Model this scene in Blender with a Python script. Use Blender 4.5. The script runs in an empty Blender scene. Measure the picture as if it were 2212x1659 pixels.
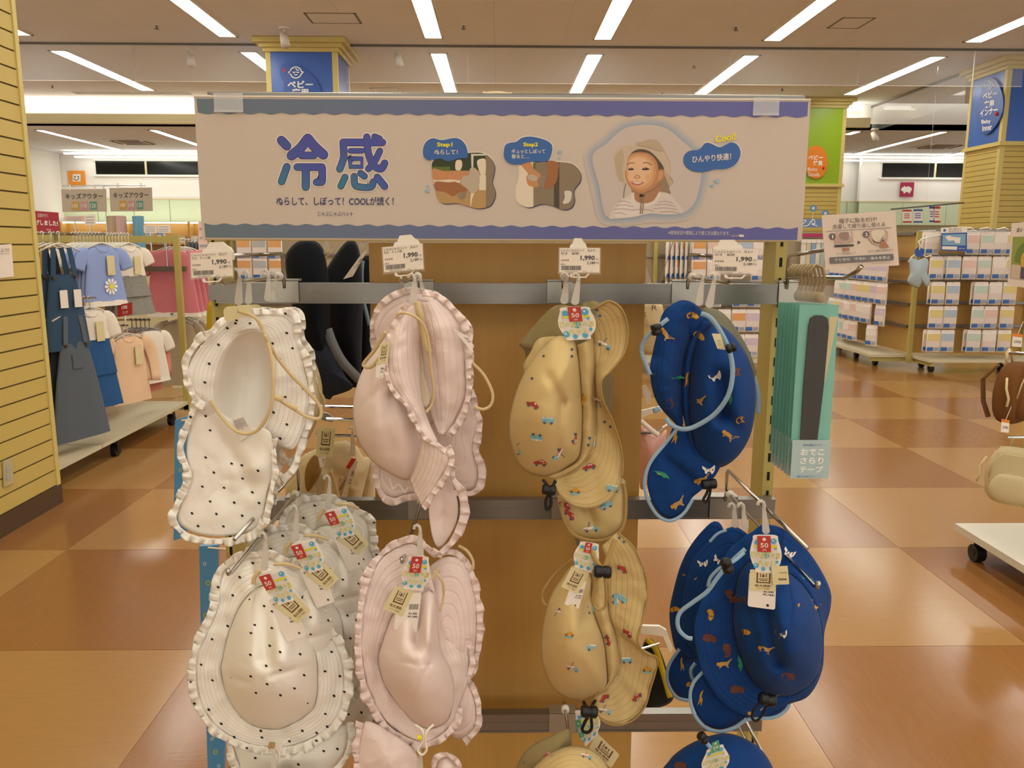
import bpy, bmesh, math, random
from mathutils import Vector, Matrix
from mathutils.bvhtree import BVHTree

S = bpy.context.scene
COL = S.collection
random.seed(7)

# ------------------------------------------------------------------ camera
FPX, CX, CY, EYE = 1750.0, 1106.0, 829.5, 1.33      # focal length in pixels of the 2212x1659 frame, eye height
_Yc = Vector((1078 - CX, CY - 528, -FPX)).normalized()
_Xc = Vector((1, -.003, 0)); _Xc = (_Xc - _Yc * _Xc.dot(_Yc)).normalized()
_Zc = _Xc.cross(_Yc)
W2C = Matrix((( _Xc.x, _Yc.x, _Zc.x), (_Xc.y, _Yc.y, _Zc.y), (_Xc.z, _Yc.z, _Zc.z)))
C2W = W2C.transposed()
cam = bpy.data.cameras.new('camera'); cam.sensor_width = 36; cam.lens = FPX / 2212 * 36
cam.clip_start = .02; cam.clip_end = 200
co = bpy.data.objects.new('camera', cam); COL.objects.link(co)
co.matrix_world = Matrix.Translation((0, 0, EYE)) @ C2W.to_4x4()
S.camera = co
# ------------------------------------------------------------------ world and exposure
S.view_settings.view_transform = 'Standard'
S.view_settings.look = 'None'
S.view_settings.gamma = 1
S.view_settings.exposure = 0.98
S.view_settings.use_curve_mapping = False
cy = S.cycles
cy.max_bounces = 7; cy.diffuse_bounces = 3; cy.glossy_bounces = 3; cy.transmission_bounces = 5; cy.transparent_max_bounces = 32
cy.caustics_reflective = False; cy.caustics_refractive = False
cy.use_adaptive_sampling = True; cy.adaptive_threshold = .06
w = bpy.data.worlds.new('world'); S.world = w; w.use_nodes = True
w.node_tree.nodes['Background'].inputs[0].default_value = (1, .95, .88, 1)
w.node_tree.nodes['Background'].inputs[1].default_value = .66
TUBE = ((1, .985, .90), 9.0)      # colour and strength of the ceiling tubes
COVE = ((1, .95, .84), 6.0)
WASH = ((1, .96, .88), 2.2)

# ------------------------------------------------------------------ helpers
EYEV = Vector((0, 0, EYE))
def ray(px, py): return C2W @ Vector((px - CX, CY - py, -FPX))
def P(px, py, Y):
    d = ray(px, py); return EYEV + d * (Y / d.y)
def PZ(px, py, z):
    d = ray(px, py); return EYEV + d * ((z - EYE) / d.z)
def PXX(px, py, x):
    d = ray(px, py); return EYEV + d * (x / d.x)
def lin(c):
    if isinstance(c, str): c = tuple(int(c[i:i+2], 16) for i in (0, 2, 4))
    r = []
    for v in c[:3]:
        v = v / 255
        r.append(v / 12.92 if v <= .04045 else ((v + .055) / 1.055) ** 2.4)
    return tuple(r) + (1,)
MATS = {}
def mat(name, col='cccccc', rough=.6, metal=0, trans=0, alpha=1, emit=None, spec=.5, sheen=0, coat=0, noise=None, bump=None, ior=1.45):
    """noise=(scale, amount, detail) varies the colour; bump=(scale, strength)."""
    if name in MATS: return MATS[name]
    m = bpy.data.materials.new(name); m.use_nodes = True
    nt = m.node_tree; b = nt.nodes['Principled BSDF']
    c = lin(col) if isinstance(col, str) else tuple(col) + (1,) * (4 - len(col))
    b.inputs['Base Color'].default_value = c
    b.inputs['Roughness'].default_value = rough
    b.inputs['Metallic'].default_value = metal
    b.inputs['Transmission Weight'].default_value = trans
    b.inputs['IOR'].default_value = ior
    b.inputs['Alpha'].default_value = alpha
    b.inputs['Specular IOR Level'].default_value = spec
    b.inputs['Sheen Weight'].default_value = sheen
    b.inputs['Coat Weight'].default_value = coat
    m.diffuse_color = c
    if emit:
        b.inputs['Emission Color'].default_value = tuple(emit[0]) + (1,)
        b.inputs['Emission Strength'].default_value = emit[1]
    if noise or bump:
        tc = nt.nodes.new('ShaderNodeTexCoord')
    if noise:
        n = nt.nodes.new('ShaderNodeTexNoise'); n.inputs['Scale'].default_value = noise[0]
        n.inputs['Detail'].default_value = noise[2] if len(noise) > 2 else 3
        nt.links.new(tc.outputs['Object'], n.inputs['Vector'])
        mx = nt.nodes.new('ShaderNodeMix'); mx.data_type = 'RGBA'
        a = noise[1]
        mx.inputs[6].default_value = tuple(v * (1 - a) for v in c[:3]) + (1,)
        mx.inputs[7].default_value = tuple(min(1, v * (1 + a)) for v in c[:3]) + (1,)
        nt.links.new(n.outputs['Fac'], mx.inputs[0]); nt.links.new(mx.outputs[2], b.inputs['Base Color'])
    if bump:
        n2 = nt.nodes.new('ShaderNodeTexNoise'); n2.inputs['Scale'].default_value = bump[0]; n2.inputs['Detail'].default_value = 3
        nt.links.new(tc.outputs['Object'], n2.inputs['Vector'])
        bp = nt.nodes.new('ShaderNodeBump'); bp.inputs['Strength'].default_value = bump[1]; bp.inputs['Distance'].default_value = .002
        nt.links.new(n2.outputs['Fac'], bp.inputs['Height']); nt.links.new(bp.outputs['Normal'], b.inputs['Normal'])
    MATS[name] = m
    return m
def stretch(m, vec, scale, amt, bump=0):
    """wood-like grain: noise stretched along an axis, mixed over the base colour."""
    nt = m.node_tree; b = nt.nodes['Principled BSDF']
    c = tuple(b.inputs['Base Color'].default_value)
    tc = nt.nodes.new('ShaderNodeTexCoord'); mp = nt.nodes.new('ShaderNodeMapping'); mp.inputs['Scale'].default_value = vec
    n = nt.nodes.new('ShaderNodeTexNoise'); n.inputs['Scale'].default_value = scale; n.inputs['Detail'].default_value = 5; n.inputs['Roughness'].default_value = .65
    nt.links.new(tc.outputs['Object'], mp.inputs['Vector']); nt.links.new(mp.outputs['Vector'], n.inputs['Vector'])
    mx = nt.nodes.new('ShaderNodeMix'); mx.data_type = 'RGBA'
    mx.inputs[6].default_value = tuple(v * (1 - amt) for v in c[:3]) + (1,)
    mx.inputs[7].default_value = tuple(min(1, v * (1 + amt)) for v in c[:3]) + (1,)
    nt.links.new(n.outputs['Fac'], mx.inputs[0]); nt.links.new(mx.outputs[2], b.inputs['Base Color'])
    if bump:
        bp = nt.nodes.new('ShaderNodeBump'); bp.inputs['Strength'].default_value = bump; bp.inputs['Distance'].default_value = .002
        nt.links.new(n.outputs['Fac'], bp.inputs['Height']); nt.links.new(bp.outputs['Normal'], b.inputs['Normal'])
    return m

def catmull(pts, n, closed=True):
    """n points along a Catmull-Rom curve through pts (tuples of any length)."""
    k = len(pts); out = []; seg = k if closed else k - 1
    for i in range(n):
        t = i / n * seg if closed else i / (n - 1) * seg
        j = min(int(t), seg - 1); u = t - j
        g = (lambda a: pts[a % k]) if closed else (lambda a: pts[max(0, min(k - 1, a))])
        p0, p1, p2, p3 = g(j - 1), g(j), g(j + 1), g(j + 2)
        out.append(tuple(.5 * (2 * b + (c - a) * u + (2 * a - 5 * b + 4 * c - d) * u * u + (3 * b - a - 3 * c + d) * u ** 3) for a, b, c, d in zip(p0, p1, p2, p3)))
    return out
def resample(pts, n, closed=True):
    """n points equally spaced along the polyline pts"""
    q = list(pts) + ([pts[0]] if closed else [])
    L = [0]
    for a, b in zip(q, q[1:]): L.append(L[-1] + math.dist(a, b))
    out = []; j = 0
    for i in range(n):
        t = L[-1] * i / (n if closed else n - 1)
        while j < len(q) - 2 and L[j + 1] < t: j += 1
        u = (t - L[j]) / max(1e-9, L[j + 1] - L[j])
        out.append(tuple(a + (b - a) * u for a, b in zip(q[j], q[j + 1])))
    return out

class MB:
    def __init__(s): s.v = []; s.f = []; s.m = []; s.uv = []; s.hasuv = False
    def add(s, vs, fs, mi=0, uvs=None):
        o = len(s.v); s.v += [Vector(v) for v in vs]
        for k, f in enumerate(fs):
            s.f.append([i + o for i in f]); s.m.append(mi)
            if uvs is not None: s.uv.append([uvs[i] for i in f]); s.hasuv = True
            else: s.uv.append([(0, 0)] * len(f))
        return s
    def box(s, x0, x1, y0, y1, z0, z1, mi=0):
        vs = [(x, y, z) for z in (z0, z1) for y in (y0, y1) for x in (x0, x1)]
        return s.add(vs, [(0, 2, 3, 1), (4, 5, 7, 6), (0, 1, 5, 4), (2, 6, 7, 3), (0, 4, 6, 2), (1, 3, 7, 5)], mi)
    def obox(s, c, a, b, d, mi=0):
        c, a, b, d = (Vector(q) for q in (c, a, b, d))
        vs = [c + a * x + b * y + d * z for z in (-1, 1) for y in (-1, 1) for x in (-1, 1)]
        return s.add(vs, [(0, 2, 3, 1), (4, 5, 7, 6), (0, 1, 5, 4), (2, 6, 7, 3), (0, 4, 6, 2), (1, 3, 7, 5)], mi)
    def tube(s, pts, r, n=8, closed=False, mi=0, flat=1.0):
        pts = [Vector(p) for p in pts]; k = len(pts); rr = r if isinstance(r, (list, tuple)) else [r] * k
        up = None; vs = []
        for i, p in enumerate(pts):
            t = (pts[(i + 1) % k] - pts[i - 1]) if closed else (pts[min(i + 1, k - 1)] - pts[max(i - 1, 0)])
            t = t.normalized() if t.length > 1e-9 else Vector((0, 0, 1))
            if up is None:
                up = Vector((0, 0, 1)) if abs(t.z) < .9 else Vector((0, 1, 0))
            a = (up - t * up.dot(t))
            a = a.normalized() if a.length > 1e-6 else t.orthogonal().normalized()
            up = a; b = t.cross(a)
            for j in range(n):
                th = 2 * math.pi * j / n
                vs.append(p + a * (rr[i] * math.cos(th)) + b * (rr[i] * flat * math.sin(th)))
        fs = []
        for i in range(k if closed else k - 1):
            i2 = (i + 1) % k
            for j in range(n): fs.append((i * n + j, i * n + (j + 1) % n, i2 * n + (j + 1) % n, i2 * n + j))
        if not closed: fs += [tuple(range(n))[::-1], tuple(range((k - 1) * n, k * n))]
        return s.add(vs, fs, mi)
    def strip(s, pts, wv, t=.0012, mi=0):
        """flat strap: pts path, wv = width vector (constant or list), thickness t"""
        pts = [Vector(p) for p in pts]; k = len(pts); vs = []
        for i, p in enumerate(pts):
            wd = Vector(wv[i] if isinstance(wv, list) else wv)
            d = pts[min(i + 1, k - 1)] - pts[max(i - 1, 0)]
            nrm = d.cross(wd); nrm = nrm.normalized() * t / 2 if nrm.length > 1e-9 else Vector((0, t / 2, 0))
            vs += [p - wd / 2 - nrm, p + wd / 2 - nrm, p + wd / 2 + nrm, p - wd / 2 + nrm]
        fs = []
        for i in range(k - 1):
            for j in range(4): fs.append((i * 4 + j, i * 4 + (j + 1) % 4, i * 4 + 4 + (j + 1) % 4, i * 4 + 4 + j))
        fs += [(3, 2, 1, 0), tuple(range(4 * k - 4, 4 * k))]
        return s.add(vs, fs, mi)
    def cyl(s, p0, p1, r, n=12, mi=0): return s.tube([p0, p1], r, n, mi=mi)
    def poly(s, pts, mi=0): return s.add(pts, [tuple(range(len(pts)))], mi)
    def slab(s, pts, off, mi=0):
        """polygon pts extruded by the vector off"""
        k = len(pts); off = Vector(off); a = [Vector(p) for p in pts]
        return s.add(a + [p + off for p in a], [tuple(range(k)), tuple(range(2 * k - 1, k - 1, -1))] + [(i, i + k, (i + 1) % k + k, (i + 1) % k) for i in range(k)], mi)
    def grid(s, rows, closed=False, mi=0):
        """surface through equal-length rows of points"""
        n = len(rows[0]); vs = [p for r in rows for p in r]; fs = []; uvs = []
        for i in range(len(rows)):
            for j in range(n): uvs.append((j / (n if closed else n - 1), i / max(1, len(rows) - 1)))
        for i in range(len(rows) - 1):
            for j in range(n if closed else n - 1):
                fs.append((i * n + j, i * n + (j + 1) % n, (i + 1) * n + (j + 1) % n, (i + 1) * n + j))
        return s.add(vs, fs, mi, uvs)
    def sphere(s, c, r, n=10, mi=0):
        c = Vector(c); r = Vector(r) if not isinstance(r, (int, float)) else Vector((r, r, r)); rows = []
        for i in range(n // 2 + 1):
            ph = math.pi * i / (n // 2)
            rows.append([c + Vector((r.x * math.sin(ph) * math.cos(2 * math.pi * j / n), r.y * math.sin(ph) * math.sin(2 * math.pi * j / n), r.z * math.cos(ph))) for j in range(n)])
        return s.grid(rows, True, mi)
    def mesh(s, name, mats, off=Vector((0, 0, 0)), smooth=False):
        me = bpy.data.meshes.new(name)
        me.from_pydata([v - off for v in s.v], [], s.f)
        if s.hasuv:
            uvl = me.uv_layers.new(name='UVMap'); flat = []
            for u in s.uv:
                for q in u: flat += [q[0], q[1]]
            uvl.data.foreach_set('uv', flat)
        for m in (mats if isinstance(mats, (list, tuple)) else [mats]): me.materials.append(m)
        me.polygons.foreach_set('material_index', s.m)
        if smooth: me.polygons.foreach_set('use_smooth', [True] * len(me.polygons))
        me.update(); return me
def wloc(o):
    v = Vector((0, 0, 0))
    while o: v += o.location; o = o.parent
    return v
def part(name, mb, mats, parent=None, smooth=False, local=False, thick=0, label=None):
    off = Vector((0, 0, 0)) if (local or parent is None) else wloc(parent)
    o = bpy.data.objects.new(name, mb.mesh(name, mats, off, smooth)); COL.objects.link(o)
    if parent: o.parent = parent
    if thick:
        md = o.modifiers.new('thickness', 'SOLIDIFY'); md.thickness = thick; md.offset = 0
    if label: o['label'] = label
    return o
def tag(o, label, cat, group=None):
    o['label'] = label; o['category'] = cat
    if group: o['group'] = group
    return o
def thing(name, label, cat, loc=(0, 0, 0), group=None, rz=0):
    o = bpy.data.objects.new(name, None); COL.objects.link(o); o.location = loc; o.rotation_euler.z = rz
    o.empty_display_size = .05
    return tag(o, label, cat, group)
def struct(name, mb, mats, parent=None):
    o = part(name, mb, mats, parent)
    if parent is None: o['kind'] = 'structure'
    return o
def piece(name, me, parent, loc):
    o = bpy.data.objects.new(name, me); COL.objects.link(o); o.parent = parent; o.location = loc; return o
def dup(root, loc=None, rz=None, label=None, group=None):
    r = root.copy(); COL.objects.link(r)
    if loc is not None: r.location = loc
    if rz is not None: r.rotation_euler.z = rz
    if label: r['label'] = label
    if group: r['group'] = group
    for ch in list(root.children):
        c = ch.copy(); COL.objects.link(c); c.parent = r
        for g in ch.children:
            d = g.copy(); COL.objects.link(d); d.parent = c
    return r
# --- lettering
_TC = {}
def glyphs(s, bold=0, res=3):
    k = (s, bold, res)
    if k in _TC: return _TC[k]
    cu = bpy.data.curves.new('lettering', 'FONT'); cu.body = s; cu.size = 1; cu.offset = bold; cu.resolution_u = res; cu.fill_mode = 'FRONT'
    ob = bpy.data.objects.new('lettering', cu); COL.objects.link(ob)
    bpy.context.view_layer.update()
    me = bpy.data.meshes.new_from_object(ob.evaluated_get(bpy.context.evaluated_depsgraph_get()))
    vs = [(v.co.x, v.co.y) for v in me.vertices]; fs = [tuple(p.vertices) for p in me.polygons]
    bpy.data.objects.remove(ob); bpy.data.curves.remove(cu); bpy.data.meshes.remove(me)
    if not vs: vs = [(0, 0), (1, 1)]
    xs = [v[0] for v in vs]; ys = [v[1] for v in vs]
    x0, x1, y0, y1 = min(xs), max(xs), min(ys), max(ys)
    _TC[k] = ([((x - x0) / (x1 - x0 or 1), (y - y0) / (y1 - y0 or 1)) for x, y in vs], fs, (x1 - x0, y1 - y0))
    return _TC[k]
def letter(mb, s, o, ux, uy, mi=0, bold=0, res=3):
    """lettering whose bounding box is the parallelogram o, o+ux, o+uy"""
    vs, fs, _ = glyphs(s, bold, res); o, ux, uy = Vector(o), Vector(ux), Vector(uy)
    mb.add([o + ux * a + uy * b for a, b in vs], fs, mi)
def T(mb, s, x0, y0, x1, y1, Y, mi=0, bold=0, tilt=0, res=3):
    """lettering on the vertical plane at depth Y filling the photograph box x0..x1, y0..y1"""
    bl = P(x0, y1, Y)
    letter(mb, s, bl, P(x1, y1 + tilt, Y) - bl, P(x0, y0, Y) - bl, mi, bold, res)
def blob(mb, pts, Y, mi=0, n=0, closed=True):
    q = catmull(pts, n or len(pts) * 6) if n is not None else pts
    mb.poly([P(x, y, Y) for x, y in q], mi)
def line2(mb, pts, wd, Y, mi=0, smooth=True, cap=True):
    """drawn line of pixel width wd through pts on plane Y"""
    q = catmull(pts, len(pts) * 6, False) if smooth and len(pts) > 2 else pts
    L = []; R = []
    for i, (x, y) in enumerate(q):
        a, b = q[max(0, i - 1)], q[min(len(q) - 1, i + 1)]
        dx, dy = b[0] - a[0], b[1] - a[1]; l = math.hypot(dx, dy) or 1
        nx, ny = -dy / l * wd / 2, dx / l * wd / 2
        L.append((x + nx, y + ny)); R.append((x - nx, y - ny))
    if cap:
        def arc(c, a, b):
            a0 = math.atan2(a[1] - c[1], a[0] - c[0]); return [(c[0] + wd / 2 * math.cos(a0 - math.pi * k / 5), c[1] + wd / 2 * math.sin(a0 - math.pi * k / 5)) for k in range(1, 5)]
        pts2 = L + arc(q[-1], L[-1], R[-1]) + R[::-1] + arc(q[0], R[0], L[0])
    else: pts2 = L + R[::-1]
    mb.poly([P(x, y, Y) for x, y in pts2], mi)

# ------------------------------------------------------------------ materials
m_tan = stretch(mat('floor tan vinyl', 'a27845', .18, spec=.45), (4, 30, 1), 2.2, .10)
m_brn = stretch(mat('floor brown vinyl', '8f6031', .18, spec=.45), (30, 4, 1), 2.2, .12)
m_joint = mat('floor joint', '6a4426', .6)
m_ceil = mat('ceiling board', 'e8ecef', .9, noise=(1.2, .05))
m_ceilgap = mat('ceiling gap', '6f6256', .9)
m_slat = mat('yellow slat board', 'c3aa5c', .55, noise=(3, .06), bump=(60, .08))
m_slatgap = mat('slat groove', '5c4a18', .8)
m_trimy = mat('pale yellow trim', 'cdbb70', .5)
m_base = mat('brown skirting', '4f3a22', .5)
m_white = mat('white wall', 'f2efe6', .8)
m_green = mat('pale green wall panel', 'cfdcb8', .6)
m_cream = mat('cream fascia', 'cfc196', .7)
m_dark = mat('night window', '0b0d0b', .15)
m_wood = stretch(mat('oak board', 'b68c48', .45), (18, 18, 1.2), 3, .14)
m_steel = mat('brushed steel rail', '86827a', .32, metal=.85, noise=(20, .08))
m_chrome = mat('chrome wire', 'b9b7b2', .16, metal=1)
m_postf = mat('yellow painted post', 'b5a45a', .45)
m_posts = mat('slotted post face', 'b8a860', .45)
m_black = mat('black plastic', '0c0c0c', .4)
m_slot = mat('post slot', '080806', .8)
m_clear = mat('clear acrylic', 'f4f2ec', .06, alpha=.25, spec=.9)
m_wplas = mat('white plastic', 'e6ddcc', .4)
m_shelf = mat('cream shelf board', 'c9bea0', .4)
m_tube = mat('fluorescent tube', 'ffffff', .5, emit=TUBE)
m_cove = mat('cove lamp', 'ffffff', .5, emit=COVE)
m_wash = mat('wall wash lamp', 'ffffff', .5, emit=WASH)
m_frame = mat('lamp frame', 'e8e0d2', .5)
m_reflect = mat('lamp reflector', 'f2ede2', .35)

# ------------------------------------------------------------------ floor
TX, TY, FX0, FY0 = .922, .90, -1.9, 2.52
for m_ in (m_tan, m_brn):
    nt = m_.node_tree; tc = nt.nodes.new('ShaderNodeTexCoord'); mp = nt.nodes.new('ShaderNodeMapping'); mp.inputs['Scale'].default_value = (14, 40, 1)
    n = nt.nodes.new('ShaderNodeTexNoise'); n.inputs['Scale'].default_value = 2; n.inputs['Detail'].default_value = 2
    bp = nt.nodes.new('ShaderNodeBump'); bp.inputs['Strength'].default_value = .10; bp.inputs['Distance'].default_value = .002
    nt.links.new(tc.outputs['Object'], mp.inputs[0]); nt.links.new(mp.outputs[0], n.inputs['Vector']); nt.links.new(n.outputs['Fac'], bp.inputs['Height']); nt.links.new(bp.outputs['Normal'], nt.nodes['Principled BSDF'].inputs['Normal'])
def cell(i, j): return (FX0 + TX * i, FY0 + TY * j)
nt = None
m_chk = bpy.data.materials.new('floor checker'); m_chk.use_nodes = True
nt = m_chk.node_tree; b = nt.nodes['Principled BSDF']; b.inputs['Roughness'].default_value = .18
tc = nt.nodes.new('ShaderNodeTexCoord'); mp = nt.nodes.new('ShaderNodeMapping'); ck = nt.nodes.new('ShaderNodeTexChecker')
mp.inputs['Location'].default_value = (-FX0 / TX + 100, -FY0 / TY + 100, .5); mp.inputs['Scale'].default_value = (1 / TX, 1 / TY, 0)
ck.inputs['Scale'].default_value = 1; ck.inputs[1].default_value = lin('8f6031'); ck.inputs[2].default_value = lin('a27845')
nt.links.new(tc.outputs['Object'], mp.inputs[0]); nt.links.new(mp.outputs[0], ck.inputs[0]); nt.links.new(ck.outputs[0], b.inputs['Base Color'])
floor = struct('floor', MB().box(-13, 15, -6, 21.4, -.1, -.0012), m_chk)
def tile_mesh(m):
    g = .0011
    return MB().box(g, TX - g, g, TY - g, -.0012, .0).mesh('floor_tile', m)
tmL, tmB = tile_mesh(m_tan), tile_mesh(m_brn)
def proj(p):
    c = W2C @ (Vector(p) - EYEV); return (CX - FPX * c.x / c.z, CY + FPX * c.y / c.z, -c.z)
for j in range(-2, 12):
    for i in range(-9, 14):
        x, y = cell(i, j)
        inside = False
        for a in (0, .5, 1):
            for bb in (0, .5, 1):
                q = proj((x + TX * a, y + TY * bb, 0))
                if q[2] > 0 and -30 < q[0] < 2242 and q[1] < 1700: inside = True
        if inside: piece('floor_tile', tmB if (i + j) % 2 == 0 else tmL, floor, (x, y, .0))
# ------------------------------------------------------------------ ceiling
HC = 4.0
mb = MB().box(-13, 15, -6, 16.0, HC + .006, HC + .1)
ceiling = struct('ceiling', mb, m_ceilgap)
pm = MB().box(.001, .909, .001, 1.819, 0, .006).mesh('ceiling_board', m_ceil)
for i in range(30):
    for j in range(12):
        x, y = -13 + .91 * i + .2, -5.84 + 1.82 * j
        if y + 1.82 > 16.1: continue
        if y < 5.5 : continue
        q = proj((x + .45, y + 1.8, HC))
        if -150 < q[0] < 2362: piece('ceiling_board', pm, ceiling, (x, y, HC))
struct('ceiling_near', MB().box(-13, 15, -6, 5.05, HC - .0, HC + .005), m_ceil)
struct('ceiling_far', MB().box(-13, 15, 16.3, 21.4, 3.56, 3.66), m_ceil)
# cove bulkhead between the two ceiling levels
struct('trim_1', MB().box(-13, 7.1, 16.0, 16.12, 3.56, 3.735), m_cream)
struct('wall_bulkhead', MB().box(-13, 15, 16.3, 16.4, 3.56, 4.1), m_white)
t = thing('cove_light', 'long cove lamp glowing in the ceiling step above the kids clothes', 'lamp', (-3, 16.2, 3.72))
part('upper_strip', MB().box(-13, 7.0, 16.26, 16.295, 3.925, 3.995), m_cove, t)
part('lower_strip', MB().box(-13, 7.0, 16.13, 16.29, 3.725, 3.735), m_cove, t)
part('cove_back', MB().box(-13, 7.0, 16.28, 16.299, 3.735, 3.925), m_cream, t)
# ------------------------------------------------------------------ walls
WF = 21.4
def band(x0, x1, z0, z1, y=WF): return MB().box(x0, x1, y, y + .15, z0, z1)
far = struct('wall_far', band(-13, 15, 0, 4.1, WF + .06), m_white)
part('upper_wall', band(-13, 8.85, 2.45, 3.56, WF + .01), m_white, far)
part('upper_wall', band(9.2, 15, 2.45, 3.56, WF - .35), m_white, far)
part('cornice', MB().box(-13, 15, WF - .02, WF + .02, 2.43, 2.46), m_cream, far)
part('cornice', MB().box(9.2, 15, WF - .38, WF - .3, 2.42, 2.45), m_cream, far)
for i in range(24):
    x = -11.2 + i * .92
    if x > 14: break
    part('wall_panel', MB().box(x, x + .905, WF - .015, WF + .02, 1.88, 2.43), m_green, far)
for i in range(6):
    x = 9.2 + i * 1.13
    part('wall_panel', MB().box(x, x + 1.12, WF - .37, WF - .34, 1.85, 2.42), m_green, far)
part('lower_wall', MB().box(-13, 15, WF - .03, WF, 0, 1.87), m_cream, far)
def window(n, x0, x1, z0, z1, y, mull):
    wd = struct('window_%d' % n, MB().box(x0, x1, y - .01, y + .02, z0, z1), m_dark)
    for xx in mull: part('mullion', MB().box(xx - .025, xx + .025, y - .03, y + .0, z0, z1), m_cream, wd)
    part('window_frame', MB().box(x0 - .06, x1 + .06, y - .035, y, z0 - .05, z0).box(x0 - .06, x1 + .06, y - .035, y, z1, z1 + .05), m_white, wd)
window(1, -10.25, -3, 3.055, 3.39, WF, (-8.98, -7.6, -6.2))
q0 = P(1905, 383, WF - .36); q1 = P(2090, 353, WF - .36)
window(2, q0.x, 13.5, q0.z, q1.z, WF - .36, (P(2018, 380, WF - .36).x,))
struct('wall_left_far', MB().box(-11.3, -11.15, 16.3, WF, 0, 3.56), m_white)
# near wall with horizontal slats
WX, WE = -2.28, 4.09
wl = struct('wall_left', MB().box(-2.9, WX - .006, -3, WE - .02, 0, 4.0), m_slatgap)
sl = MB().box(-.012, 0, -3 - WE, -.028, .004, .0775)
slm = sl.mesh('slat', m_slat)
k = 0
while .1 + k * .0815 < 3.95:
    piece('slat', slm, wl, (WX, WE, .1 + k * .0815)); k += 1
struct('trim_2', MB().box(WX - .03, WX + .006, WE - .028, WE + .004, .1, 4.0).box(-2.9, WX - .03, WE - .02, WE, .1, 4.0), m_trimy)
struct('baseboard_left', MB().box(WX - .03, WX + .008, -3, WE + .006, 0, .1), m_base)
# ------------------------------------------------------------------ ceiling lamps
def lamp(x, y0, y1, z, wd=.27, label='', group='ceiling lamps'):
    t = thing('ceiling_lamp', label, 'lamp', (x, (y0 + y1) / 2, z), group)
    f = MB()
    f.box(x - wd / 2, x - wd / 2 + .03, y0, y1, z - .012, z - .002).box(x + wd / 2 - .03, x + wd / 2, y0, y1, z - .012, z - .002)
    f.box(x - wd / 2, x + wd / 2, y0, y0 + .03, z - .012, z - .002).box(x - wd / 2, x + wd / 2, y1 - .03, y1, z - .012, z - .002)
    part('lamp_frame', f, m_frame, t)
    part('diffuser', MB().box(x - wd / 2 + .03, x + wd / 2 - .03, y0 + .03, y1 - .03, z - .010, z - .003), m_tube, t)
    return t
LX = (-6.2, -3.54, -.86, 1.36, 3.6, 6.28)
where = ('far left', 'left of the blue column sign', 'above the left half of the banner', 'above the right half of the banner', 'right of the banner', 'far right')
for i, x in enumerate(LX):
    lamp(x, 7.75, 11.27, HC, label='white strip lamp in front of the glass barrier, ' + where[i])
    lamp(x, 12.1, 15.1, HC, label='white strip lamp behind the glass barrier, ' + where[i])
    lamp(x, 3.6, 7.1, HC, label='white strip lamp overhead before the rack, ' + where[i])
    lamp(x, -.6, 2.9, HC, label='white strip lamp overhead nearest the viewer, ' + where[i])
    if abs(x) < 5: lamp(x, -5, -1.5, HC, label='white strip lamp behind the viewer, ' + where[i])
for px0, py0, px1, py1, nm in ((80, 280, 268, 325, 'left of the two far lamps over the kids clothes'), (318, 280, 475, 325, 'right of the two far lamps over the kids clothes')):
    a, b2 = PZ(px0, py0, 3.56), PZ(px1, py1, 3.56)
    lamp((a.x + b2.x) / 2, a.y, b2.y, 3.56, .2, 'far white strip lamp, ' + nm)
for px0, py0, px1, py1, nm in ((2075, 278, 1850, 332, 'long one left of the right blue sign'), (2085, 328, 2035, 338, 'short one at the right column'), (1880, 277, 1830, 290, 'small one under the side barrier'), (1800, 289, 1752, 302, 'small one nearest the orange sign')):
    a, b2 = PZ(px0, py0, 3.56), PZ(px1, py1, 3.56)
    y0, y1 = min(a.y, b2.y), max(a.y, b2.y)
    lamp(b2.x, max(16.5, y0), min(max(y1, y0 + .8), 21.2), 3.56, .2, 'far white strip lamp, ' + nm)
# pair of lamp strips along the top of the far wall
for k, (z, y) in enumerate(((3.50, 20.6), (3.47, 21.1))):
    t = thing('wall_wash_lamp', ('upper' if k == 0 else 'lower') + ' thin lamp strip running along the top of the far wall', 'lamp', (0, y, z))
    part('lamp_strip', MB().box(-10.6, -3, y - .05, y + .05, z - .03, z), m_wash, t)
    part('lamp_strip', MB().box(8, 14, y - .05, y + .05, z - .03, z), m_wash, t)
# ------------------------------------------------------------------ the hat rack in front
RY = 1.30                                   # front face of the rails
RAILS = ((1.2364, 1.2688), (.8759, .9098), (.4843, .519))
rack = thing('display_rack', 'yellow metal gondola rack with steel rails and an oak back board carrying the hats', 'rack', (0, 1.37, 0))
for sx in (-1, 1):
    xc = .462 * sx
    p = part('post', MB().box(xc - .009, xc + .009, 1.336, 1.40, .1, 1.40), m_postf, rack)
    sb = MB()
    for k in range(38): sb.box(xc - .0022, xc + .0022, 1.3352, 1.3365, .14 + k * .033, .155 + k * .033)
    so = part('slots', sb, m_slot, p); so['kind'] = 'stuff'
    part('foot', MB().box(xc - .02, xc + .02, 1.05, 1.70, .055, .10), m_postf, rack)
    for yy in (1.08, 1.66):
        part('caster', MB().cyl((xc - .012, yy, .027), (xc + .012, yy, .027), .027, 16), m_black, rack, True)
for z0, z1 in RAILS:
    r = MB().box(-.4505, .464, RY, RY + .018, z0, z1).box(-.4505, .464, RY - .0015, RY, z1 - .003, z1).box(-.4505, .464, RY - .0015, RY, z0, z0 + .003)
    r.box(-.4505, .464, RY - .0008, RY, z0 + .018, z0 + .0195)
    part('rail', r, m_steel, rack)
    for sx in (-1, 1):
        part('rail_bracket', MB().box(.462 * sx - .006, .462 * sx + .006, RY + .018, 1.337, z0 + .004, z1 - .004), m_steel, rack)
part('back_board', MB().box(-.2155, .245, 1.362, 1.377, .13, 1.332), m_wood, rack)
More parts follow.
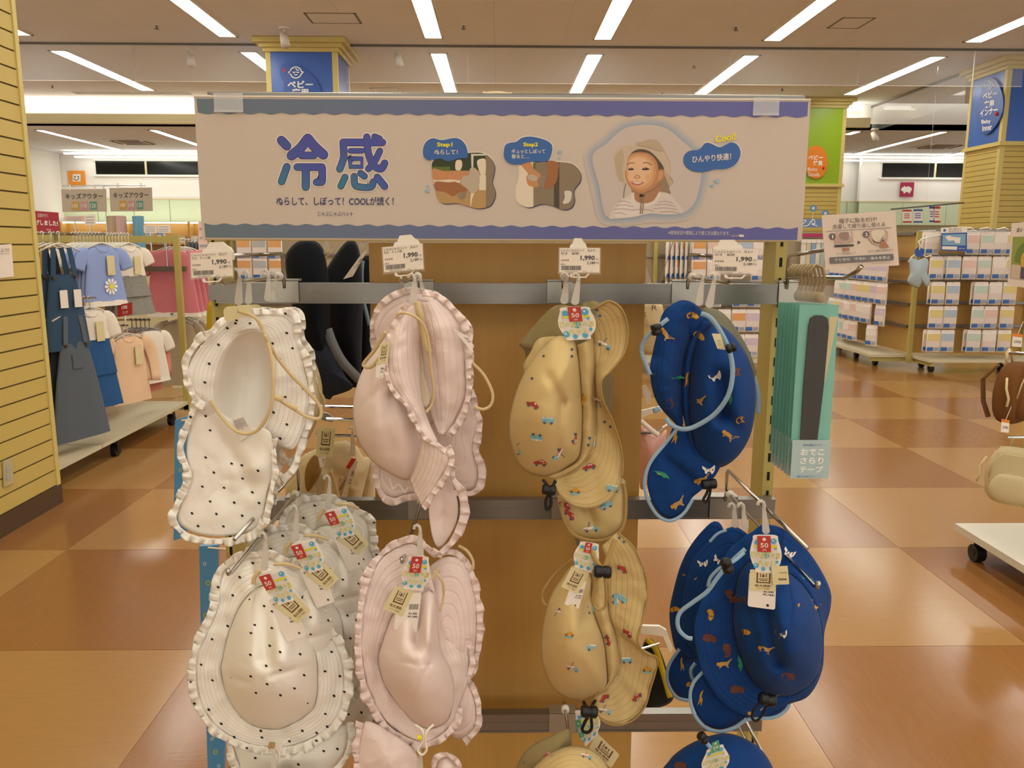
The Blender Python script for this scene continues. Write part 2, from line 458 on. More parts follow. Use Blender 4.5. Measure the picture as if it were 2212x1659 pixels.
part('top_bar', MB().box(-.453, .453, 1.375, 1.395, 1.335, 1.36), m_postf, rack)
part('base_board', MB().box(-.452, .452, 1.08, 1.66, .10, .118), m_shelf, rack)
part('bracket', MB().obox((.247, 1.39, 1.285), (.006, 0, 0), (0, .004, 0), (0.012, 0, -.03)), m_wplas, rack)

class Quad:
    """a flat thing seen at four photograph corners TL, TR, BR, BL, standing at depth Y (or one depth per corner)"""
    def __init__(s, tl, tr, br, bl, Y):
        Ys = Y if isinstance(Y, (tuple, list)) else (Y,) * 4
        s.c = [P(p[0], p[1], y) for p, y in zip((tl, tr, br, bl), Ys)]
        s.n = (s.c[1] - s.c[0]).cross(s.c[3] - s.c[0]).normalized()
        if s.n.y > 0: s.n = -s.n
    def at(s, u, v, lift=0):
        a = s.c[0].lerp(s.c[1], u); b = s.c[3].lerp(s.c[2], u)
        return a.lerp(b, v) + s.n * lift
    def body(s, mb, t=.0006, u0=0, v0=0, u1=1, v1=1, mi=0, lift=0, r=0):
        if r: pts = s.rr(u0, v0, u1, v1, r)
        else: pts = [(u0, v0), (u1, v0), (u1, v1), (u0, v1)]
        mb.slab([s.at(u, v, lift) for u, v in pts], -s.n * t, mi)
    def rr(s, u0, v0, u1, v1, r):
        asp = (s.c[1] - s.c[0]).length / (s.c[3] - s.c[0]).length; ru, rv = r, r * asp; out = []
        for cu, cv, a0 in ((u1 - ru, v0 + rv, -90), (u1 - ru, v1 - rv, 0), (u0 + ru, v1 - rv, 90), (u0 + ru, v0 + rv, 180)):
            for k in range(5):
                a = math.radians(a0 + 22.5 * k); out.append((cu + ru * math.cos(a), cv + rv * math.sin(a)))
        return out
    def rect(s, mb, u0, v0, u1, v1, mi=0, lift=.0004): mb.poly([s.at(u, v, lift) for u, v in ((u0, v0), (u1, v0), (u1, v1), (u0, v1))], mi)
    def poly(s, mb, pts, mi=0, lift=.0004, n=None):
        q = catmull(pts, n) if n else pts
        mb.poly([s.at(u, v, lift) for u, v in q], mi)
    def disc(s, mb, u, v, r, mi=0, lift=.0004, n=24):
        asp = (s.c[1] - s.c[0]).length / (s.c[3] - s.c[0]).length
        s.poly(mb, [(u + r * math.cos(6.2832 * k / n), v + r * asp * math.sin(6.2832 * k / n)) for k in range(n)], mi, lift)
    def text(s, mb, t, u0, v0, u1, v1, mi=0, lift=.0006, bold=0, res=2):
        o = s.at(u0, v1, lift); letter(mb, t, o, s.at(u1, v1, lift) - o, s.at(u0, v0, lift) - o, mi, bold, res)

m_ink = mat('black ink', '2a2420', .7)
m_paper = mat('white paper', 'e6d9c8', .75)
m_card = mat('price card paper', 'e9dcc8', .6)
m_satin = mat('clear sleeve', 'f4eee4', .12, alpha=.07)
# ------------------------------------------------------------------ display hooks and price cards
m_saddle = mat('steel saddle', 'a8a498', .3, metal=.8)
def hook(X, rail, tip, up_tip, label, zl=.012, upz=.034, slot=True):
    z0, z1 = RAILS[rail]; z = z1 + zl
    h = thing('display_hook', label, 'hook', (X, RY, z), 'chrome display hooks')
    part('saddle', MB().box(X - .025, X + .022, RY - .004, RY - .002, z0 + .002, z1 + .004).box(X - .025, X + .022, RY - .004, RY + .02, z1 + .003, z1 + .006), m_saddle, h)
    part('lower_wire', MB().tube([(X, RY - .003, z - .02), (X, RY - .006, z - .004), (X, RY - .012, z), (X, tip + .01, z), (X, tip, z + .003), (X, tip - .002, z + .01)], .0027, 8), m_chrome, h, True)
    if up_tip:
        part('upper_wire', MB().tube([(X, RY - .006, z - .004), (X, RY - .008, z + upz - .006), (X, RY - .014, z + upz), (X, up_tip, z + upz)], .0027, 8), m_chrome, h, True)
    part('stopper', MB().cyl((X, RY - .03, z), (X, RY - .038, z), .007, 10), m_wplas, h, True)
    return h
hook(-.340, 0, 1.0, 1.0, 'chrome double hook at the left end of the top rail')
hook(-.126, 0, 1.05, 1.05, 'chrome double hook on the top rail above the pink hats')
hook(.102, 0, 1.05, 1.05, 'chrome double hook on the top rail above the sand hat')
hook(.301, 0, 1.06, 1.06, 'chrome double hook on the top rail above the blue hat')
def price_card(tl, tr, br, bl, Y, line2_txt, label, clip):
    q = Quad(tl, tr, br, bl, Y); c = q.at(.5, 1)
    t = thing('price_card', label, 'price card', c, 'price cards on the top hooks')
    m = MB(); q.body(m, .0008, .03, .03, .97, .96); part('card', m, m_card, t)
    m = MB(); q.body(m, .0006, 0, 0, 1, 1.0, lift=.0012); q.body(m, .002, .0, .97, 1, 1.04, lift=.002); part('sleeve', m, m_satin, t)
    m = MB(); q.poly  # clip behind the card
    pts = [(-.02, .02), (.02, -.10), (.12, -.12), (.22, -.34), (.62, -.34), (.74, -.2), (.86, -.12), (.95, .05), (.95, .35), (.02, .35)]
    x0, x1 = clip; pts = [(x0 + (x1 - x0) * u, v) for u, v in pts]
    m.slab([q.at(u, v, -.002) for u, v in pts], -q.n * .006); m.box(c.x - .006, c.x + .006, c.y + .004, c.y + .03, c.z + .005, c.z + .02)
    part('clip', m, m_wplas, t)
    m = MB(); q.poly(m, [(.28, 1.0), (.28, 1.12), (.34, 1.16), (.66, 1.16), (.74, 1.0), (.70, 1.0), (.64, 1.11), (.36, 1.11), (.32, 1.0)]); part('wire_clip', m, m_wplas, t, thick=.0015)
    m = MB()
    q.text(m, 'じゃぶじゃぶハット　日よけ', .06, .07, .86, .17, bold=.008)
    q.text(m, '付き　' + line2_txt, .06, .185, .48, .285, bold=.008)
    q.text(m, '1,990', .52, .31, .85, .52, bold=.03); q.text(m, '円', .88, .42, .93, .49)
    q.text(m, '2,189', .67, .54, .86, .66, bold=.015); q.text(m, '円)', .88, .56, .95, .65)
    q.text(m, '本体価格', .06, .45, .26, .53); q.text(m, '(税込', .06, .61, .17, .69)
    rnd = random.Random(3); u = .08
    while u < .54:
        wv = rnd.choice((.006, .006, .011, .016)); q.rect(m, u, .70, min(u + wv, .55), .87); u += wv + rnd.choice((.005, .009))
    q.text(m, '4967736654203', .16, .90, .46, .94); q.text(m, '9012', .58, .90, .67, .94); q.text(m, '1', .78, .90, .79, .94)
    part('print', m, m_ink, t)
price_card((408, 545), (503, 541), (506, 598), (411, 603), .99, 'ドット柄', 'price card in a clear sleeve above the dotted white hat', (.3, 1.02))
price_card((823, 533), (915, 524), (918, 583), (827, 591), 1.04, 'ドット柄', 'price card tilted in its clear sleeve above the pink hats', (.3, .95))
price_card((1206, 534), (1299, 534), (1298, 591), (1205, 591), 1.04, '総柄', 'price card in a clear sleeve above the sand coloured car hat', (.28, .7))
price_card((1538, 537), (1641, 537), (1638, 594), (1536, 592), 1.05, '総柄', 'price card in a clear sleeve above the royal blue hat', (.05, .72))
# ------------------------------------------------------------------ banner
BY = 1.235
m_bpaper = mat('banner paper', 'c6b6a5', .55, noise=(60, .02))
def ramp_mat(name, stops, axis, a, b, rough=.55):
    m = mat(name, 'ffffff', rough); nt = m.node_tree
    tc = nt.nodes.new('ShaderNodeTexCoord'); sp = nt.nodes.new('ShaderNodeSeparateXYZ'); mr = nt.nodes.new('ShaderNodeMapRange'); cr = nt.nodes.new('ShaderNodeValToRGB')
    nt.links.new(tc.outputs['UV' if axis in 'uv' else 'Object'], sp.inputs[0])
    nt.links.new(sp.outputs[{'x': 0, 'y': 1, 'z': 2, 'u': 0, 'v': 1}[axis]], mr.inputs[0])
    mr.inputs[1].default_value = a; mr.inputs[2].default_value = b
    nt.links.new(mr.outputs[0], cr.inputs[0])
    e = cr.color_ramp.elements
    while len(e) < len(stops): e.new(.5)
    for k, (t, c) in enumerate(stops): e[k].position = t; e[k].color = lin(c)
    nt.links.new(cr.outputs[0], nt.nodes['Principled BSDF'].inputs['Base Color'])
    return m
m_band = ramp_mat('banner wave band', ((0, '66737a'), (.3, '646d88'), (.6, '5f6092'), (1, '63629c')), 'x', -.44, .45)
m_kanji = ramp_mat('banner kanji ink', ((0, '2f7d78'), (.4, '3a6a8e'), (.65, '434f98'), (1, '474a98')), 'u', 0, 1)
m_kline = mat('banner kanji outline', '2f3266', .6)
m_bwhite = mat('banner white print', 'e2d4c2', .6)
m_bblue = mat('banner blue bubble', '345f9c', .55)
m_bdark = mat('banner dark blue text', '2c3062', .6)
m_yel = mat('banner yellow print', 'e8d820', .55)
m_drop = mat('banner drop print', '93aebc', .6)
banner = thing('banner_sign', 'wide paper banner with the big blue kanji and a baby picture above the hat rack', 'banner', (0, BY, 1.33))
part('board', MB().box(P(424, 300, BY).x, P(1746, 300, BY).x, BY, BY + .003, P(1080, 519, BY).z, P(1080, 211, BY).z), m_bpaper, banner)
zt = P(1080, 209, BY).z
part('top_rail', MB().box(-.42, .45, BY + .003, BY + .012, zt - .004, zt + .004).cyl((-.425, BY + .008, zt + .004), (.448, BY + .008, zt + .004), .0022, 8), m_steel, banner)
part('edge_strip', MB().box(P(424, 300, BY).x, P(1746, 300, BY).x, BY - .001, BY + .0035, zt - .0025, zt - .0005), m_wplas, banner)
part('bottom_strip', MB().box(P(443, 515, BY).x, P(1723, 515, BY).x, BY - .001, BY + .004, P(1080, 521, BY).z, P(1080, 518.5, BY).z), mat('tan edge', 'a58a52', .5), banner)
for x0, x1, y0, y1 in ((461, 526, 201, 243), (1628, 1682, 211, 250)):
    a, b2 = P(x0, y0, BY - .003), P(x1, y1, BY - .003)
    m = MB().box(a.x, b2.x, BY - .0035, BY - .0025, b2.z, a.z).box(a.x, b2.x, BY - .006, BY - .0035, b2.z, b2.z + .003).box(a.x, b2.x, BY - .0035, BY + .016, a.z - .001, a.z).box(a.x, b2.x, BY + .013, BY + .016, a.z - .012, a.z)
    part('clear_clip', m, m_clear, banner)
for sx in (-.40, .40):
    part('support_arm', MB().box(sx - .004, sx + .004, BY + .012, 1.385, 1.345, 1.353), m_steel, banner)
    part('support_pole', MB().box(sx - .004, sx + .004, BY + .004, BY + .012, 1.345, zt - .004), m_steel, banner)
L1, L2, L3, L4 = BY - .0006, BY - .0009, BY - .0012, BY - .0015
m = MB()
# wave bands: crests about every 46 px
top = [(427 + (1744 - 427) * k / 58, 244.5 + (1744 - 427) * k / 58 * .006 + (2.2 if k % 2 else -2.2)) for k in range(59)]
top = resample([(x, y) for x, y in catmull(top, 58 * 3, False)], 160, False)
m.poly([P(x, y, L1) for x, y in [(424, 213)] + [(1746, 220)] + top[::-1]])
bot = [(441 + (1724 - 441) * k / 58, 484 + (1724 - 441) * k / 58 * .007 + (2.2 if k % 2 else -2.2)) for k in range(59)]
bot = resample([(x, y) for x, y in catmull(bot, 58 * 3, False)], 160, False)
m.poly([P(x, y, L1) for x, y in bot + [(1722, 518.5), (444, 513)]])
part('wave_print', m, m_band, banner, label='blue wave bands printed along top and bottom')
# the two big characters, drawn stroke by stroke (coordinates of an enlarged view)
def K(p): return (420 + .3119 * p[0], 190 + .3119 * p[1])
strokes = [  # (points, width, smooth)
 ([(602, 362), (640, 402)], 56, 0), ([(640, 545), (604, 648)], 46, 0), ([(785, 350), (735, 415), (672, 468)], 62, 1), ([(785, 350), (830, 405), (893, 462)], 62, 1),
 ([(785, 350), (785, 372)], 62, 0), ([(742, 467), (828, 467)], 46, 0), ([(712, 548), (882, 548)], 46, 0), ([(771, 560), (771, 685)], 50, 0), ([(884, 550), (884, 640), (872, 652), (846, 652)], 46, 1),
 ([(1030, 377), (1302, 377)], 46, 0), ([(1030, 378), (1034, 470), (1024, 515), (1006, 562)], 44, 1), ([(1194, 340), (1204, 450), (1240, 535), (1292, 560), (1318, 520)], 44, 1), ([(1248, 338), (1282, 352)], 40, 0),
 ([(1284, 436), (1250, 505), (1205, 560)], 40, 1), ([(1080, 435), (1160, 435)], 32, 0), ([(1080, 490), (1160, 490), (1160, 545), (1080, 545), (1080, 490)], 30, 0),
 ([(1043, 618), (1014, 680)], 42, 0), ([(1106, 612), (1112, 670), (1150, 686), (1222, 686), (1238, 650)], 42, 1), ([(1150, 590), (1178, 612)], 40, 0), ([(1266, 618), (1318, 682)], 44, 0)]
for nm, ex, Yl, mt in (('kanji_halo', 22, L1, m_bwhite), ('kanji_outline', 8, L2, m_kline), ('kanji_print', 0, L3, m_kanji)):
    m = MB()
    for k, (pts, wd, sm) in enumerate(strokes):
        line2(m, [K(p) for p in pts], (wd + ex) * .3119, Yl - k * .000004, smooth=bool(sm))
    if nm == 'kanji_print':
        m.hasuv = True; m.uv = []
        for f in m.f:
            uu = []
            for i in f:
                qx, qy, _ = proj(m.v[i]); x0 = 597 if qx < 712 else 727
                uu.append((max(0, min(1, .62 * (1 - (qy - 290) / 122) +   .42 * (qx - x0) / 110 + .15)), 0))
            m.uv.append(uu)
    o = part(nm, m, mt, banner); o['kind'] = 'stuff'
def Sb(p): return (900 + .1808 * p[0], 270 + .1808 * p[1])
def Bb(p): return (1260 + .16877 * p[0], 250 + .16877 * p[1])
def bl(m, f, pts, Y, mi=0, n=None): blob(m, [f(p) for p in pts], Y, mi, n or len(pts) * 5)
def pl(m, f, pts, Y, mi=0): m.poly([P(*f(p), Y) for p in pts], mi)
def grow(pts, d):
    cx = sum(p[0] for p in pts) / len(pts); cy_ = sum(p[1] for p in pts) / len(pts)
    return [(p[0] + (p[0] - cx) / max(1, math.hypot(p[0] - cx, p[1] - cy_)) * d, p[1] + (p[1] - cy_) / max(1, math.hypot(p[0] - cx, p[1] - cy_)) * d) for p in pts]
bub1 = [(75, 330), (85, 250), (130, 185), (200, 158), (300, 180), (440, 155), (520, 170), (580, 230), (605, 300), (605, 390), (500, 400), (380, 435), (290, 402), (215, 410), (140, 420), (90, 385)]
bub2 = [(1040, 330), (1060, 240), (1120, 212), (1190, 200), (1260, 152), (1360, 138), (1480, 160), (1570, 195), (1620, 250), (1610, 350), (1570, 425), (1480, 440), (1360, 436), (1240, 470), (1140, 470), (1080, 440), (1045, 390)]
bub3 = [(1283, 590), (1295, 505), (1360, 450), (1480, 430), (1560, 352), (1630, 354), (1740, 402), (1820, 372), (1895, 340), (1970, 370), (2012, 450), (2000, 540), (1940, 630), (1830, 678), (1690, 688), (1540, 718), (1420, 715), (1330, 668)]
ph1 = [(210, 420), (182, 530), (215, 660), (222, 800), (258, 900), (335, 940), (480, 935), (600, 968), (740, 998), (870, 970), (930, 880), (940, 790), (905, 680), (925, 580), (930, 480), (880, 390), (780, 335), (620, 335), (420, 360)]
ph2 = [(1240, 480), (1225, 640), (1185, 780), (1200, 900), (1255, 958), (1350, 985), (1500, 945), (1620, 965), (1750, 1012), (1850, 985), (1888, 900), (1880, 780), (1950, 680), (1960, 580), (1900, 490), (1800, 450), (1560, 440), (1400, 450)]
m = MB()
for f, pts in ((Sb, bub1), (Sb, bub2), (Bb, bub3), (Sb, ph1), (Sb, ph2)): bl(m, f, grow(pts, 12), L1)
o = part('white_outline_print', m, m_bwhite, banner); o['kind'] = 'stuff'
m = MB()
for f, pts in ((Sb, bub1), (Sb, bub2), (Bb, bub3)): bl(m, f, pts, L4 - .0004)
o = part('bubble_print', m, m_bblue, banner, label='blue speech bubbles'); o['kind'] = 'stuff'
# photographs printed on the banner
pm_ = [mat('print ' + n, c, .6) for n, c in (('leaf green', '2f3a16'), ('grass', '5a6a1e'), ('sand', 'b28c58'), ('stone', '85735a'), ('skin', 'c08455'), ('skin shade', '9a6238'), ('cloth', 'b5a58c'), ('cloth shade', '8c7a62'), ('pale', 'dccbb0'), ('navy shadow', '33365f'), ('dark gap', '4a4030'), ('metal tap', 'cfc6b4'))]
GR, GS, SA, ST, SK, SS, CL, CS, PA, NV, DG, TP = range(12)
def clip_poly(pts, box):
    """Sutherland-Hodgman against x0,y0,x1,y1"""
    x0, y0, x1, y1 = box
    for ax, lim, sgn in ((0, x0, 1), (0, x1, -1), (1, y0, 1), (1, y1, -1)):
        out = []
        for a, b in zip(pts, pts[1:] + pts[:1]):
            ia, ib = (a[ax] - lim) * sgn >= 0, (b[ax] - lim) * sgn >= 0
            if ia: out.append(a)
            if ia != ib:
                t = (lim - a[ax]) / (b[ax] - a[ax]); out.append((a[0] + (b[0] - a[0]) * t, a[1] + (b[1] - a[1]) * t))
        pts = out
        if not pts: return []
    return pts
def photo(m, f, shape, layers):
    sm = catmull(shape, len(shape) * 5)
    bl(m, f, [(x + 9, y + 9) for x, y in shape], L2, NV)
    k = 0
    for box, mi in layers:
        c = clip_poly(list(sm), box)
        if len(c) > 2: pl(m, f, c, L3 - k * .00002, mi); k += 1
m = MB()
photo(m, Sb, ph1, [((0, 0, 2000, 2000), SA), ((0, 0, 825, 545), GR), ((0, 500, 400, 550), GS), ((745, 600, 828, 780), PA), ((0, 640, 520, 690), PA), ((828, 0, 2000, 2000), ST)])
e = L3 - .0002
bl(m, Sb, [(470, 430), (530, 420), (545, 480), (520, 540), (465, 530)], e, PA); bl(m, Sb, [(720, 440), (790, 400), (825, 430), (820, 590), (770, 600)], e, PA)
pl(m, Sb, [(650, 345), (830, 345), (830, 365), (680, 368), (676, 520), (655, 520)], e, TP)
bl(m, Sb, [(200, 520), (300, 545), (430, 560), (560, 555), (625, 600), (600, 640), (520, 660), (400, 650), (215, 655), (190, 590)], e, SK)
bl(m, Sb, [(222, 680), (380, 685), (470, 680), (560, 735), (605, 750), (600, 790), (510, 810), (430, 850), (340, 800), (225, 778)], e, SS)
bl(m, Sb, [(640, 520), (700, 515), (745, 580), (752, 680), (720, 790), (660, 815), (610, 770), (530, 690), (560, 610), (620, 600)], e - .0001, CL)
bl(m, Sb, [(490, 840), (560, 800), (600, 790), (575, 870), (530, 890)], e - .0001, CS); bl(m, Sb, [(650, 815), (690, 810), (665, 880), (650, 960), (640, 960)], e, PA)
photo(m, Sb, ph2, [((0, 0, 2000, 2000), PA), ((1395, 0, 3000, 2000), ST), ((1640, 0, 1705, 2000), DG), ((1390, 0, 1422, 520), GS)])
bl(m, Sb, [(1250, 470), (1360, 450), (1400, 530), (1480, 590), (1470, 660), (1455, 735), (1390, 740), (1330, 710), (1310, 620), (1330, 580)], e, SK)
bl(m, Sb, [(1560, 440), (1690, 450), (1690, 560), (1670, 680), (1600, 750), (1530, 760), (1525, 690), (1560, 600)], e, SS)
bl(m, Sb, [(1320, 620), (1370, 590), (1440, 620), (1420, 670), (1350, 660)], e - .0001, CL); bl(m, Sb, [(1460, 640), (1530, 600), (1525, 700), (1510, 750), (1450, 700)], e - .0001, CS)
bl(m, Sb, [(1770, 790), (1850, 800), (1840, 900), (1790, 940), (1745, 930), (1770, 870)], e, TP)
o = part('photo_print', m, pm_, banner, label='two small pictures of hands wetting and wringing a hat'); o['kind'] = 'stuff'
# baby picture
def mixc(c0, c1, t): return '%02x%02x%02x' % tuple(round(int(c0[i:i+2], 16) * (1 - t) + int(c1[i:i+2], 16) * t) for i in (0, 2, 4))
bnames = [('glow %d' % k, mixc('c2b3a4', '98a0ac', k / 7)) for k in range(8)] + [('backdrop', 'c3b3a6'), ('hat', 'b59f82'), ('hat light', 'c2ad92'), ('hat shade', '917a5c'), ('skin', 'b87f50'), ('skin mid', 'c99363'), ('skin light', 'd4a376'), ('skin pale', 'dcb088'), ('hair', '5a4634'), ('shirt', 'cfc0b2'), ('shirt light', 'd8cbbd'), ('stripe', 'a99298'), ('eye', '2e2019'), ('lip', 'b9695a'), ('tooth', 'e6dacb'), ('strap', '8a7356'), ('neck', 'a87650'), ('nose', 'bd8456'), ('cheek', 'd09270')]
bm_ = [mat('baby ' + n, c, .6) for n, c in bnames]; BI = {n: k for k, (n, c) in enumerate(bnames)}
frame_ = [(118, 600), (150, 460), (290, 365), (420, 240), (560, 150), (800, 115), (1000, 140), (1140, 210), (1250, 310), (1400, 440), (1490, 600), (1512, 750), (1490, 900), (1440, 1080), (1350, 1200), (1220, 1260), (1000, 1265), (850, 1255), (640, 1300), (420, 1318), (300, 1290), (248, 1180), (200, 900)]
m = MB(); lay = [0]
def bb(name, pts, n=None):
    lay[0] += 1; bl(m, Bb, pts, L2 - .0001 - lay[0] * .000012, BI[name], n)
def nest(names, pts, dx=0, dy=0, step=.16):
    cx = sum(p[0] for p in pts) / len(pts); cy_ = sum(p[1] for p in pts) / len(pts)
    for k, nm in enumerate(names): bb(nm, [(cx + dx * k + (x - cx) * (1 - step * k), cy_ + dy * k + (y - cy_) * (1 - step * k)) for x, y in pts], len(pts) * 6)
def ln(name, pts, wd):
    lay[0] += 1; line2(m, [Bb(p) for p in pts], wd, L2 - .0001 - lay[0] * .000012, BI[name])
for k in range(8): bl(m, Bb, grow(frame_, 112 - 14 * k), L1 - k * .00001, k)
bb('backdrop', frame_)
bb('hat shade', [(1020, 640), (1100, 760), (1155, 850), (1100, 915), (1120, 1000), (1060, 985), (950, 960), (900, 900), (990, 800)])
bb('neck', [(640, 900), (960, 860), (965, 990), (930, 1090), (790, 1120), (660, 1090), (630, 1010)])
shirt = [(330, 1310), (400, 1160), (470, 1090), (620, 1000), (650, 985), (640, 1050), (690, 1105), (790, 1125), (900, 1090), (960, 1010), (1000, 985), (1110, 1010), (1200, 1110), (1285, 1225), (1200, 1258), (1000, 1262), (850, 1254), (640, 1297), (430, 1315)]
bb('shirt', shirt, 120); bb('shirt light', [(400, 1290), (450, 1150), (600, 1060), (700, 1150), (780, 1240), (600, 1290)])
for y0, xa, xb in ((1100, 440, 600), (1150, 420, 640), (1200, 390, 640), (1252, 400, 540), (1105, 960, 1150), (1145, 920, 1180), (1190, 900, 1210), (1235, 980, 1230), (1205, 640, 900)): ln('stripe', ((xa, y0), ((xa + xb) / 2, y0 - 8), (xb, y0 + 14)), 1.7)
ln('shirt light', ((632, 1000), (650, 1090), (720, 1135), (800, 1142), (910, 1100), (975, 1000)), 6)
# hat: crown, then the brim standing up round the face
bb('hat', [(670, 350), (760, 325), (860, 300), (950, 320), (1010, 390), (1060, 480), (1110, 600), (1122, 700), (1105, 780), (1150, 850), (1100, 900), (1040, 760), (900, 500), (700, 430)])
bb('hat light', [(390, 570), (405, 460), (470, 400), (600, 372), (700, 378), (820, 400), (930, 440), (1010, 450), (1080, 560), (1115, 690), (1090, 760), (1040, 660), (950, 540), (850, 450), (740, 416), (640, 440), (570, 520), (548, 640), (540, 860), (450, 815), (420, 730)], 140)
bb('hat', [(400, 560), (440, 470), (500, 440), (520, 560), (500, 700), (520, 850), (450, 805), (425, 720)])
ln('hat shade', ((690, 382), (820, 402), (930, 442), (1010, 452)), 1.3)
# head
bb('hair', [(600, 520), (650, 450), (750, 428), (860, 462), (960, 560), (1030, 670), (1000, 760), (930, 700), (760, 520)])
nest(('skin', 'skin mid'), [(950, 730), (1000, 682), (1036, 720), (1022, 800), (975, 850), (945, 840)], -4, 0, .3)
face = [(575, 520), (640, 478), (740, 466), (850, 490), (930, 570), (965, 690), (958, 790), (925, 880), (850, 955), (760, 988), (670, 975), (590, 905), (543, 800), (533, 690), (548, 590)]
nest(('skin', 'skin mid', 'skin light', 'skin pale'), face, -9, -6, .12)
bb('skin pale', [(575, 765), (620, 755), (635, 800), (610, 835), (578, 820)], 30); bb('skin light', [(800, 755), (860, 750), (870, 805), (840, 840), (800, 820)], 30)
bb('nose', [(648, 795), (665, 762), (690, 752), (716, 764), (732, 795), (690, 806)]); bb('skin pale', [(672, 786), (690, 765), (708, 786), (690, 792)])
for pts in ([(572, 690), (604, 667), (640, 676), (642, 692), (604, 698)], [(748, 688), (786, 664), (824, 670), (848, 688), (792, 697)]): bb('eye', pts)
for c in ((608, 680), (790, 678)): bb('tooth', [(c[0] - 5, c[1] - 6), (c[0] + 3, c[1] - 7), (c[0] + 3, c[1]), (c[0] - 4, c[1])])
ln('hair', ((562, 624), (610, 604), (652, 606)), 1.6); ln('hair', ((766, 606), (820, 600), (868, 628)), 1.6)
bb('lip', [(612, 850), (655, 846), (690, 850), (730, 846), (776, 850), (742, 882), (692, 894), (640, 880)]); bb('tooth', [(640, 852), (690, 854), (748, 852), (720, 868), (670, 868)])
ln('hat light', ((545, 700), (547, 620), (572, 520), (640, 440), (735, 416), (850, 447), (955, 535), (1025, 630), (1060, 720)), 3)
ln('strap', ((545, 870), (525, 960), (515, 1045)), 2.2); ln('strap', ((1010, 830), (930, 920), (820, 970), (755, 1005)), 2); ln('strap', ((742, 1020), (740, 1120), (732, 1250)), 2.4); ln('strap', ((765, 1020), (768, 1120), (756, 1250)), 2.4)
bb('eye', [(720, 1015), (735, 1000), (760, 1012), (785, 1015), (775, 1035), (745, 1038), (722, 1040)])
for p in ((470, 560), (455, 690), (550, 458), (975, 468), (1070, 565), (838, 412), (458, 822), (905, 405), (600, 420)): bb('stripe', [(p[0] - 12, p[1]), (p[0], p[1] - 6), (p[0] + 12, p[1] + 3), (p[0], p[1] + 6)])
o = part('baby_print', m, bm_, banner, label='picture of a smiling baby in a beige sun hat'); o['kind'] = 'stuff'
# lettering
m = MB(); T(m, 'ぬらして、しぼって！COOLが続く！', 597, 425, 850, 444, L3, bold=.012); T(m, 'じゃぶじゃぶハット', 687, 457, 762, 467, L3)
o = part('slogan_print', m, m_bdark, banner); o['kind'] = 'stuff'
m = MB(); LL = L4 - .0008
def tb(m, s, f, x0, y0, x1, y1, bold=0, tilt=0):
    a, b = f((x0, y0)), f((x1, y1)); T(m, s, a[0], a[1], b[0], b[1], LL, bold=bold, tilt=tilt)
tb(m, 'ぬらして！', Sb, 213, 295, 490, 352, .015); tb(m, 'ギュッとしぼって', Sb, 1135, 287, 1535, 340, .015); tb(m, '振ると…', Sb, 1135, 350, 1340, 400, .015)
tb(m, 'ひんやり快適！', Bb, 1395, 515, 1890, 605, .015, -7)
T(m, '※使用状況や環境により感じ方は異なります。', 1444, 498, 1577, 507, L3, tilt=1.5)
q = [(1596, 506.5), (1607, 507), (1607, 512), (1596, 511.5)]; m.poly([P(x, y, L3) for x, y in q])
T(m, '2673-09', 1580, 508, 1594, 511, L3)
o = part('white_lettering', m, m_bwhite, banner); o['kind'] = 'stuff'
m = MB(); tb(m, 'Step1', Sb, 243, 208, 428, 272, .03); tb(m, 'Step2', Sb, 1275, 208, 1450, 270, .03); tb(m, 'Cool!', Bb, 1690, 260, 1950, 345, .03, -7)
o = part('yellow_lettering', m, m_yel, banner); o['kind'] = 'stuff'
m = MB()
for f, c, r in ((Sb, (1712, 325), 26), (Sb, (1705, 392), 16), (Sb, (135, 732), 16), (Sb, (125, 790), 26), (Bb, (1710, 838), 34), (Bb, (1652, 898), 24)):
    bl(m, f, [(c[0] - r * 1.2, c[1] - r * .3), (c[0] + r * .3, c[1] - r * .8), (c[0] + r * 1.1, c[1] - r * .2), (c[0] + r * .5, c[1] + r * .8), (c[0] - r * .5, c[1] + r * .6)], L3)
o = part('water_drop_print', m, m_drop, banner); o['kind'] = 'stuff'
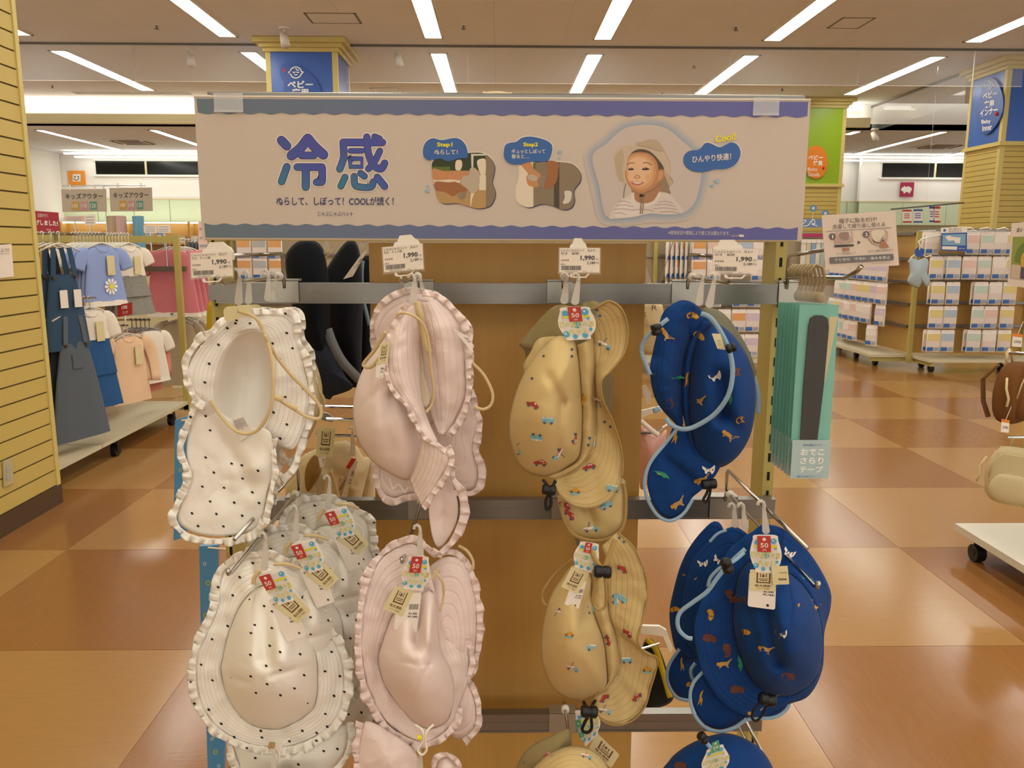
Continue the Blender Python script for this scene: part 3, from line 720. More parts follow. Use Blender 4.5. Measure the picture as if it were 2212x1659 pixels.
# ------------------------------------------------------------------ hats
from mathutils import noise as MN
def fabric(name, col, stitch=0, weave=260, wr=.25, rough=.85, col2=None):
    m = mat(name, col, rough, sheen=.05, spec=.12); nt = m.node_tree; b = nt.nodes['Principled BSDF']
    tc = nt.nodes.new('ShaderNodeTexCoord')
    n = nt.nodes.new('ShaderNodeTexNoise'); n.inputs['Scale'].default_value = weave; n.inputs['Detail'].default_value = 2
    nt.links.new(tc.outputs['Object'], n.inputs['Vector'])
    h = n.outputs['Fac']
    if stitch:
        sp = nt.nodes.new('ShaderNodeSeparateXYZ'); nt.links.new(tc.outputs['UV'], sp.inputs[0])
        mu = nt.nodes.new('ShaderNodeMath'); mu.operation = 'MULTIPLY'; mu.inputs[1].default_value = stitch; nt.links.new(sp.outputs[1], mu.inputs[0])
        fr = nt.nodes.new('ShaderNodeMath'); fr.operation = 'FRACT'; nt.links.new(mu.outputs[0], fr.inputs[0])
        s1 = nt.nodes.new('ShaderNodeMath'); s1.operation = 'SUBTRACT'; s1.inputs[1].default_value = .5; nt.links.new(fr.outputs[0], s1.inputs[0])
        ab = nt.nodes.new('ShaderNodeMath'); ab.operation = 'ABSOLUTE'; nt.links.new(s1.outputs[0], ab.inputs[0])
        mr = nt.nodes.new('ShaderNodeMapRange'); mr.inputs[1].default_value = .0; mr.inputs[2].default_value = .16; nt.links.new(ab.outputs[0], mr.inputs[0])
        n3 = nt.nodes.new('ShaderNodeTexNoise'); n3.inputs['Scale'].default_value = 90; nt.links.new(tc.outputs['Object'], n3.inputs['Vector'])
        m2 = nt.nodes.new('ShaderNodeMath'); m2.operation = 'MULTIPLY_ADD'; m2.inputs[1].default_value = 2.2; nt.links.new(mr.outputs[0], m2.inputs[0])
        ad = nt.nodes.new('ShaderNodeMath'); ad.operation = 'ADD'; nt.links.new(n.outputs['Fac'], ad.inputs[0]); nt.links.new(n3.outputs['Fac'], ad.inputs[1])
        nt.links.new(ad.outputs[0], m2.inputs[2]); h = m2.outputs[0]
    bp = nt.nodes.new('ShaderNodeBump'); bp.inputs['Strength'].default_value = wr; bp.inputs['Distance'].default_value = .0012
    nt.links.new(h, bp.inputs['Height']); nt.links.new(bp.outputs['Normal'], b.inputs['Normal'])
    return m
FAB = {}
for nm, col in (('white', 'ece5d8'), ('pink', 'e6d1c8'), ('sand', 'c8ae78'), ('blue', '153a72'), ('navy', '12151d'), ('cream', 'c8b48c')):
    FAB[nm] = (fabric(nm + ' cotton', col), fabric(nm + ' stitched brim', col, 7, wr=.38))
m_trimb = fabric('light blue piping', '8fa9bd'); m_trims = fabric('tan binding', 'a88a54'); m_strapw = fabric('cream strap', 'd3bb8c'); m_lin = fabric('grey lining', '6b6a66')
m_dot = mat('black dot print', '241f1c', .8)
m_cord = mat('white cord', 'ece2d2', .6); m_bcord = mat('black cord', '0a0a0a', .5)
m_jh = mat('translucent hook plastic', 'd8d0c2', .3, alpha=.62)
m_tagw = mat('white tag card', 'e9dfd2', .55); m_tagc = mat('cream tag card', 'd9cc9c', .6); m_red = mat('red tag', 'b8352c', .5); m_tblue = mat('tag splash blue', '4fa6c4', .5); m_tyel = mat('tag yellow', 'd8cf2c', .5); m_tbrn = mat('tag brown ink', '6a4630', .6); m_hatch = mat('tag hatch grey', 'b7b2b4', .6); m_tgrn = mat('green tag', '4f9a78', .5)
MOT = [mat('motif ' + n, c, .8) for n, c in (('red', 'a93a36'), ('light blue', '7fb0b8'), ('yellow', 'c8932a'), ('grey', '4c5a68'), ('white', 'e8ddd0'), ('green', '2f8f6a'), ('tan', 'b98d4c'), ('brown', '5f3526'), ('orange', 'c08a24'))]
M_RED, M_LB, M_YE, M_GY, M_WH, M_GN, M_TN, M_BR, M_OR = range(9)

class Hat:
    def __init__(s, F, Y0, name, label, top, group=None, fab='white'):
        s.F, s.Y0, s.fab = F, Y0, FAB[fab]
        s.root = thing(name, label, 'hat', s.w(*top, 0), group); s.tv = []; s.tf = []
    def px(s, x, y): return (s.F[0] + s.F[2] * x, s.F[1] + s.F[2] * y)
    def w(s, x, y, d=0):
        p = s.px(x, y); return P(p[0], p[1], s.Y0 - d)
    def keep(s, mb):
        o = len(s.tv); s.tv += mb.v; s.tf += [[i + o for i in f] for f in mb.f]
    def wr(s, x, y, a, sc=70):  # cloth wrinkles, metres
        return a * (MN.noise(Vector((x / sc, y / sc, s.Y0 * 7))) + .5 * MN.noise(Vector((x / sc * 2.3, y / sc * 2.3, 3.1))))
    def loft(s, name, rings, m=4, n=84, wrinkle=.003, mt=None, closed=True, thick=.0016, keep=True):
        """rings: lists of (x, y, depth towards the viewer); smooth surface through them"""
        R = [resample(catmull([tuple(p) if len(p) == 3 else (p[0], p[1], 0) for p in r], len(r) * 8, closed), n, closed) for r in rings]
        k = len(R); rows = []
        T_ = [j / m for j in range((k - 1) * m + 1)]
        for t in T_:
            row = []
            for c in range(n):
                col = [R[i][c] for i in range(k)]
                if k == 2: q = tuple(a + (b - a) * t for a, b in zip(col[0], col[1]))
                else:
                    j = min(int(t), k - 2); u = t - j
                    g = lambda a: col[max(0, min(k - 1, a))]
                    p0, p1, p2, p3 = g(j - 1), g(j), g(j + 1), g(j + 2)
                    q = tuple(.5 * (2 * b + (cc - a) * u + (2 * a - 5 * b + 4 * cc - d) * u * u + (3 * b - a - 3 * cc + d) * u ** 3) for a, b, cc, d in zip(p0, p1, p2, p3))
                row.append(s.w(q[0], q[1], q[2] + s.wr(q[0], q[1], wrinkle)))
            rows.append(row)
        mb = MB().grid(rows, closed)
        if keep: s.keep(mb)
        return part(name, mb, mt or s.fab[0], s.root, True, thick=thick)
    def puff(s, name, outline, centre, d0, d1, prof=.5, m=9, n=72, wrinkle=.003, mt=None, thick=.0016, folds=(), keep=True):
        """dome (or bowl) over a closed outline: depth goes from d0 on the edge to d1 at the centre; folds=(x0,y0,x1,y1,amp,width) creases"""
        m = int(m * 2.3); o = resample(catmull([p[:2] for p in outline], len(outline) * 8), n); ed = [p[2] if len(p) > 2 else 0 for p in outline]
        eds = resample(catmull([(e_, 0) for e_ in ed], len(outline) * 8), n) if any(ed) else None
        rows = []
        ax_ = max(1, (max(p[0] for p in o) - min(p[0] for p in o)) / 2); ay_ = max(1, (max(p[1] for p in o) - min(p[1] for p in o)) / 2)
        for k in range(m + 1):
            r = max(.03, 1 - k / m); row = []; bl_ = min(1, (1 - r) * 1.1) ** 1.3
            for i, p in enumerate(o):
                vx, vy = p[0] - centre[0], p[1] - centre[1]; fi = math.atan2(vy / ay_, vx / ax_); q_ = min(1, math.hypot(vx / ax_, vy / ay_)) * .5 + .5
                ex, ey = ax_ * .8 * math.cos(fi), ay_ * .8 * math.sin(fi)
                x, y = centre[0] + (vx + (ex - vx) * bl_) * r, centre[1] + (vy + (ey - vy) * bl_) * r
                d = d0 + (d1 - d0) * ((1 - r ** 2.0) ** .8 if prof < 1 else (1 - r * r))
                if eds: d += eds[i][0] * r
                for (x0, y0, x1, y1, amp, wd) in folds:
                    dx, dy = x1 - x0, y1 - y0; L2_ = dx * dx + dy * dy; t = max(0, min(1, ((x - x0) * dx + (y - y0) * dy) / L2_))
                    q = math.hypot(x - x0 - dx * t, y - y0 - dy * t); d += amp * math.exp(-(q / wd) ** 2) * (1 - r ** 3)
                row.append(s.w(x, y, d + s.wr(x, y, wrinkle * .5, 95)))
            rows.append(row)
        mb = MB().grid(rows, True); mb.f.append(list(range(m * n, m * n + n))); mb.m.append(0); mb.uv.append([(0, 1)] * n)
        if keep: s.keep(mb)
        return part(name, mb, mt or s.fab[0], s.root, True, thick=thick)
    def ruffle(s, path, wd=26, wl=34, closed=False, amp=.006, side=1, mt=None, seed=1, name='ruffle'):
        """gathered frill along a path of (x, y, depth)"""
        wl *= 1.3; path = [tuple(p) if len(p) == 3 else (p[0], p[1], 0) for p in path]
        q = catmull(path, len(path) * 10, closed)
        L = sum(math.dist(a[:2], b[:2]) for a, b in zip(q, q[1:]))
        n = max(14, int(L / wl * 14)); q = resample(q, n, closed)
        rnd = random.Random(seed); rows = [[], [], [], []]; ph = 0; cur = wl
        for i in range(n):
            a, b = q[i - 1] if (i or closed) else q[0], q[(i + 1) % n] if (closed or i < n - 1) else q[-1]
            dx, dy = b[0] - a[0], b[1] - a[1]; l = math.hypot(dx, dy) or 1
            nx, ny = dy / l * side, -dx / l * side
            ph += (2 * math.pi / 14) * (1 + .9 * MN.noise(Vector((i * .06, seed, 0))))
            big = 1 + .5 * MN.noise(Vector((i * .045, seed * 3.7, 1)))
            for k, t in enumerate((-.12, .3, .72, 1.0)):
                wv = math.sin(ph + .5 * t) ; tt = max(0, t)
                o = wd * big * t * (1 + .10 * math.sin(ph * .5 + 1))
                sx = dx / l * wd * .22 * tt * math.cos(ph)
                sy = dy / l * wd * .22 * tt * math.cos(ph)
                rows[k].append(s.w(q[i][0] + nx * o + sx, q[i][1] + ny * o + sy, q[i][2] + amp * .7 * tt * (wv + .4 * math.sin(2.3 * ph + 2 * tt)) * big + .001 * (k == 0)))
        mb = MB().grid(rows, closed); s.keep(mb)
        return part(name, mb, mt or s.fab[0], s.root, True, thick=.0012)
    def strap(s, pts, wd=11, mt=None, name='strap', t=.0012):
        q = catmull([tuple(p) if len(p) == 3 else (p[0], p[1], .02) for p in pts], len(pts) * 7, False)
        wpts = [s.w(*p) for p in q]; ws = []
        scale = s.F[2] * s.Y0 / FPX
        for i in range(len(wpts)):
            tg = (wpts[min(i + 1, len(wpts) - 1)] - wpts[max(0, i - 1)]); c = tg.cross(wpts[i] - EYEV)
            ws.append(c.normalized() * wd * scale if c.length > 1e-9 else Vector((wd * scale, 0, 0)))
        return part(name, MB().strip(wpts, ws, t), mt or m_strapw, s.root, True)
    def cord(s, pts, r=.0012, mt=None, name='cord', closed=False):
        q = catmull([tuple(p) if len(p) == 3 else (p[0], p[1], .03) for p in pts], len(pts) * 6, closed)
        return part(name, MB().tube([s.w(*p) for p in q], r, 6, closed), mt or m_bcord, s.root, True)
    def toggle(s, a, b, r=.005, mt=None):
        A, B = s.w(*a), s.w(*b); d = (B - A)
        mb = MB().tube([A, A + d * .1, A + d * .42, A + d * .5, A + d * .58, A + d * .9, B], [r * .8, r, r, r * .75, r, r, r * .8], 10)
        return part('cord_stopper', mb, mt or m_black, s.root, True)
    def tree(s): return BVHTree.FromPolygons([v.to_tuple() for v in s.tv], s.tf)
    def decal(s, name, shapes, mats, lift=.0019, dense=False):
        """shapes: (list of (x, y), material index) laid onto the cloth of this hat"""
        t = s.tree(); mb = MB(); k = 0
        for pts, mi in shapes:
            vs = []
            pts = resample(pts, max(len(pts), 14)) if dense else pts
            for x, y in pts:
                p = s.px(x, y); d = ray(*p).normalized(); hit = t.ray_cast(EYEV, d, 5)
                if hit[0] is None: break
                vs.append(hit[0] - d * (lift + (k % 5) * .00006))
            k += 1
            if len(vs) == len(pts) and max((a - b).length for a in vs for b in vs) < .06:
                mid = sum(vs, Vector()) / len(vs); d = (mid - EYEV).normalized(); hit = t.ray_cast(EYEV, d, 5)
                if hit[0] is not None and (hit[0] - mid).length < .02: mid = hit[0] - d * (lift + (k % 5) * .00006)
                nn = len(vs); mb.add(vs + [mid], [(i, (i + 1) % nn, nn) for i in range(nn)], mi)
        if mb.f:
            o = part(name, mb, mats, s.root); o['kind'] = 'stuff'
    def dots(s, pts, r=7.5, mt=None):
        rnd = random.Random(5); sh = []
        for x, y in pts:
            a0 = rnd.random() * 3; e = .75 + .2 * rnd.random()
            sh.append(([(x + r * math.cos(6.2832 * k / 9) , y + r * e * math.sin(6.2832 * k / 9 + .3)) for k in range(9)], 0))
        s.decal('dot_print', sh, [mt or m_dot])
    def motifs(s, lst, sc=1):
        sc *= 1.35 if s.fab is FAB['blue'] else 1.15
        sh = []
        for x, y, kind, ang in lst:
            ca, sa = math.cos(math.radians(ang)), math.sin(math.radians(ang))
            for pts, mi in MOTIF[kind]:
                sh.append(([(x + sc * (u * ca - v * sa), y + sc * (u * sa + v * ca)) for u, v in pts], mi))
        s.decal('motif_print', sh, MOT, dense=True)
    def jhook(s, x, y0, y1, d, wd=26, lean=0, curl=30, n=1):
        """translucent plastic J hook from y0 (on the wire) down to y1"""
        t = .0016; mb = MB(); xs = x + lean
        pts = [(xs - wd * .22, y0 + 10), (xs + wd * .22, y0 + 10), (x + wd * .5, y1 - 14), (x + wd * .36, y1 - 2), (x, y1 + 4), (x - wd * .36, y1 - 2), (x - wd * .5, y1 - 14)]
        a = [s.w(u, v, d) for u, v in pts]; mb.slab(a, (0, .0014, 0))
        o = s.w(xs, y0 + 12, d); k = s.F[2] * s.Y0 / FPX * curl
        mb.tube([o, o + Vector((0, 0, k * .35)), o + Vector((-k * .1, 0, k * .75)), o + Vector((-k * .4, 0, k)), o + Vector((-k * .75, 0, k * .8)), o + Vector((-k * .85, 0, k * .45))], .0022, 6)
        return part('plastic_hook', mb, m_jh, s.root)
    def tags(s, splash=None, care=None, price=None, d=.1, size='50', red=None):
        """each a list of four corner points TL TR BR BL in the hat's own picture coordinates"""
        tr = s.tree()
        allc = [p for c in (splash, care, price) if c for p in list(c) + [tuple(sum(q[i] for q in c) / 4 for i in (0, 1))]]
        ys = []
        for p in allc:
            ht = tr.ray_cast(EYEV, ray(*s.px(*p)).normalized(), 5)
            if ht[0] is not None: ys.append(ht[0].y)
        base = min(ys) - .006 if ys else s.Y0 - d          # the tags lie just in front of the cloth
        def Qd(c, dd): return Quad(*[s.px(*p) for p in c], base + (d - dd))
        if price:
            q = Qd(price, d - .002); mb = MB(); q.body(mb, .0005, r=.08); tg = part('price_tag', mb, m_tagw, s.root)
            mb = MB(); q.text(mb, '¥1,990', .55, .50, .92, .56, bold=.02); q.text(mb, '¥2,189)', .52, .58, .95, .64, bold=.02)
            u = .55
            while u < .92: q.rect(mb, u, .28, u + .02, .42); u += .045
            q.text(mb, '本体', .1, .1, .35, .16); q.disc(mb, .72, .9, .05); o = part('print', mb, m_ink, tg); o['kind'] = 'stuff'
        if care:
            q = Qd(care, d - .0012); mb = MB(); q.body(mb, .0005, r=.05); tg = part('care_tag', mb, m_tagc, s.root)
            mb = MB()
            for u0, v0, u1, v1 in ((.25, .12, .3, .6), (.72, .12, .77, .6), (.25, .56, .77, .61), (.33, .40, .68, .43), (.36, .47, .66, .50), (.38, .15, .41, .34), (.6, .15, .63, .34)): q.rect(mb, u0, v0, u1, v1)
            q.poly(mb, [(.5, .16), (.56, .28), (.5, .34), (.44, .28)]); q.text(mb, '吸水速乾', .2, .68, .8, .8, bold=.01); q.text(mb, 'いずべり個別', .25, .85, .75, .91)
            o = part('print', mb, m_tbrn, tg); o['kind'] = 'stuff'
        if splash:
            q = Qd(splash, d); mb = MB()
            pts = [(.12, .02), (.5, 0), (.88, .02), (.92, .14), (1, .36), (1.02, .55), (.96, .75), (.84, .9), (.82, 1), (.5, 1.0), (.16, 1), (.14, .9), (.04, .75), (-.02, .55), (0, .36), (.08, .14)]
            mb.slab([q.at(u, v) for u, v in catmull(pts, 64)], -q.n * .0006); tg = part('splash_tag', mb, m_tagw, s.root)
            mb = MB()
            for k in range(20): q.poly(mb, [(.1 + k * .04, .1), (.108 + k * .04, .1), (.128 + k * .04, .9), (.12 + k * .04, .9)], 0, .0003)
            for cu, cv, r in ((.22, .2, .09), (.76, .16, .10), (.5, .54, .10), (.16, .82, .09), (.40, .90, .07), (.68, .88, .08), (.86, .7, .05), (.82, .34, .05)): q.disc(mb, cu, cv, r, 1, .0005, 16)
            for cu, cv, r in ((.14, .8, .03), (.74, .14, .03)): q.disc(mb, cu, cv, r, 4, .0006, 10)
            q.rect(mb, .12, .27, .88, .33, 2, .0007)
            q.text(mb, 'じゃぶじゃぶ', 0.02, .435, .98, .625, 2, .0008, bold=.05); q.text(mb, 'ハット', .22, .66, .80, .84, 2, .0008, bold=.05)
            q.text(mb, 'じゃぶじゃぶ', .04, .45, .96, .61, 4, .0012, bold=-.008); q.text(mb, 'ハット', .25, .68, .77, .82, 4, .0012, bold=-.008)
            u0, v0, u1, v1 = red or (.30, .02, .66, .44)
            q.rect(mb, u0, v0, u1, v1, 3, .0016); w_, h_ = u1 - u0, v1 - v0
            q.text(mb, size, u0 + w_ * .2, v0 + h_ * .42, u1 - w_ * .2, v0 + h_ * .72, 4, .002, bold=.02); q.text(mb, 'cm', u0 + w_ * .36, v0 + h_ * .8, u1 - w_ * .36, v0 + h_ * .92, 4, .002); q.disc(mb, (u0 + u1) / 2, v0 + h_ * .2, w_ * .14, 4, .002, 12)
            o = part('print', mb, [m_hatch, m_tblue, m_tyel, m_tgrn if size == '54' else m_red, m_bwhite], tg); o['kind'] = 'stuff'
def circ(x, y, r, n=8, e=1): return [(x + r * math.cos(6.2832 * k / n), y + r * e * math.sin(6.2832 * k / n)) for k in range(n)]
MOTIF = {
 'car': [([(-30, 4), (-28, -6), (-12, -8), (-4, -16), (12, -16), (20, -7), (30, -4), (30, 6)], M_RED), (circ(-16, 7, 7), M_GY), (circ(17, 7, 7), M_GY), ([(-2, -13), (3, -13), (3, -7), (-6, -7)], M_WH), ([(6, -13), (11, -13), (16, -7), (6, -7)], M_WH)],
 'van': [([(-28, 8), (-28, -12), (20, -14), (28, -4), (28, 8)], M_LB), ([(-28, -8), (20, -9), (18, -16), (-26, -14)], M_WH), (circ(-15, 10, 7), M_GY), (circ(15, 10, 7), M_GY)],
 'ycar': [([(-24, 12), (20, 12), (16, 20), (-18, 20)], M_LB), ([(-28, 4), (-14, -4), (-6, -12), (10, -12), (16, -3), (28, 0), (26, 8), (-26, 9)], M_YE), (circ(-14, 7, 6), M_GY), (circ(15, 7, 6), M_GY)],
 'truck': [([(-34, 0), (-34, -10), (10, -12), (10, 0)], M_WH), ([(-34, -3), (10, -5), (10, -1), (-34, 1)], M_RED), ([(8, 6), (8, -12), (22, -10), (32, 0), (32, 8)], M_LB), (circ(-20, 6, 6), M_GY), (circ(20, 8, 6), M_GY), ([(-12, -10), (-9, -10), (-2, -34), (-5, -34)], M_GY)],
 'lion': [([(-22, -4), (-12, -12), (10, -11), (18, -16), (24, -22), (26, -16), (20, -6), (16, 2), (22, 14), (16, 14), (8, 3), (-8, 3), (-14, 16), (-20, 15), (-17, 2)], M_TN), (circ(-22, -2, 8), M_OR), ([(18, -16), (32, -26), (33, -22), (22, -12)], M_TN)],
 'croc': [([(-34, 2), (-20, -4), (-6, -8), (10, -9), (26, -3), (36, 6), (24, 4), (14, 4), (12, 12), (7, 12), (6, 4), (-10, 4), (-12, 11), (-17, 10), (-16, 3)], M_GN)],
 'giraffe': [([(-6, 30), (-4, 4), (-8, -6), (-6, -28), (-2, -36), (4, -36), (2, -28), (0, -8), (8, -2), (10, 30), (6, 30), (4, 8), (0, 8), (-2, 30)], M_OR)],
 'zebra': [([(-24, -14), (-17, -8), (-4, -2), (10, -4), (18, -14), (24, -18), (24, 2), (18, 8), (18, 18), (12, 18), (10, 8), (-4, 8), (-8, 18), (-14, 18), (-12, 6), (-24, -4)], M_WH), ([(-8, -4), (-4, -3), (-6, 7), (-10, 7)], M_GY), ([(2, -3), (6, -4), (6, 7), (2, 7)], M_GY), ([(14, -10), (18, -12), (18, 4), (14, 6)], M_GY)],
 'bison': [([(-28, 0), (-26, -14), (-10, -20), (10, -16), (26, -10), (28, 8), (20, 16), (14, 8), (-4, 10), (-10, 18), (-18, 10), (-28, 10)], M_BR)],
 'tiger': [([(-22, 0), (-14, -12), (6, -14), (22, -6), (28, 4), (20, 2), (16, 12), (8, 6), (-6, 8), (-10, 16), (-20, 10)], M_OR), ([(-8, -12), (-3, -12), (-4, 4), (-8, 4)], M_BR), ([(6, -12), (10, -10), (8, 4), (5, 4)], M_BR)],
}

# ---- white dotted hats
F5 = (340, 500, .4220)
h = Hat(F5, 1.07, 'sun_hat', 'white dotted sun hat with frills hanging with its open inside towards the viewer', (440, 380), 'dotted white hats', 'white')
opening = [(420, 520, .012), (520, 505, .01), (585, 600, .0), (605, 760, .0), (585, 920, .0), (530, 1030, .004), (420, 1040, .01), (330, 960, .016), (300, 840, .02), (320, 690, .02), (360, 590, .018)]
h.puff('crown', [(x, y, z) for x, y, z in opening], (470, 760), 0, -.06, .5, wrinkle=.002, folds=((480, 560, 470, 960, .012, 40),))
h.loft('brim', [opening, [(440, 420, .012), (585, 430, .0), (680, 470, -.01), (745, 690, -.022), (775, 880, -.02), (700, 1110, .0), (560, 1060, -.012), (360, 1040, -.008), (190, 880, .036), (155, 720, .045), (240, 570, .03)]], m=7, mt=h.fab[1], wrinkle=.004)
brim_edge = [(410, 420, .014), (500, 425, .008), (600, 425, 0), (690, 440, -.01), (705, 540, -.016), (745, 650, -.02), (775, 780, -.022), (775, 900, -.02), (745, 1020, -.012), (715, 1120, -.004), (690, 1200, .002), (630, 1270, .006)]
h.ruffle(brim_edge, 32, 46, amp=.007, seed=2)
h.ruffle([(640, 1270, .006), (590, 1180, .012), (590, 1060, .02)], -18, 40, amp=.004, seed=9)
left_edge = [(430, 405, .02), (350, 465, .03), (290, 525, .036), (225, 565, .04), (180, 620, .044), (155, 690, .046), (170, 770, .044), (205, 850, .04), (250, 880, .036)]
h.ruffle(left_edge, -32, 46, amp=.008, seed=3)
h.puff('flap_back', [(700, 560, -.03), (790, 700, -.035), (830, 870, -.035), (790, 1030, -.03), (730, 1080, -.02), (680, 800, -.03)], (740, 850), -.03, -.02, .5, m=5, mt=FAB['cream'][0])
flap = [(245, 850, .02), (330, 930, .02), (450, 1000, .02), (560, 1010, .018), (590, 1080, .016), (590, 1230, .02), (560, 1330, .026), (545, 1420, .03), (510, 1510, .03), (430, 1545, .03), (310, 1560, .03), (190, 1540, .03), (110, 1490, .03), (115, 1410, .028), (150, 1330, .026), (165, 1240, .026), (150, 1120, .024), (170, 1000, .022)]
h.puff('neck_flap', flap, (370, 1270), 0, .012, 2, m=9, wrinkle=.006, folds=((300, 1000, 470, 1290, -.012, 45), (430, 1230, 560, 1200, .012, 60)))
h.ruffle([(230, 830, .036), (190, 930, .032), (150, 1040, .03), (130, 1120, .028), (170, 1240, .03), (150, 1330, .03), (110, 1410, .034), (95, 1480, .036), (150, 1545, .036), (240, 1570, .036), (330, 1575, .036), (430, 1560, .036), (500, 1525, .036), (530, 1470, .034)], -34, 42, amp=.009, seed=4)
h.ruffle([(540, 1490, .036), (560, 1390, .034), (580, 1300, .03), (590, 1220, .026), (580, 1120, .022)], -26, 46, amp=.008, seed=5)
h.strap([(410, 405, .05), (500, 440, .05), (545, 520, .045), (580, 620, .05), (595, 760, .055), (580, 900, .055), (530, 1000, .05), (470, 1035, .045), (400, 1020, .04), (330, 950, .03), (270, 865, .03)], 17)
h.strap([(550, 530, .05), (610, 640, .04), (690, 740, .03), (780, 830, .02), (835, 900, .015), (830, 955, .015), (770, 950, .018), (700, 910, .02), (620, 860, .02)], 17)
h.strap([(600, 845, .03), (640, 862, .03)], 32, name='strap_end'); h.strap([(660, 882, .03), (715, 908, .03)], 26, name='strap_end')
h.jhook(415, 222, 375, .03, 42, 4, 40); h.jhook(563, 222, 355, -.06, 36, 6, 40)
q = Quad(h.px(335, 385), h.px(480, 378), h.px(490, 420), h.px(345, 470), 1.02)
mb = MB(); q.body(mb, .001, r=.2); part('hang_tab', mb, m_tagc, h.root)
q = Quad(h.px(380, 960), h.px(440, 940), h.px(490, 1030), h.px(425, 1075), 1.05)
mb = MB(); q.body(mb, .0004); tg = part('inner_label', mb, m_tagw, h.root); mb = MB()
for k in range(5): q.text(mb, '表示名称洗濯', .1 + .17 * k, .08, .22 + .17 * k, .6 - .08 * (k % 2))
part('print', mb, m_ink, tg)['kind'] = 'stuff'
h.dots([(358, 495), (313, 580), (265, 677), (243, 773), (247, 945), (270, 1018), (247, 1157), (289, 1234), (380, 1188), (432, 1197), (230, 1306), (341, 1312), (436, 1265), (486, 1335), (270, 1382), (393, 1388), (177, 1443), (302, 1446), (434, 1455), (208, 1508), (338, 1510), (405, 455), (474, 470), (662, 520), (590, 573), (692, 598), (626, 654), (687, 735), (655, 847), (748, 806), (594, 926), (663, 988), (629, 1060), (708, 1116), (609, 1200), (170, 950), (515, 1225), (655, 420), (400, 470), (520, 1390), (465, 1505)])
w2 = dup(h.root, h.root.location + Vector((-.018, .1, -.006)), label='white dotted sun hat hanging behind the open one on the top left hook')

FA = (360, 1060, .361)
h = Hat(FA, 1.02, 'sun_hat', 'white dotted sun hat, crown towards the viewer, front of the lower left hook', (560, 380), 'dotted white hats', 'white')
crown = [(600, 560), (500, 610), (430, 700), (370, 850), (335, 1000), (325, 1090), (370, 1250), (460, 1370), (560, 1420), (680, 1425), (800, 1370), (890, 1280), (905, 1100), (890, 960), (830, 850), (760, 760), (690, 640)]
h.puff('crown', crown, (620, 1080), .0, .085, .5, n=90, wrinkle=.004, folds=((590, 600, 590, 1000, -.02, 60), (700, 640, 700, 1000, .012, 60), (330, 1100, 480, 1150, -.006, 20), (620, 1110, 860, 1040, -.004, 16)))
cr3 = [(x, y, .004) for x, y in crown]
bo = [(600, 400, -.01), (470, 405, -.012), (370, 450, -.012), (320, 520, -.01), (300, 700, 0), (230, 860, .01), (175, 1010, .015), (185, 1230, .015), (300, 1420, .01), (520, 1525, .005), (780, 1525, 0), (990, 1400, -.01), (1065, 1210, -.015), (1050, 1000, -.02), (960, 830, -.03), (900, 700, -.03), (880, 530, -.03), (740, 460, -.02)]
h.loft('brim', [cr3, bo], m=9, n=110, mt=h.fab[1], wrinkle=.005)
h.ruffle([(x, y, d + .002) for x, y, d in bo], -44, 54, closed=True, amp=.009, seed=6)
h.puff('neck_flap', [(385, 1470, -.01), (410, 1600, .0), (470, 1740, .0), (720, 1790, .0), (950, 1720, .0), (1050, 1600, -.01), (1080, 1500, -.02), (1070, 1400, -.03), (900, 1480, -.02), (650, 1540, -.01)], (720, 1610), 0, .01, 2, m=6, wrinkle=.006)
h.ruffle([(1075, 1385, -.03), (1090, 1480, -.02), (1060, 1590, -.01), (980, 1680, 0), (860, 1760, 0)], 34, 50, amp=.008, seed=8); h.ruffle([(385, 1470, -.01), (400, 1570, 0), (450, 1700, 0)], -34, 50, amp=.008, seed=12)
h.dots([(515, 433), (437, 518), (395, 626), (492, 648), (308, 577), (583, 690), (631, 722), (426, 740), (527, 803), (365, 810), (407, 868), (504, 852), (629, 822), (617, 928), (272, 889), (386, 989), (501, 982), (679, 965), (799, 978), (596, 1048), (681, 1075), (206, 1041), (274, 1135), (376, 1116), (503, 1111), (601, 1158), (823, 1104), (367, 1195), (534, 1210), (765, 1183), (681, 1224), (453, 1233), (530, 1291), (844, 1274), (252, 1311), (748, 1312), (612, 1341), (736, 1365), (450, 1353), (207, 1369), (327, 1395), (404, 1475), (570, 1477), (563, 1437), (812, 1437), (735, 1500), (898, 1450), (950, 1336), (1002, 1228), (948, 1081), (930, 936), (987, 964), (829, 863), (848, 792), (815, 641), (925, 543), (944, 753), (941, 829), (1037, 1110), (1063, 1203), (961, 1412), (896, 1496), (125, 1054), (142, 1143), (166, 1274), (155, 923), (940, 1558), (1022, 1545), (788, 1638), (530, 1600), (480, 1540)], 9)
h.strap([(560, 480, .05), (525, 520, .05), (520, 560, .05)], 26); h.strap([(640, 440, .04), (720, 440, .04), (800, 465, .03)], 20)
h.cord([(600, 1490, .04), (640, 1530, .05), (655, 1545, .05)], .001, m_cord); h.cord([(735, 1480, .04), (690, 1520, .05), (660, 1545, .05)], .001, m_cord); h.cord([(655, 1545, .05), (630, 1600, .05), (655, 1630, .05), (675, 1590, .05), (662, 1545, .05)], .001, m_cord)
h.toggle((615, 1525, .055), (705, 1535, .055), .0045, m_satin); h.toggle((612, 1525, .056), (645, 1528, .056), .0046, m_trims)
h.jhook(585, 280, 475, .05, 46, 8, 44)
h.tags([(545, 500), (715, 455), (785, 650), (650, 690)], [(640, 690), (745, 590), (862, 720), (785, 795)], [(605, 655), (745, 610), (835, 865), (720, 905)], .125, red=(.0, .06, .40, .5))
for k, (dx, dy, dz, lb) in enumerate(((.022, .07, .012, 'white dotted sun hat second on the lower left hook, behind the front one'), (.05, .15, .03, 'white dotted sun hat furthest back on the lower left hook'))):
    dup(h.root, h.root.location + Vector((dx, dy, dz)), label=lb)
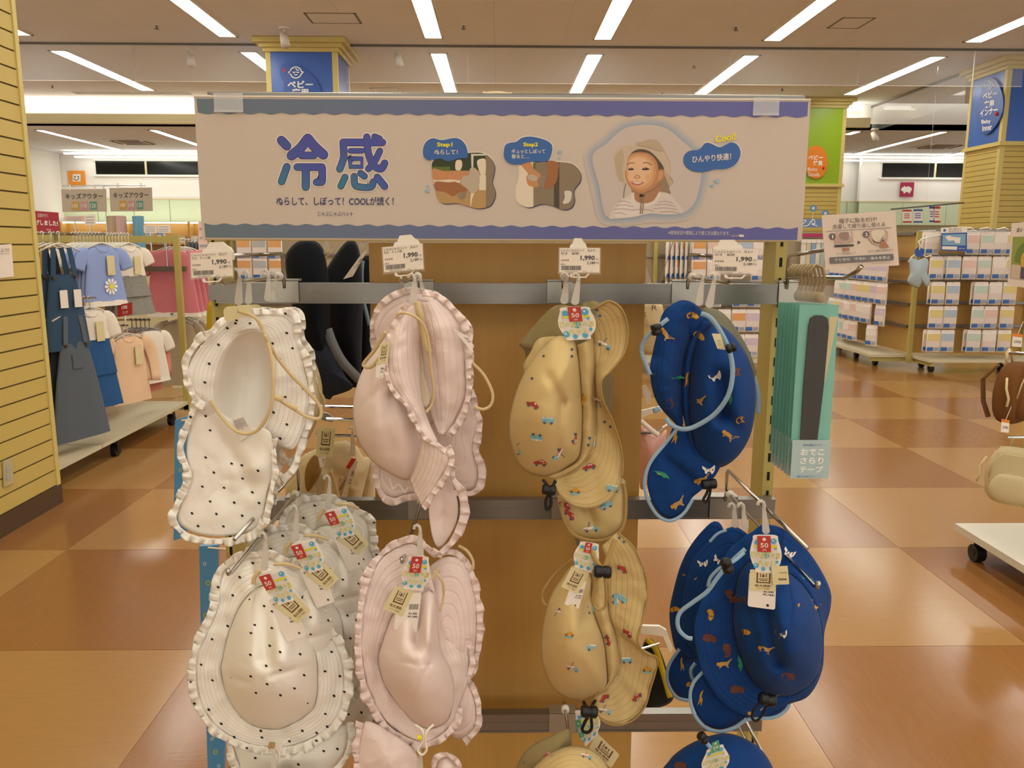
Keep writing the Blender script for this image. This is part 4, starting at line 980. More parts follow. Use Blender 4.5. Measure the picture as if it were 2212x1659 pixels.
hook(-.330, 1, .94, .97, 'chrome double hook reaching out over the lower white hats', .02, .036)
h = Hat(FA, .99, 'sun_hat', 'white dotted sun hat at the bottom edge, under the lower white hats', (700, 1650), 'dotted white hats', 'white')
h.puff('crown', [(380, 1900), (420, 1760), (520, 1690), (660, 1670), (820, 1690), (920, 1780), (950, 1900), (660, 2100)], (660, 1880), 0, .07, .5)
h.jhook(640, 1560, 1700, .03, 40, 0, 30)

# ---- pink hats
F6 = (740, 500, .4340)
h = Hat(F6, 1.11, 'sun_hat', 'pink frilled sun hat second on the upper hook, peeping out behind the twisted one', (350, 300), 'pink hats', 'pink')
back = [(330, 310, .02), (450, 330, .01), (540, 410, 0), (610, 480, -.01), (620, 600, 0), (630, 820, 0), (670, 950, .0), (650, 1080, 0), (680, 1200, 0), (650, 1290, 0), (540, 1290, 0), (330, 1310, 0), (250, 1330, 0), (190, 1280, 0), (180, 1150, 0), (170, 800, 0), (170, 560, 0), (160, 460, .01), (220, 360, .02)]
h.puff('brim', back, (400, 820), 0, .012, 2, m=8, n=100, mt=h.fab[1], wrinkle=.006)
h.ruffle(back, 30, 44, closed=True, amp=.008, seed=21)
h.cord([(235, 1230, .03), (250, 1280, .03), (280, 1260, .03), (310, 1300, .03), (325, 1270, .03)], .001, m_cord)
h.jhook(398, 235, 300, .02, 24, -10, 30)
h = Hat(F6, 1.07, 'sun_hat', 'pink frilled sun hat hanging twisted at the front of the upper hook', (370, 370), 'pink hats', 'pink')
h.puff('crown', [(215, 540), (130, 640), (72, 770), (55, 900), (75, 1030), (140, 1130), (230, 1200), (330, 1235), (390, 1150), (405, 1010), (390, 930), (330, 860), (270, 780), (240, 650)], (225, 930), .0, .06, .5, wrinkle=.004, folds=((235, 830, 235, 1080, -.012, 50), (60, 900, 210, 760, -.005, 12)))
# right half of the brim
h.loft('brim', [[(375, 355, .03), (385, 480, .02), (390, 620, .0), (410, 780, -.005), (440, 900, .0), (480, 1010, .01)], [(430, 350, .035), (480, 480, .04), (500, 650, .03), (510, 800, .02), (510, 920, .01), (500, 1010, .01)], [(455, 335, .03), (560, 430, .02), (600, 560, .01), (608, 700, .0), (605, 830, -.01), (515, 1005, 0)]], m=6, n=50, mt=h.fab[1], closed=False, wrinkle=.004)
h.ruffle([(395, 320, .035), (460, 330, .03), (530, 385, .025), (585, 460, .02), (612, 560, .012), (616, 700, .004), (614, 820, -.006), (575, 930, -.006), (515, 1010, 0)], 30, 44, amp=.008, seed=22)
# left half of the brim, twisting down
h.loft('brim', [[(350, 365, .03), (375, 470, .03), (385, 600, .02), (385, 720, .02), (395, 830, .02), (410, 900, .03), (440, 980, .04), (470, 1040, .05)], [(320, 390, .045), (300, 500, .06), (295, 620, .065), (310, 730, .065), (350, 830, .06), (395, 920, .055), (430, 1000, .055), (465, 1050, .055)], [(290, 430, .05), (235, 540, .06), (225, 680, .065), (255, 770, .065), (320, 850, .065), (372, 930, .06), (400, 1000, .06), (460, 1055, .058)]], m=6, n=50, mt=h.fab[1], closed=False, wrinkle=.004)
h.ruffle([(330, 365, .05), (265, 470, .055), (232, 560, .06), (225, 680, .066), (255, 780, .068), (325, 860, .068), (370, 935, .064), (395, 990, .062), (450, 1045, .06), (520, 1085, .056)], -22, 46, amp=.008, seed=23)
# lower brim, neck flap
h.loft('brim', [[(400, 960, .045), (390, 1050, .045), (370, 1150, .04), (335, 1235, .03)], [(450, 1030, .055), (450, 1130, .055), (420, 1220, .05), (365, 1310, .04)], [(520, 1085, .055), (520, 1160, .055), (470, 1250, .05), (395, 1365, .045)]], m=5, n=30, mt=h.fab[1], closed=False, wrinkle=.003)
h.ruffle([(505, 1075, .056), (530, 1130, .056), (510, 1200, .054), (465, 1265, .05), (395, 1370, .046)], 26, 38, amp=.006, seed=24)
fl = [(430, 1375, .02), (450, 1300, .02), (520, 1220, .02), (560, 1300, .02), (575, 1370, .02), (568, 1440, .02), (530, 1520, .02), (480, 1575, .02), (450, 1530, .02), (435, 1450, .02)]
h.puff('neck_flap', fl, (500, 1400), 0, .01, 2, m=6, wrinkle=.005)
h.ruffle([(530, 1170, .04), (545, 1240, .035), (580, 1310, .03), (590, 1390, .03), (575, 1460, .03), (535, 1540, .03), (485, 1590, .03), (470, 1620, .03)], 34, 44, amp=.009, seed=25)
h.puff('inner_band', [(385, 540, .0), (430, 620, 0), (440, 760, 0), (430, 860, 0), (395, 860, 0), (380, 720, 0)], (410, 710), .004, .0, 2, m=4, mt=fabric('ivory lining', 'e0d2b6'))
h.strap([(270, 415, .07), (310, 405, .075), (370, 430, .075), (410, 480, .07), (430, 560, .065), (440, 680, .06), (455, 780, .055), (445, 860, .05), (415, 900, .05)], 13)
h.strap([(370, 350, .06), (385, 420, .06), (400, 500, .05), (430, 600, .045)], 30); h.strap([(215, 500, .06), (160, 590, .05), (105, 660, .04), (140, 675, .05), (190, 620, .055), (225, 540, .06)], 18)
h.strap([(635, 645, .0), (700, 710, .0), (745, 800, 0), (740, 860, 0), (700, 885, 0), (655, 870, 0)], 15)
h.jhook(350, 235, 365, .05, 42, 8, 34)
h.tags(care=[(185, 560), (235, 545), (225, 650), (175, 660)], price=[(170, 650), (215, 660), (200, 730), (163, 725)], d=.062)
h.tags(price=[(545, 480), (620, 520), (655, 570), (640, 595)], d=.03)
FB = (720, 1060, .361)
h = Hat(FB, 1.05, 'sun_hat', 'pink frilled sun hat behind the lower pink hat, its frill standing out to the right', (640, 330), 'pink hats', 'pink')
bk = [(620, 420), (740, 400), (800, 470), (840, 600), (855, 740), (850, 900), (830, 1030), (780, 1130), (830, 1220), (850, 1320), (840, 1420), (770, 1480), (700, 1460), (600, 1300), (500, 1000), (480, 600)]
h.puff('brim', bk, (680, 920), 0, .02, 2, m=8, n=90, mt=h.fab[1], wrinkle=.006)
h.ruffle([(600, 400, 0), (700, 380, 0), (770, 420, 0), (820, 520, 0), (850, 640, 0), (862, 780, 0), (856, 920, 0), (835, 1040, 0), (790, 1130, 0), (835, 1210, 0), (858, 1310, 0), (845, 1420, 0), (775, 1490, 0)], 34, 46, amp=.009, seed=31)
h = Hat(FB, 1.02, 'sun_hat', 'pink frilled sun hat at the front of the lower hook, crown seams towards the viewer', (520, 330), 'pink hats', 'pink')
crown = [(575, 590), (500, 640), (390, 700), (340, 770), (292, 900), (268, 1000), (290, 1120), (350, 1230), (430, 1330), (500, 1400), (590, 1425), (680, 1380), (720, 1270), (720, 1150), (690, 1050), (640, 950), (625, 800), (615, 650)]
h.puff('crown', crown, (510, 1080), 0, .08, .5, n=90, wrinkle=.004, folds=((510, 700, 505, 900, -.035, 45), (570, 640, 575, 900, .02, 40), (270, 1010, 570, 1045, -.002, 12), (570, 1045, 420, 1310, -.002, 12), (570, 1045, 715, 1270, -.002, 12), (500, 930, 570, 1045, -.002, 12), (570, 1045, 640, 950, -.002, 12)))
bo = [(560, 420, -.01), (480, 320, -.015), (360, 355, -.01), (275, 430, 0), (200, 600, .01), (172, 800, .018), (178, 1020, .018), (215, 1190, .014), (330, 1390, .01), (520, 1500, .01), (620, 1480, .005), (700, 1400, 0), (750, 1280, -.01), (810, 1120, -.02), (810, 960, -.025), (740, 850, -.025), (660, 780, -.02), (600, 600, -.015)]
h.loft('brim', [[(x, y, .004) for x, y in crown], bo], m=9, n=110, mt=h.fab[1], wrinkle=.005)
h.ruffle([(600, 395, -.01), (480, 310, -.012), (360, 345, -.008), (270, 420, 0), (200, 590, .012), (168, 800, .02), (172, 1030, .02), (210, 1200, .016), (320, 1400, .012), (440, 1480, .012), (540, 1510, .012), (640, 1470, .008), (715, 1390, 0), (745, 1300, -.008)], -42, 52, amp=.009, seed=32)
h.ruffle([(700, 800, -.02), (790, 900, -.02), (820, 1020, -.02), (790, 1140, -.018)], 30, 50, amp=.008, seed=33)
h.tags([(440, 390), (585, 395), (565, 600), (395, 585)], [(370, 570), (482, 600), (415, 755), (298, 705)], [(385, 620), (528, 610), (500, 848), (362, 830)], .115, red=(.22, 0, .66, .48))
h.jhook(520, 235, 385, .05, 44, 0, 44)
h.strap([(750, 330, -.03), (800, 360, -.02), (835, 420, -.02), (835, 470, -.02)], 18); h.strap([(600, 480, .03), (650, 540, .03), (660, 620, .02), (640, 720, .02)], 16); h.strap([(590, 530, .05), (630, 470, .05)], 16)
h.cord([(490, 1400, .06), (530, 1430, .065), (540, 1470, .065), (530, 1510, .065), (505, 1550, .065), (530, 1580, .065), (558, 1550, .065), (550, 1500, .065), (560, 1440, .065), (600, 1400, .06)], .0017, m_cord)
h.toggle((505, 1475, .07), (590, 1478, .07), .003, m_satin); h.toggle((503, 1476, .071), (530, 1477, .071), .0034, m_yel)
rnd = random.Random(4)
h.dots([(x + rnd.uniform(-30, 30), y + rnd.uniform(-30, 30)) for x in range(180, 800, 120) for y in range(480, 1450, 120)], 5, mat('pale dot print', 'efd9c8', .8))
h = Hat(FB, 1.0, 'sun_hat', 'pink sun hat at the bottom edge, its frilled flap under the lower pink hat', (320, 1480), 'pink hats', 'pink')
fl = [(200, 1380, 0), (330, 1440, 0), (470, 1540, 0), (510, 1640, 0), (480, 1800, 0), (300, 1850, 0), (160, 1780, 0), (150, 1600, 0), (165, 1480, 0)]
h.puff('neck_flap', fl, (320, 1620), 0, .02, 2, m=6, wrinkle=.007); h.ruffle([(175, 1390, 0), (160, 1480, 0), (150, 1560, 0), (165, 1640, 0), (150, 1750, 0)], -34, 50, amp=.008, seed=35)
h.jhook(520, 1560, 1720, .04, 44, 0, 34)
h.ruffle([(600, 1720, .02), (620, 1620, .02), (680, 1590, .02), (740, 1640, .02), (750, 1720, .02)], 26, 40, amp=.008, seed=36); h.puff('crown', [(600, 1720), (620, 1630), (680, 1600), (735, 1650), (745, 1720), (680, 1800)], (675, 1700), .01, .03, .5, m=4)
hook(-.126, 1, 1.0, None, 'chrome hook of the middle rail holding the lower pink hats', .01)

# ---- sand coloured hats with cars
F7 = (1060, 500, .4098)
def sand(F, Y, label, top): return Hat(F, Y, 'sun_hat', label, top, 'sand hats with cars', 'sand')
h = sand(F7, 1.13, 'sand coloured hat with cars second on the upper hook, lining showing at the left', (380, 400))
h.puff('brim', [(150, 600), (220, 510), (300, 420), (360, 388), (450, 395), (540, 365), (600, 420), (630, 600), (640, 850), (600, 1000), (300, 900), (200, 720), (180, 620)], (400, 650), 0, .03, 2, m=7, mt=fabric('olive lining', '8a7a52'))
h.puff('crown', [(270, 560), (210, 640), (175, 730), (260, 900), (420, 900), (420, 600)], (300, 720), .03, .05, .5, m=6)
h = sand(F7, 1.07, 'sand coloured hat printed with cars at the front of the upper hook', (430, 390))
crown = [(345, 555), (270, 620), (195, 720), (135, 850), (102, 1000), (110, 1120), (150, 1230), (220, 1280), (300, 1288), (400, 1245), (470, 1180), (485, 1000), (475, 800), (455, 620), (420, 570)]
h.puff('crown', crown, (290, 960), 0, .065, .5, n=90, wrinkle=.003, folds=((420, 680, 345, 800, .014, 60), (310, 770, 380, 900, -.012, 30), (380, 900, 350, 1180, -.010, 22)))
band_ = [(455, 600, .0), (475, 800, .004), (485, 1000, .004), (470, 1185, .004), (400, 1250, .004), (300, 1292, .0)]
inn = [(540, 560, -.004), (552, 800, -.004), (556, 1000, -.004), (540, 1130, -.004), (470, 1235, -.004), (340, 1310, -.004)]
h.loft('side_band', [band_, [(500, 580, .012), (520, 800, .012), (524, 1000, .012), (508, 1160, .012), (440, 1246, .01), (322, 1302, 0)], inn], m=4, n=60, closed=False, wrinkle=.003)
inn2 = [(450, 430, 0), (520, 500, 0)] + inn
out = [(560, 400, .02), (625, 370, .02), (690, 415, .02), (720, 520, .015), (700, 640, .02), (630, 730, .035), (580, 790, .04), (590, 890, .035), (640, 1000, .02), (690, 1170, .01), (690, 1290, .01), (640, 1400, .02), (540, 1455, .02), (440, 1445, .02), (365, 1390, .01), (335, 1315, .0)]
h.loft('brim', [resample(inn2, 16, False), out], m=8, n=80, mt=h.fab[1], closed=False, wrinkle=.004)
h.cord([(560, 398, .023), (625, 367, .023), (692, 413, .023), (723, 520, .018), (703, 640, .023), (633, 732, .038), (583, 790, .043), (593, 890, .038), (643, 1000, .023), (693, 1170, .013), (693, 1290, .013)], .0014, m_trims, 'brim_binding')
fl = [(360, 1380, -.004), (375, 1500, 0), (420, 1580, .002), (500, 1615, .004), (590, 1618, .004), (665, 1585, .002), (700, 1530, 0), (708, 1400, 0), (690, 1300, 0), (500, 1400, 0)]
h.puff('neck_flap', fl, (540, 1480), -.006, .004, 2, m=6, wrinkle=.005, folds=((500, 1450, 540, 1530, -.012, 30),))
h.strap([(375, 1430, .004), (385, 1510, .005), (430, 1590, .006), (510, 1625, .008), (590, 1627, .008), (668, 1592, .006), (705, 1530, .004), (712, 1400, .003), (700, 1330, .002)], 20, m_trims, 'flap_binding')
h.motifs([(575, 425, 'ycar', 60), (600, 600, 'truck', 25), (262, 645, 'ycar', 10), (205, 757, 'van', 22), (220, 915, 'car', 22), (303, 997, 'van', 5), (240, 1085, 'van', 190), (262, 1222, 'car', 5), (352, 1175, 'truck', 120), (448, 1090, 'car', 110), (490, 880, 'ycar', 95), (530, 1110, 'van', 100), (520, 1243, 'car', -15), (445, 1365, 'ycar', 5), (645, 1355, 'van', 8), (390, 1447, 'car', 30), (415, 1495, 'car', 50), (610, 1443, 'van', -25), (565, 900, 'truck', 30), (620, 1010, 'car', 40), (530, 1570, 'truck', -8), (105, 985, 'ycar', 80), (130, 1150, 'truck', 40), (590, 760, 'ycar', 70), (440, 640, 'van', 90)], 1.05)
h.tags([(345, 400), (540, 395), (560, 565), (375, 575)], None, None, .09, red=(.30, 0, .66, .44))
h.jhook(388, 245, 380, .0, 44, 12, 34); h.jhook(445, 245, 385, .06, 44, 18, 34)
h.cord([(275, 1308, .03), (300, 1340, .035), (310, 1370, .035), (290, 1420, .035), (295, 1465, .035), (318, 1440, .035), (316, 1380, .035), (330, 1340, .035), (342, 1316, .03)], .0022)
h.toggle((272, 1358, .04), (342, 1366, .04), .007)
FC = (1080, 1060, .3612)
h = sand(FC, 1.03, 'sand coloured hat printed with cars at the front of the lower hook', (570, 320))
crown = [(540, 500), (450, 445), (380, 510), (302, 640), (262, 800), (250, 950), (270, 1080), (320, 1180), (390, 1232), (480, 1250), (570, 1222), (640, 1180), (640, 1060), (620, 900), (560, 730), (540, 620)]
h.puff('crown', crown, (430, 900), 0, .07, .5, n=90, wrinkle=.003, folds=((560, 720, 620, 960, .012, 30), (480, 480, 520, 760, -.02, 45)))
inn = [(610, 330, 0), (650, 460, 0), (640, 600, 0), (650, 740, 0), (690, 860, 0), (712, 1000, 0), (705, 1080, 0), (645, 1170, 0), (560, 1235, 0)]
h.loft('side_band', [[(540, 480, .0), (545, 600, 0), (560, 720, .004), (620, 900, .004), (642, 1060, .004), (640, 1180, .004), (560, 1228, 0)], [(580, 460, .01), (600, 600, .01), (610, 720, .012), (660, 880, .012), (680, 1050, .012), (650, 1150, .01), (570, 1230, .004)], inn[1:]], m=4, n=60, closed=False)
out = [(700, 250, .0), (790, 330, .01), (850, 450, .012), (876, 560, .012), (868, 700, .015), (838, 820, .025), (822, 900, .03), (860, 965, .03), (935, 1000, .02), (925, 1090, .015), (895, 1190, .01), (865, 1290, .01), (800, 1368, .01), (710, 1402, .012), (630, 1388, .012), (580, 1345, .01), (560, 1300, 0)]
h.loft('brim', [resample(inn, 17, False), out], m=8, n=80, mt=h.fab[1], closed=False, wrinkle=.004)
h.cord([(x + 3, y, d + .002) for x, y, d in out], .0013, m_trims, 'brim_binding')
h.motifs([(735, 285, 'van', 40), (730, 470, 'car', 35), (728, 645, 'van', 40), (760, 855, 'car', 45), (415, 858, 'ycar', 5), (552, 940, 'van', 2), (330, 710, 'truck', 190), (260, 940, 'car', 80), (435, 1065, 'truck', 15), (310, 1130, 'van', 40), (645, 895, 'car', 75), (605, 1030, 'van', 100), (880, 1068, 'ycar', 0), (760, 1015, 'van', 0), (820, 1235, 'car', -40), (625, 1243, 'car', -40), (570, 1208, 'ycar', -30), (690, 650, 'van', 90), (545, 710, 'van', 80), (630, 1320, 'truck', 10)], 1.05)
h.tags([(470, 300), (605, 320), (570, 500), (425, 450)], [(430, 455), (532, 490), (465, 618), (365, 575)], [(425, 560), (520, 540), (470, 708), (385, 680)], .115, red=(.32, 0, .62, .36))
h.strap([(690, 290, .05), (660, 370, .055), (625, 460, .06)], 30, m_trims); h.strap([(535, 310, .05), (560, 390, .055), (605, 460, .06)], 26, m_trims); h.strap([(600, 490, .06), (565, 580, .06), (555, 670, .055), (590, 710, .055), (630, 690, .055), (635, 600, .06), (625, 500, .06)], 18, m_trims); h.strap([(430, 410, .0), (330, 500, -.01), (265, 590, -.01), (255, 650, -.01), (280, 690, 0)], 16, m_trims)
h.toggle((562, 482, .066), (664, 488, .066), .008)
h.cord([(500, 1262, .03), (520, 1300, .04), (535, 1330, .045), (505, 1390, .045), (492, 1430, .045), (520, 1446, .045), (548, 1420, .045), (545, 1350, .045), (550, 1290, .04), (570, 1256, .03)], .0022)
h.toggle((485, 1318, .05), (582, 1324, .05), .008)
h.tags([(432, 1310), (590, 1320), (605, 1440), (495, 1545)], [(580, 1450), (715, 1580), (665, 1659), (530, 1540)], None, .03, size='54', red=(.0, .25, .22, .72))
hook(.113, 1, .99, None, 'chrome hook of the middle rail holding the lower sand hats', .0)
h = sand(FC, .98, 'sand coloured hat at the bottom edge with only its domed top in view', (430, 1440))
h.puff('brim', [(112, 1720), (125, 1600), (200, 1520), (320, 1460), (410, 1425), (425, 1500), (420, 1720)], (300, 1640), .0, .02, 2, m=5, mt=fabric('olive lining', '8a7a52'))
h.puff('crown', [(190, 1720), (250, 1610), (350, 1550), (450, 1530), (560, 1560), (640, 1650), (660, 1760), (420, 1850)], (430, 1720), .02, .06, .5, m=6, mt=h.fab[1])
h.motifs([(290, 1580, 'car', -15), (520, 1590, 'truck', 15), (140, 1610, 'ycar', 60)], .9)
hook(.113, 2, .93, None, 'chrome hook of the lowest rail reaching forward under the sand hats', .03)

# ---- royal blue hats with animals
F8 = (1340, 500, .4098)
def blue(F, Y, label, top): return Hat(F, Y, 'sun_hat', label, top, 'royal blue hats', 'blue')
h = blue(F8, 1.14, 'royal blue animal hat behind the front one on the upper hook, grey lining showing', (480, 400))
h.puff('crown', [(430, 410), (520, 420), (600, 500), (680, 640), (710, 760), (650, 800), (500, 700), (420, 520)], (540, 600), 0, .02, .5, m=6, mt=fabric('khaki lining', '77735c'))
h.strap([(600, 640, .0), (690, 740, .0), (725, 850, 0), (728, 960, 0)], 24, m_trimb)
h = blue(F8, 1.07, 'royal blue hat printed with animals at the front of the upper hook', (420, 380))
crown = [(480, 490), (560, 520), (640, 610), (690, 720), (712, 850), (705, 970), (680, 1080), (620, 1180), (540, 1238), (470, 1230), (400, 1160), (370, 1000), (365, 800), (400, 590)]
h.puff('crown', crown, (540, 870), 0, .065, .5, n=90, wrinkle=.003, folds=((530, 780, 540, 960, -.03, 50), (540, 980, 660, 1080, -.014, 40)))
inn = [(430, 460, .0), (350, 620, .0), (325, 800, 0), (330, 950, 0), (390, 1180, 0), (470, 1262, 0)]
h.loft('side_band', [[(480, 480, 0), (400, 590, .004), (365, 800, .004), (370, 1000, .004), (400, 1160, .004), (480, 1240, 0)], [(450, 470, .008), (375, 600, .012), (345, 800, .012), (350, 980, .012), (395, 1170, .01), (475, 1252, .004)], inn], m=4, n=50, closed=False)
h.loft('brim', [[(420, 430, 0), (350, 620, 0), (325, 800, 0), (325, 920, 0), (330, 1015, .005)], [(380, 385, .02), (270, 560, .03), (245, 720, .035), (255, 880, .03), (320, 1025, .01)], [(300, 372, .015), (225, 430, .02), (180, 600, .025), (158, 740, .025), (195, 900, .02), (310, 1030, .01)]], m=6, n=60, mt=h.fab[1], closed=False, wrinkle=.004)
h.puff('brim_top', [(290, 378), (360, 368), (430, 420), (470, 480), (400, 560), (300, 520), (240, 470)], (350, 460), .0, .012, 2, m=5, mt=h.fab[1])
fl = [(300, 1010, .0), (240, 1120, .004), (170, 1210, .008), (142, 1310, .01), (158, 1400, .01), (205, 1480, .01), (262, 1512, .01), (325, 1478, .008), (375, 1405, .006), (440, 1350, .004), (510, 1270, 0), (520, 1200, 0), (400, 1100, 0)]
h.puff('neck_flap', fl, (320, 1270), 0, .012, 2, m=7, wrinkle=.005, folds=((240, 1200, 400, 1330, -.01, 30),))
h.strap([(300, 1040, .012), (235, 1120, .014), (160, 1215, .018), (128, 1310, .02), (142, 1405, .02), (195, 1495, .02), (262, 1525, .02), (330, 1490, .018), (380, 1415, .014)], 18, m_trimb, 'flap_piping', .002)
h.strap([(425, 432, .05), (475, 455, .055), (530, 530, .06), (575, 630, .065), (592, 740, .07), (570, 860, .07), (500, 960, .06), (400, 1025, .05), (330, 1042, .045), (270, 1020, .035), (240, 985, .03)], 24, m_trimb)
h.strap([(252, 460, .04), (190, 510, .04), (130, 570, .035), (112, 630, .03), (135, 700, .03), (158, 755, .03)], 22, m_trimb); h.strap([(200, 930, .04), (180, 945, .04), (210, 935, .045)], 24, m_trimb)
h.toggle((185, 490, .05), (195, 545, .05), .007); h.toggle((560, 622, .08), (606, 606, .08), .006)
q = Quad(h.px(482, 538), h.px(528, 540), h.px(555, 625), h.px(512, 618), 1.0); mb = MB(); q.body(mb, .0006); lb = part('woven_label', mb, m_tagc, h.root); mb = MB(); q.text(mb, 'Animal', .3, .4, .7, .5); q.text(mb, 'kids', .35, .6, .62, .68); part('print', mb, m_ink, lb)['kind'] = 'stuff'
h.motifs([(380, 445, 'tiger', 15), (415, 550, 'tiger', 40), (345, 600, 'bison', 80), (295, 768, 'croc', 0), (352, 785, 'giraffe', 10), (500, 765, 'zebra', -20), (620, 745, 'bison', 0), (575, 870, 'croc', 80), (405, 900, 'lion', 0), (275, 905, 'bison', -30), (640, 995, 'tiger', 0), (570, 1080, 'lion', 40), (290, 1080, 'giraffe', 20), (220, 1280, 'croc', 25), (165, 1262, 'lion', 60), (195, 1418, 'giraffe', 5), (305, 1440, 'lion', -25), (465, 1255, 'zebra', 0), (430, 1315, 'lion', -10), (600, 1198, 'tiger', -10), (160, 735, 'zebra', 60), (700, 850, 'lion', 80), (235, 545, 'lion', 60)], 1.05)
h.jhook(415, 245, 390, .02, 44, 18, 34); h.jhook(470, 245, 400, .07, 44, 26, 34)
h.cord([(470, 1330, .03), (455, 1380, .03), (437, 1415, .03), (455, 1425, .03), (470, 1390, .03), (478, 1340, .03)], .0018); h.toggle((430, 1335, .035), (506, 1328, .035), .007)
FD = (1400, 1020, .3853)
h = blue(FD, 1.14, 'royal blue animal hat furthest left and back on the lower hook', (400, 290))
h.puff('brim', [(370, 275), (300, 335), (235, 420), (185, 520), (150, 640), (122, 780), (132, 900), (165, 1010), (260, 1060), (400, 900), (440, 500), (420, 320)], (280, 700), 0, .03, 2, m=7, mt=h.fab[1])
fl = [(165, 1000), (125, 1080), (118, 1170), (160, 1245), (225, 1268), (330, 1200), (300, 1050)]
h.puff('neck_flap', fl, (210, 1140), -.005, .005, 2, m=4); h.strap([(175, 990, .01), (118, 1080, .01), (108, 1170, .01), (155, 1258, .01), (225, 1280, .01)], 20, m_trimb, 'flap_piping', .002)
h.motifs([(165, 560, 'lion', 60), (150, 770, 'tiger', 0), (190, 1080, 'giraffe', 0), (240, 1195, 'tiger', 30)], .9)
h = blue(FD, 1.08, 'royal blue animal hat second on the lower hook, showing between its neighbours', (500, 330))
h.puff('brim', [(520, 320), (420, 325), (350, 380), (270, 470), (215, 600), (195, 760), (200, 900), (260, 1000), (340, 1100), (600, 1000), (640, 500)], (420, 700), 0, .03, 2, m=7, mt=h.fab[1])
h.motifs([(305, 510, 'zebra', 0), (390, 490, 'zebra', 40), (235, 620, 'lion', 0)], .9)
h.strap([(345, 390, .03), (390, 345, .03), (440, 325, .03)], 16, m_trimb, 'brim_piping')
h.strap([(265, 1070, .02), (240, 1110, .02), (250, 1160, .02), (280, 1180, .02)], 20, m_trimb)
h.jhook(545, 200, 320, .06, 40, -10, 40); h.jhook(490, 200, 310, .02, 40, -8, 40)
h = blue(FD, 1.0, 'royal blue hat printed with animals at the front of the lower hook', (660, 320))
crown = [(570, 500), (660, 520), (780, 560), (870, 630), (935, 740), (972, 860), (980, 980), (962, 1100), (920, 1180), (860, 1230), (780, 1258), (700, 1250), (620, 1205), (560, 1130), (515, 1020), (485, 900), (478, 780), (490, 650), (515, 560)]
h.puff('crown', crown, (740, 930), .0, .085, .5, n=96, wrinkle=.004, folds=((560, 780, 600, 960, -.02, 55), (660, 780, 720, 1060, -.025, 50), (740, 1080, 900, 1200, -.012, 50)))
bo = [(590, 330, -.01), (640, 297, -.012), (730, 305, -.015), (830, 375, -.02), (930, 490, -.03), (1015, 650, -.04), (1020, 760, -.045), (985, 900, -.045), (975, 1100, -.03), (900, 1250, -.01), (780, 1300, .0), (600, 1372, .01), (430, 1300, .015), (310, 1130, .02), (260, 900, .02), (300, 720, .015), (400, 510, 0), (500, 390, -.008)]
h.loft('brim', [[(x, y, .004) for x, y in crown], bo], m=9, n=110, mt=h.fab[1], wrinkle=.004)
fl = [(310, 1120, -.004), (262, 1190, 0), (246, 1270, .002), (270, 1350, .004), (325, 1415, .004), (400, 1440, .004), (480, 1418, .002), (560, 1370, 0), (700, 1365, 0), (770, 1320, -.004), (790, 1262, -.01), (560, 1200, -.01)]
h.puff('neck_flap', fl, (480, 1300), -.012, -.004, 2, m=6, wrinkle=.004)
h.strap([(315, 1112, .0), (252, 1185, .004), (236, 1270, .006), (260, 1360, .008), (320, 1430, .008), (400, 1455, .008), (485, 1432, .006), (565, 1385, .004), (705, 1375, .004), (778, 1328, 0), (800, 1262, -.006)], 20, m_trimb, 'flap_piping', .002)
h.strap([(545, 430, .06), (490, 480, .06), (440, 530, .06), (390, 590, .06), (330, 670, .06), (250, 730, .055), (185, 780, .05), (165, 830, .05), (175, 885, .05), (215, 925, .05), (248, 932, .05)], 24, m_trimb)
h.strap([(540, 450, .065), (480, 500, .07), (400, 540, .07), (350, 590, .065), (335, 640, .06)], 18, m_trimb); h.toggle((430, 490, .08), (455, 560, .08), .007)
q = Quad(h.px(690, 530), h.px(782, 526), h.px(792, 628), h.px(700, 632), .93); mb = MB(); q.body(mb, .0006); lb = part('woven_label', mb, m_tagc, h.root); mb = MB(); q.text(mb, 'The kids', .45, .3, .9, .38); q.text(mb, 'Animal', .35, .62, .85, .76, bold=.02); part('print', mb, m_ink, lb)['kind'] = 'stuff'
h.tags([(573, 350), (742, 352), (748, 570), (578, 558)], [(572, 545), (722, 555), (715, 670), (568, 662)], [(568, 560), (720, 565), (712, 772), (558, 752)], .14, red=(.22, .02, .66, .44))
h.motifs([(725, 310, 'giraffe', -30), (790, 450, 'zebra', 30), (895, 598, 'croc', 25), (880, 748, 'lion', 0), (745, 908, 'zebra', 0), (900, 1005, 'croc', 0), (655, 998, 'lion', 20), (540, 900, 'tiger', 0), (350, 798, 'tiger', 90), (345, 935, 'bison', 10), (425, 1080, 'lion', 0), (515, 715, 'bison', 0), (500, 1222, 'bison', 0), (785, 1150, 'bison', 0), (745, 1240, 'lion', 0), (295, 1270, 'giraffe', 15), (340, 1425, 'tiger', 40), (600, 1355, 'lion', 0), (955, 755, 'tiger', 0), (515, 1070, 'croc', 80), (460, 695, 'bison', 60), (440, 1000, 'bison', 80)], 1.05)
h.jhook(662, 190, 345, .06, 42, -12, 44)
h.cord([(645, 1280, .05), (600, 1320, .05), (582, 1370, .05), (605, 1395, .05), (640, 1360, .05), (668, 1300, .05)], .0018); h.toggle((625, 1265, .055), (712, 1285, .055), .008)
hook(.378, 1, .90, .94, 'chrome double hook at the right end of the middle rail over the blue hats', .018, .036)
h = blue(FD, .98, 'royal blue hat at the bottom edge with its brim and tag in view', (430, 1490))
h.puff('crown', [(95, 1720), (120, 1620), (190, 1555), (280, 1505), (370, 1475), (460, 1468), (560, 1505), (640, 1565), (700, 1670), (700, 1780), (400, 1900)], (420, 1700), 0, .05, .5, m=7)
h.motifs([(250, 1525, 'croc', -10), (435, 1480, 'tiger', 0), (180, 1645, 'bison', 0)], .9)
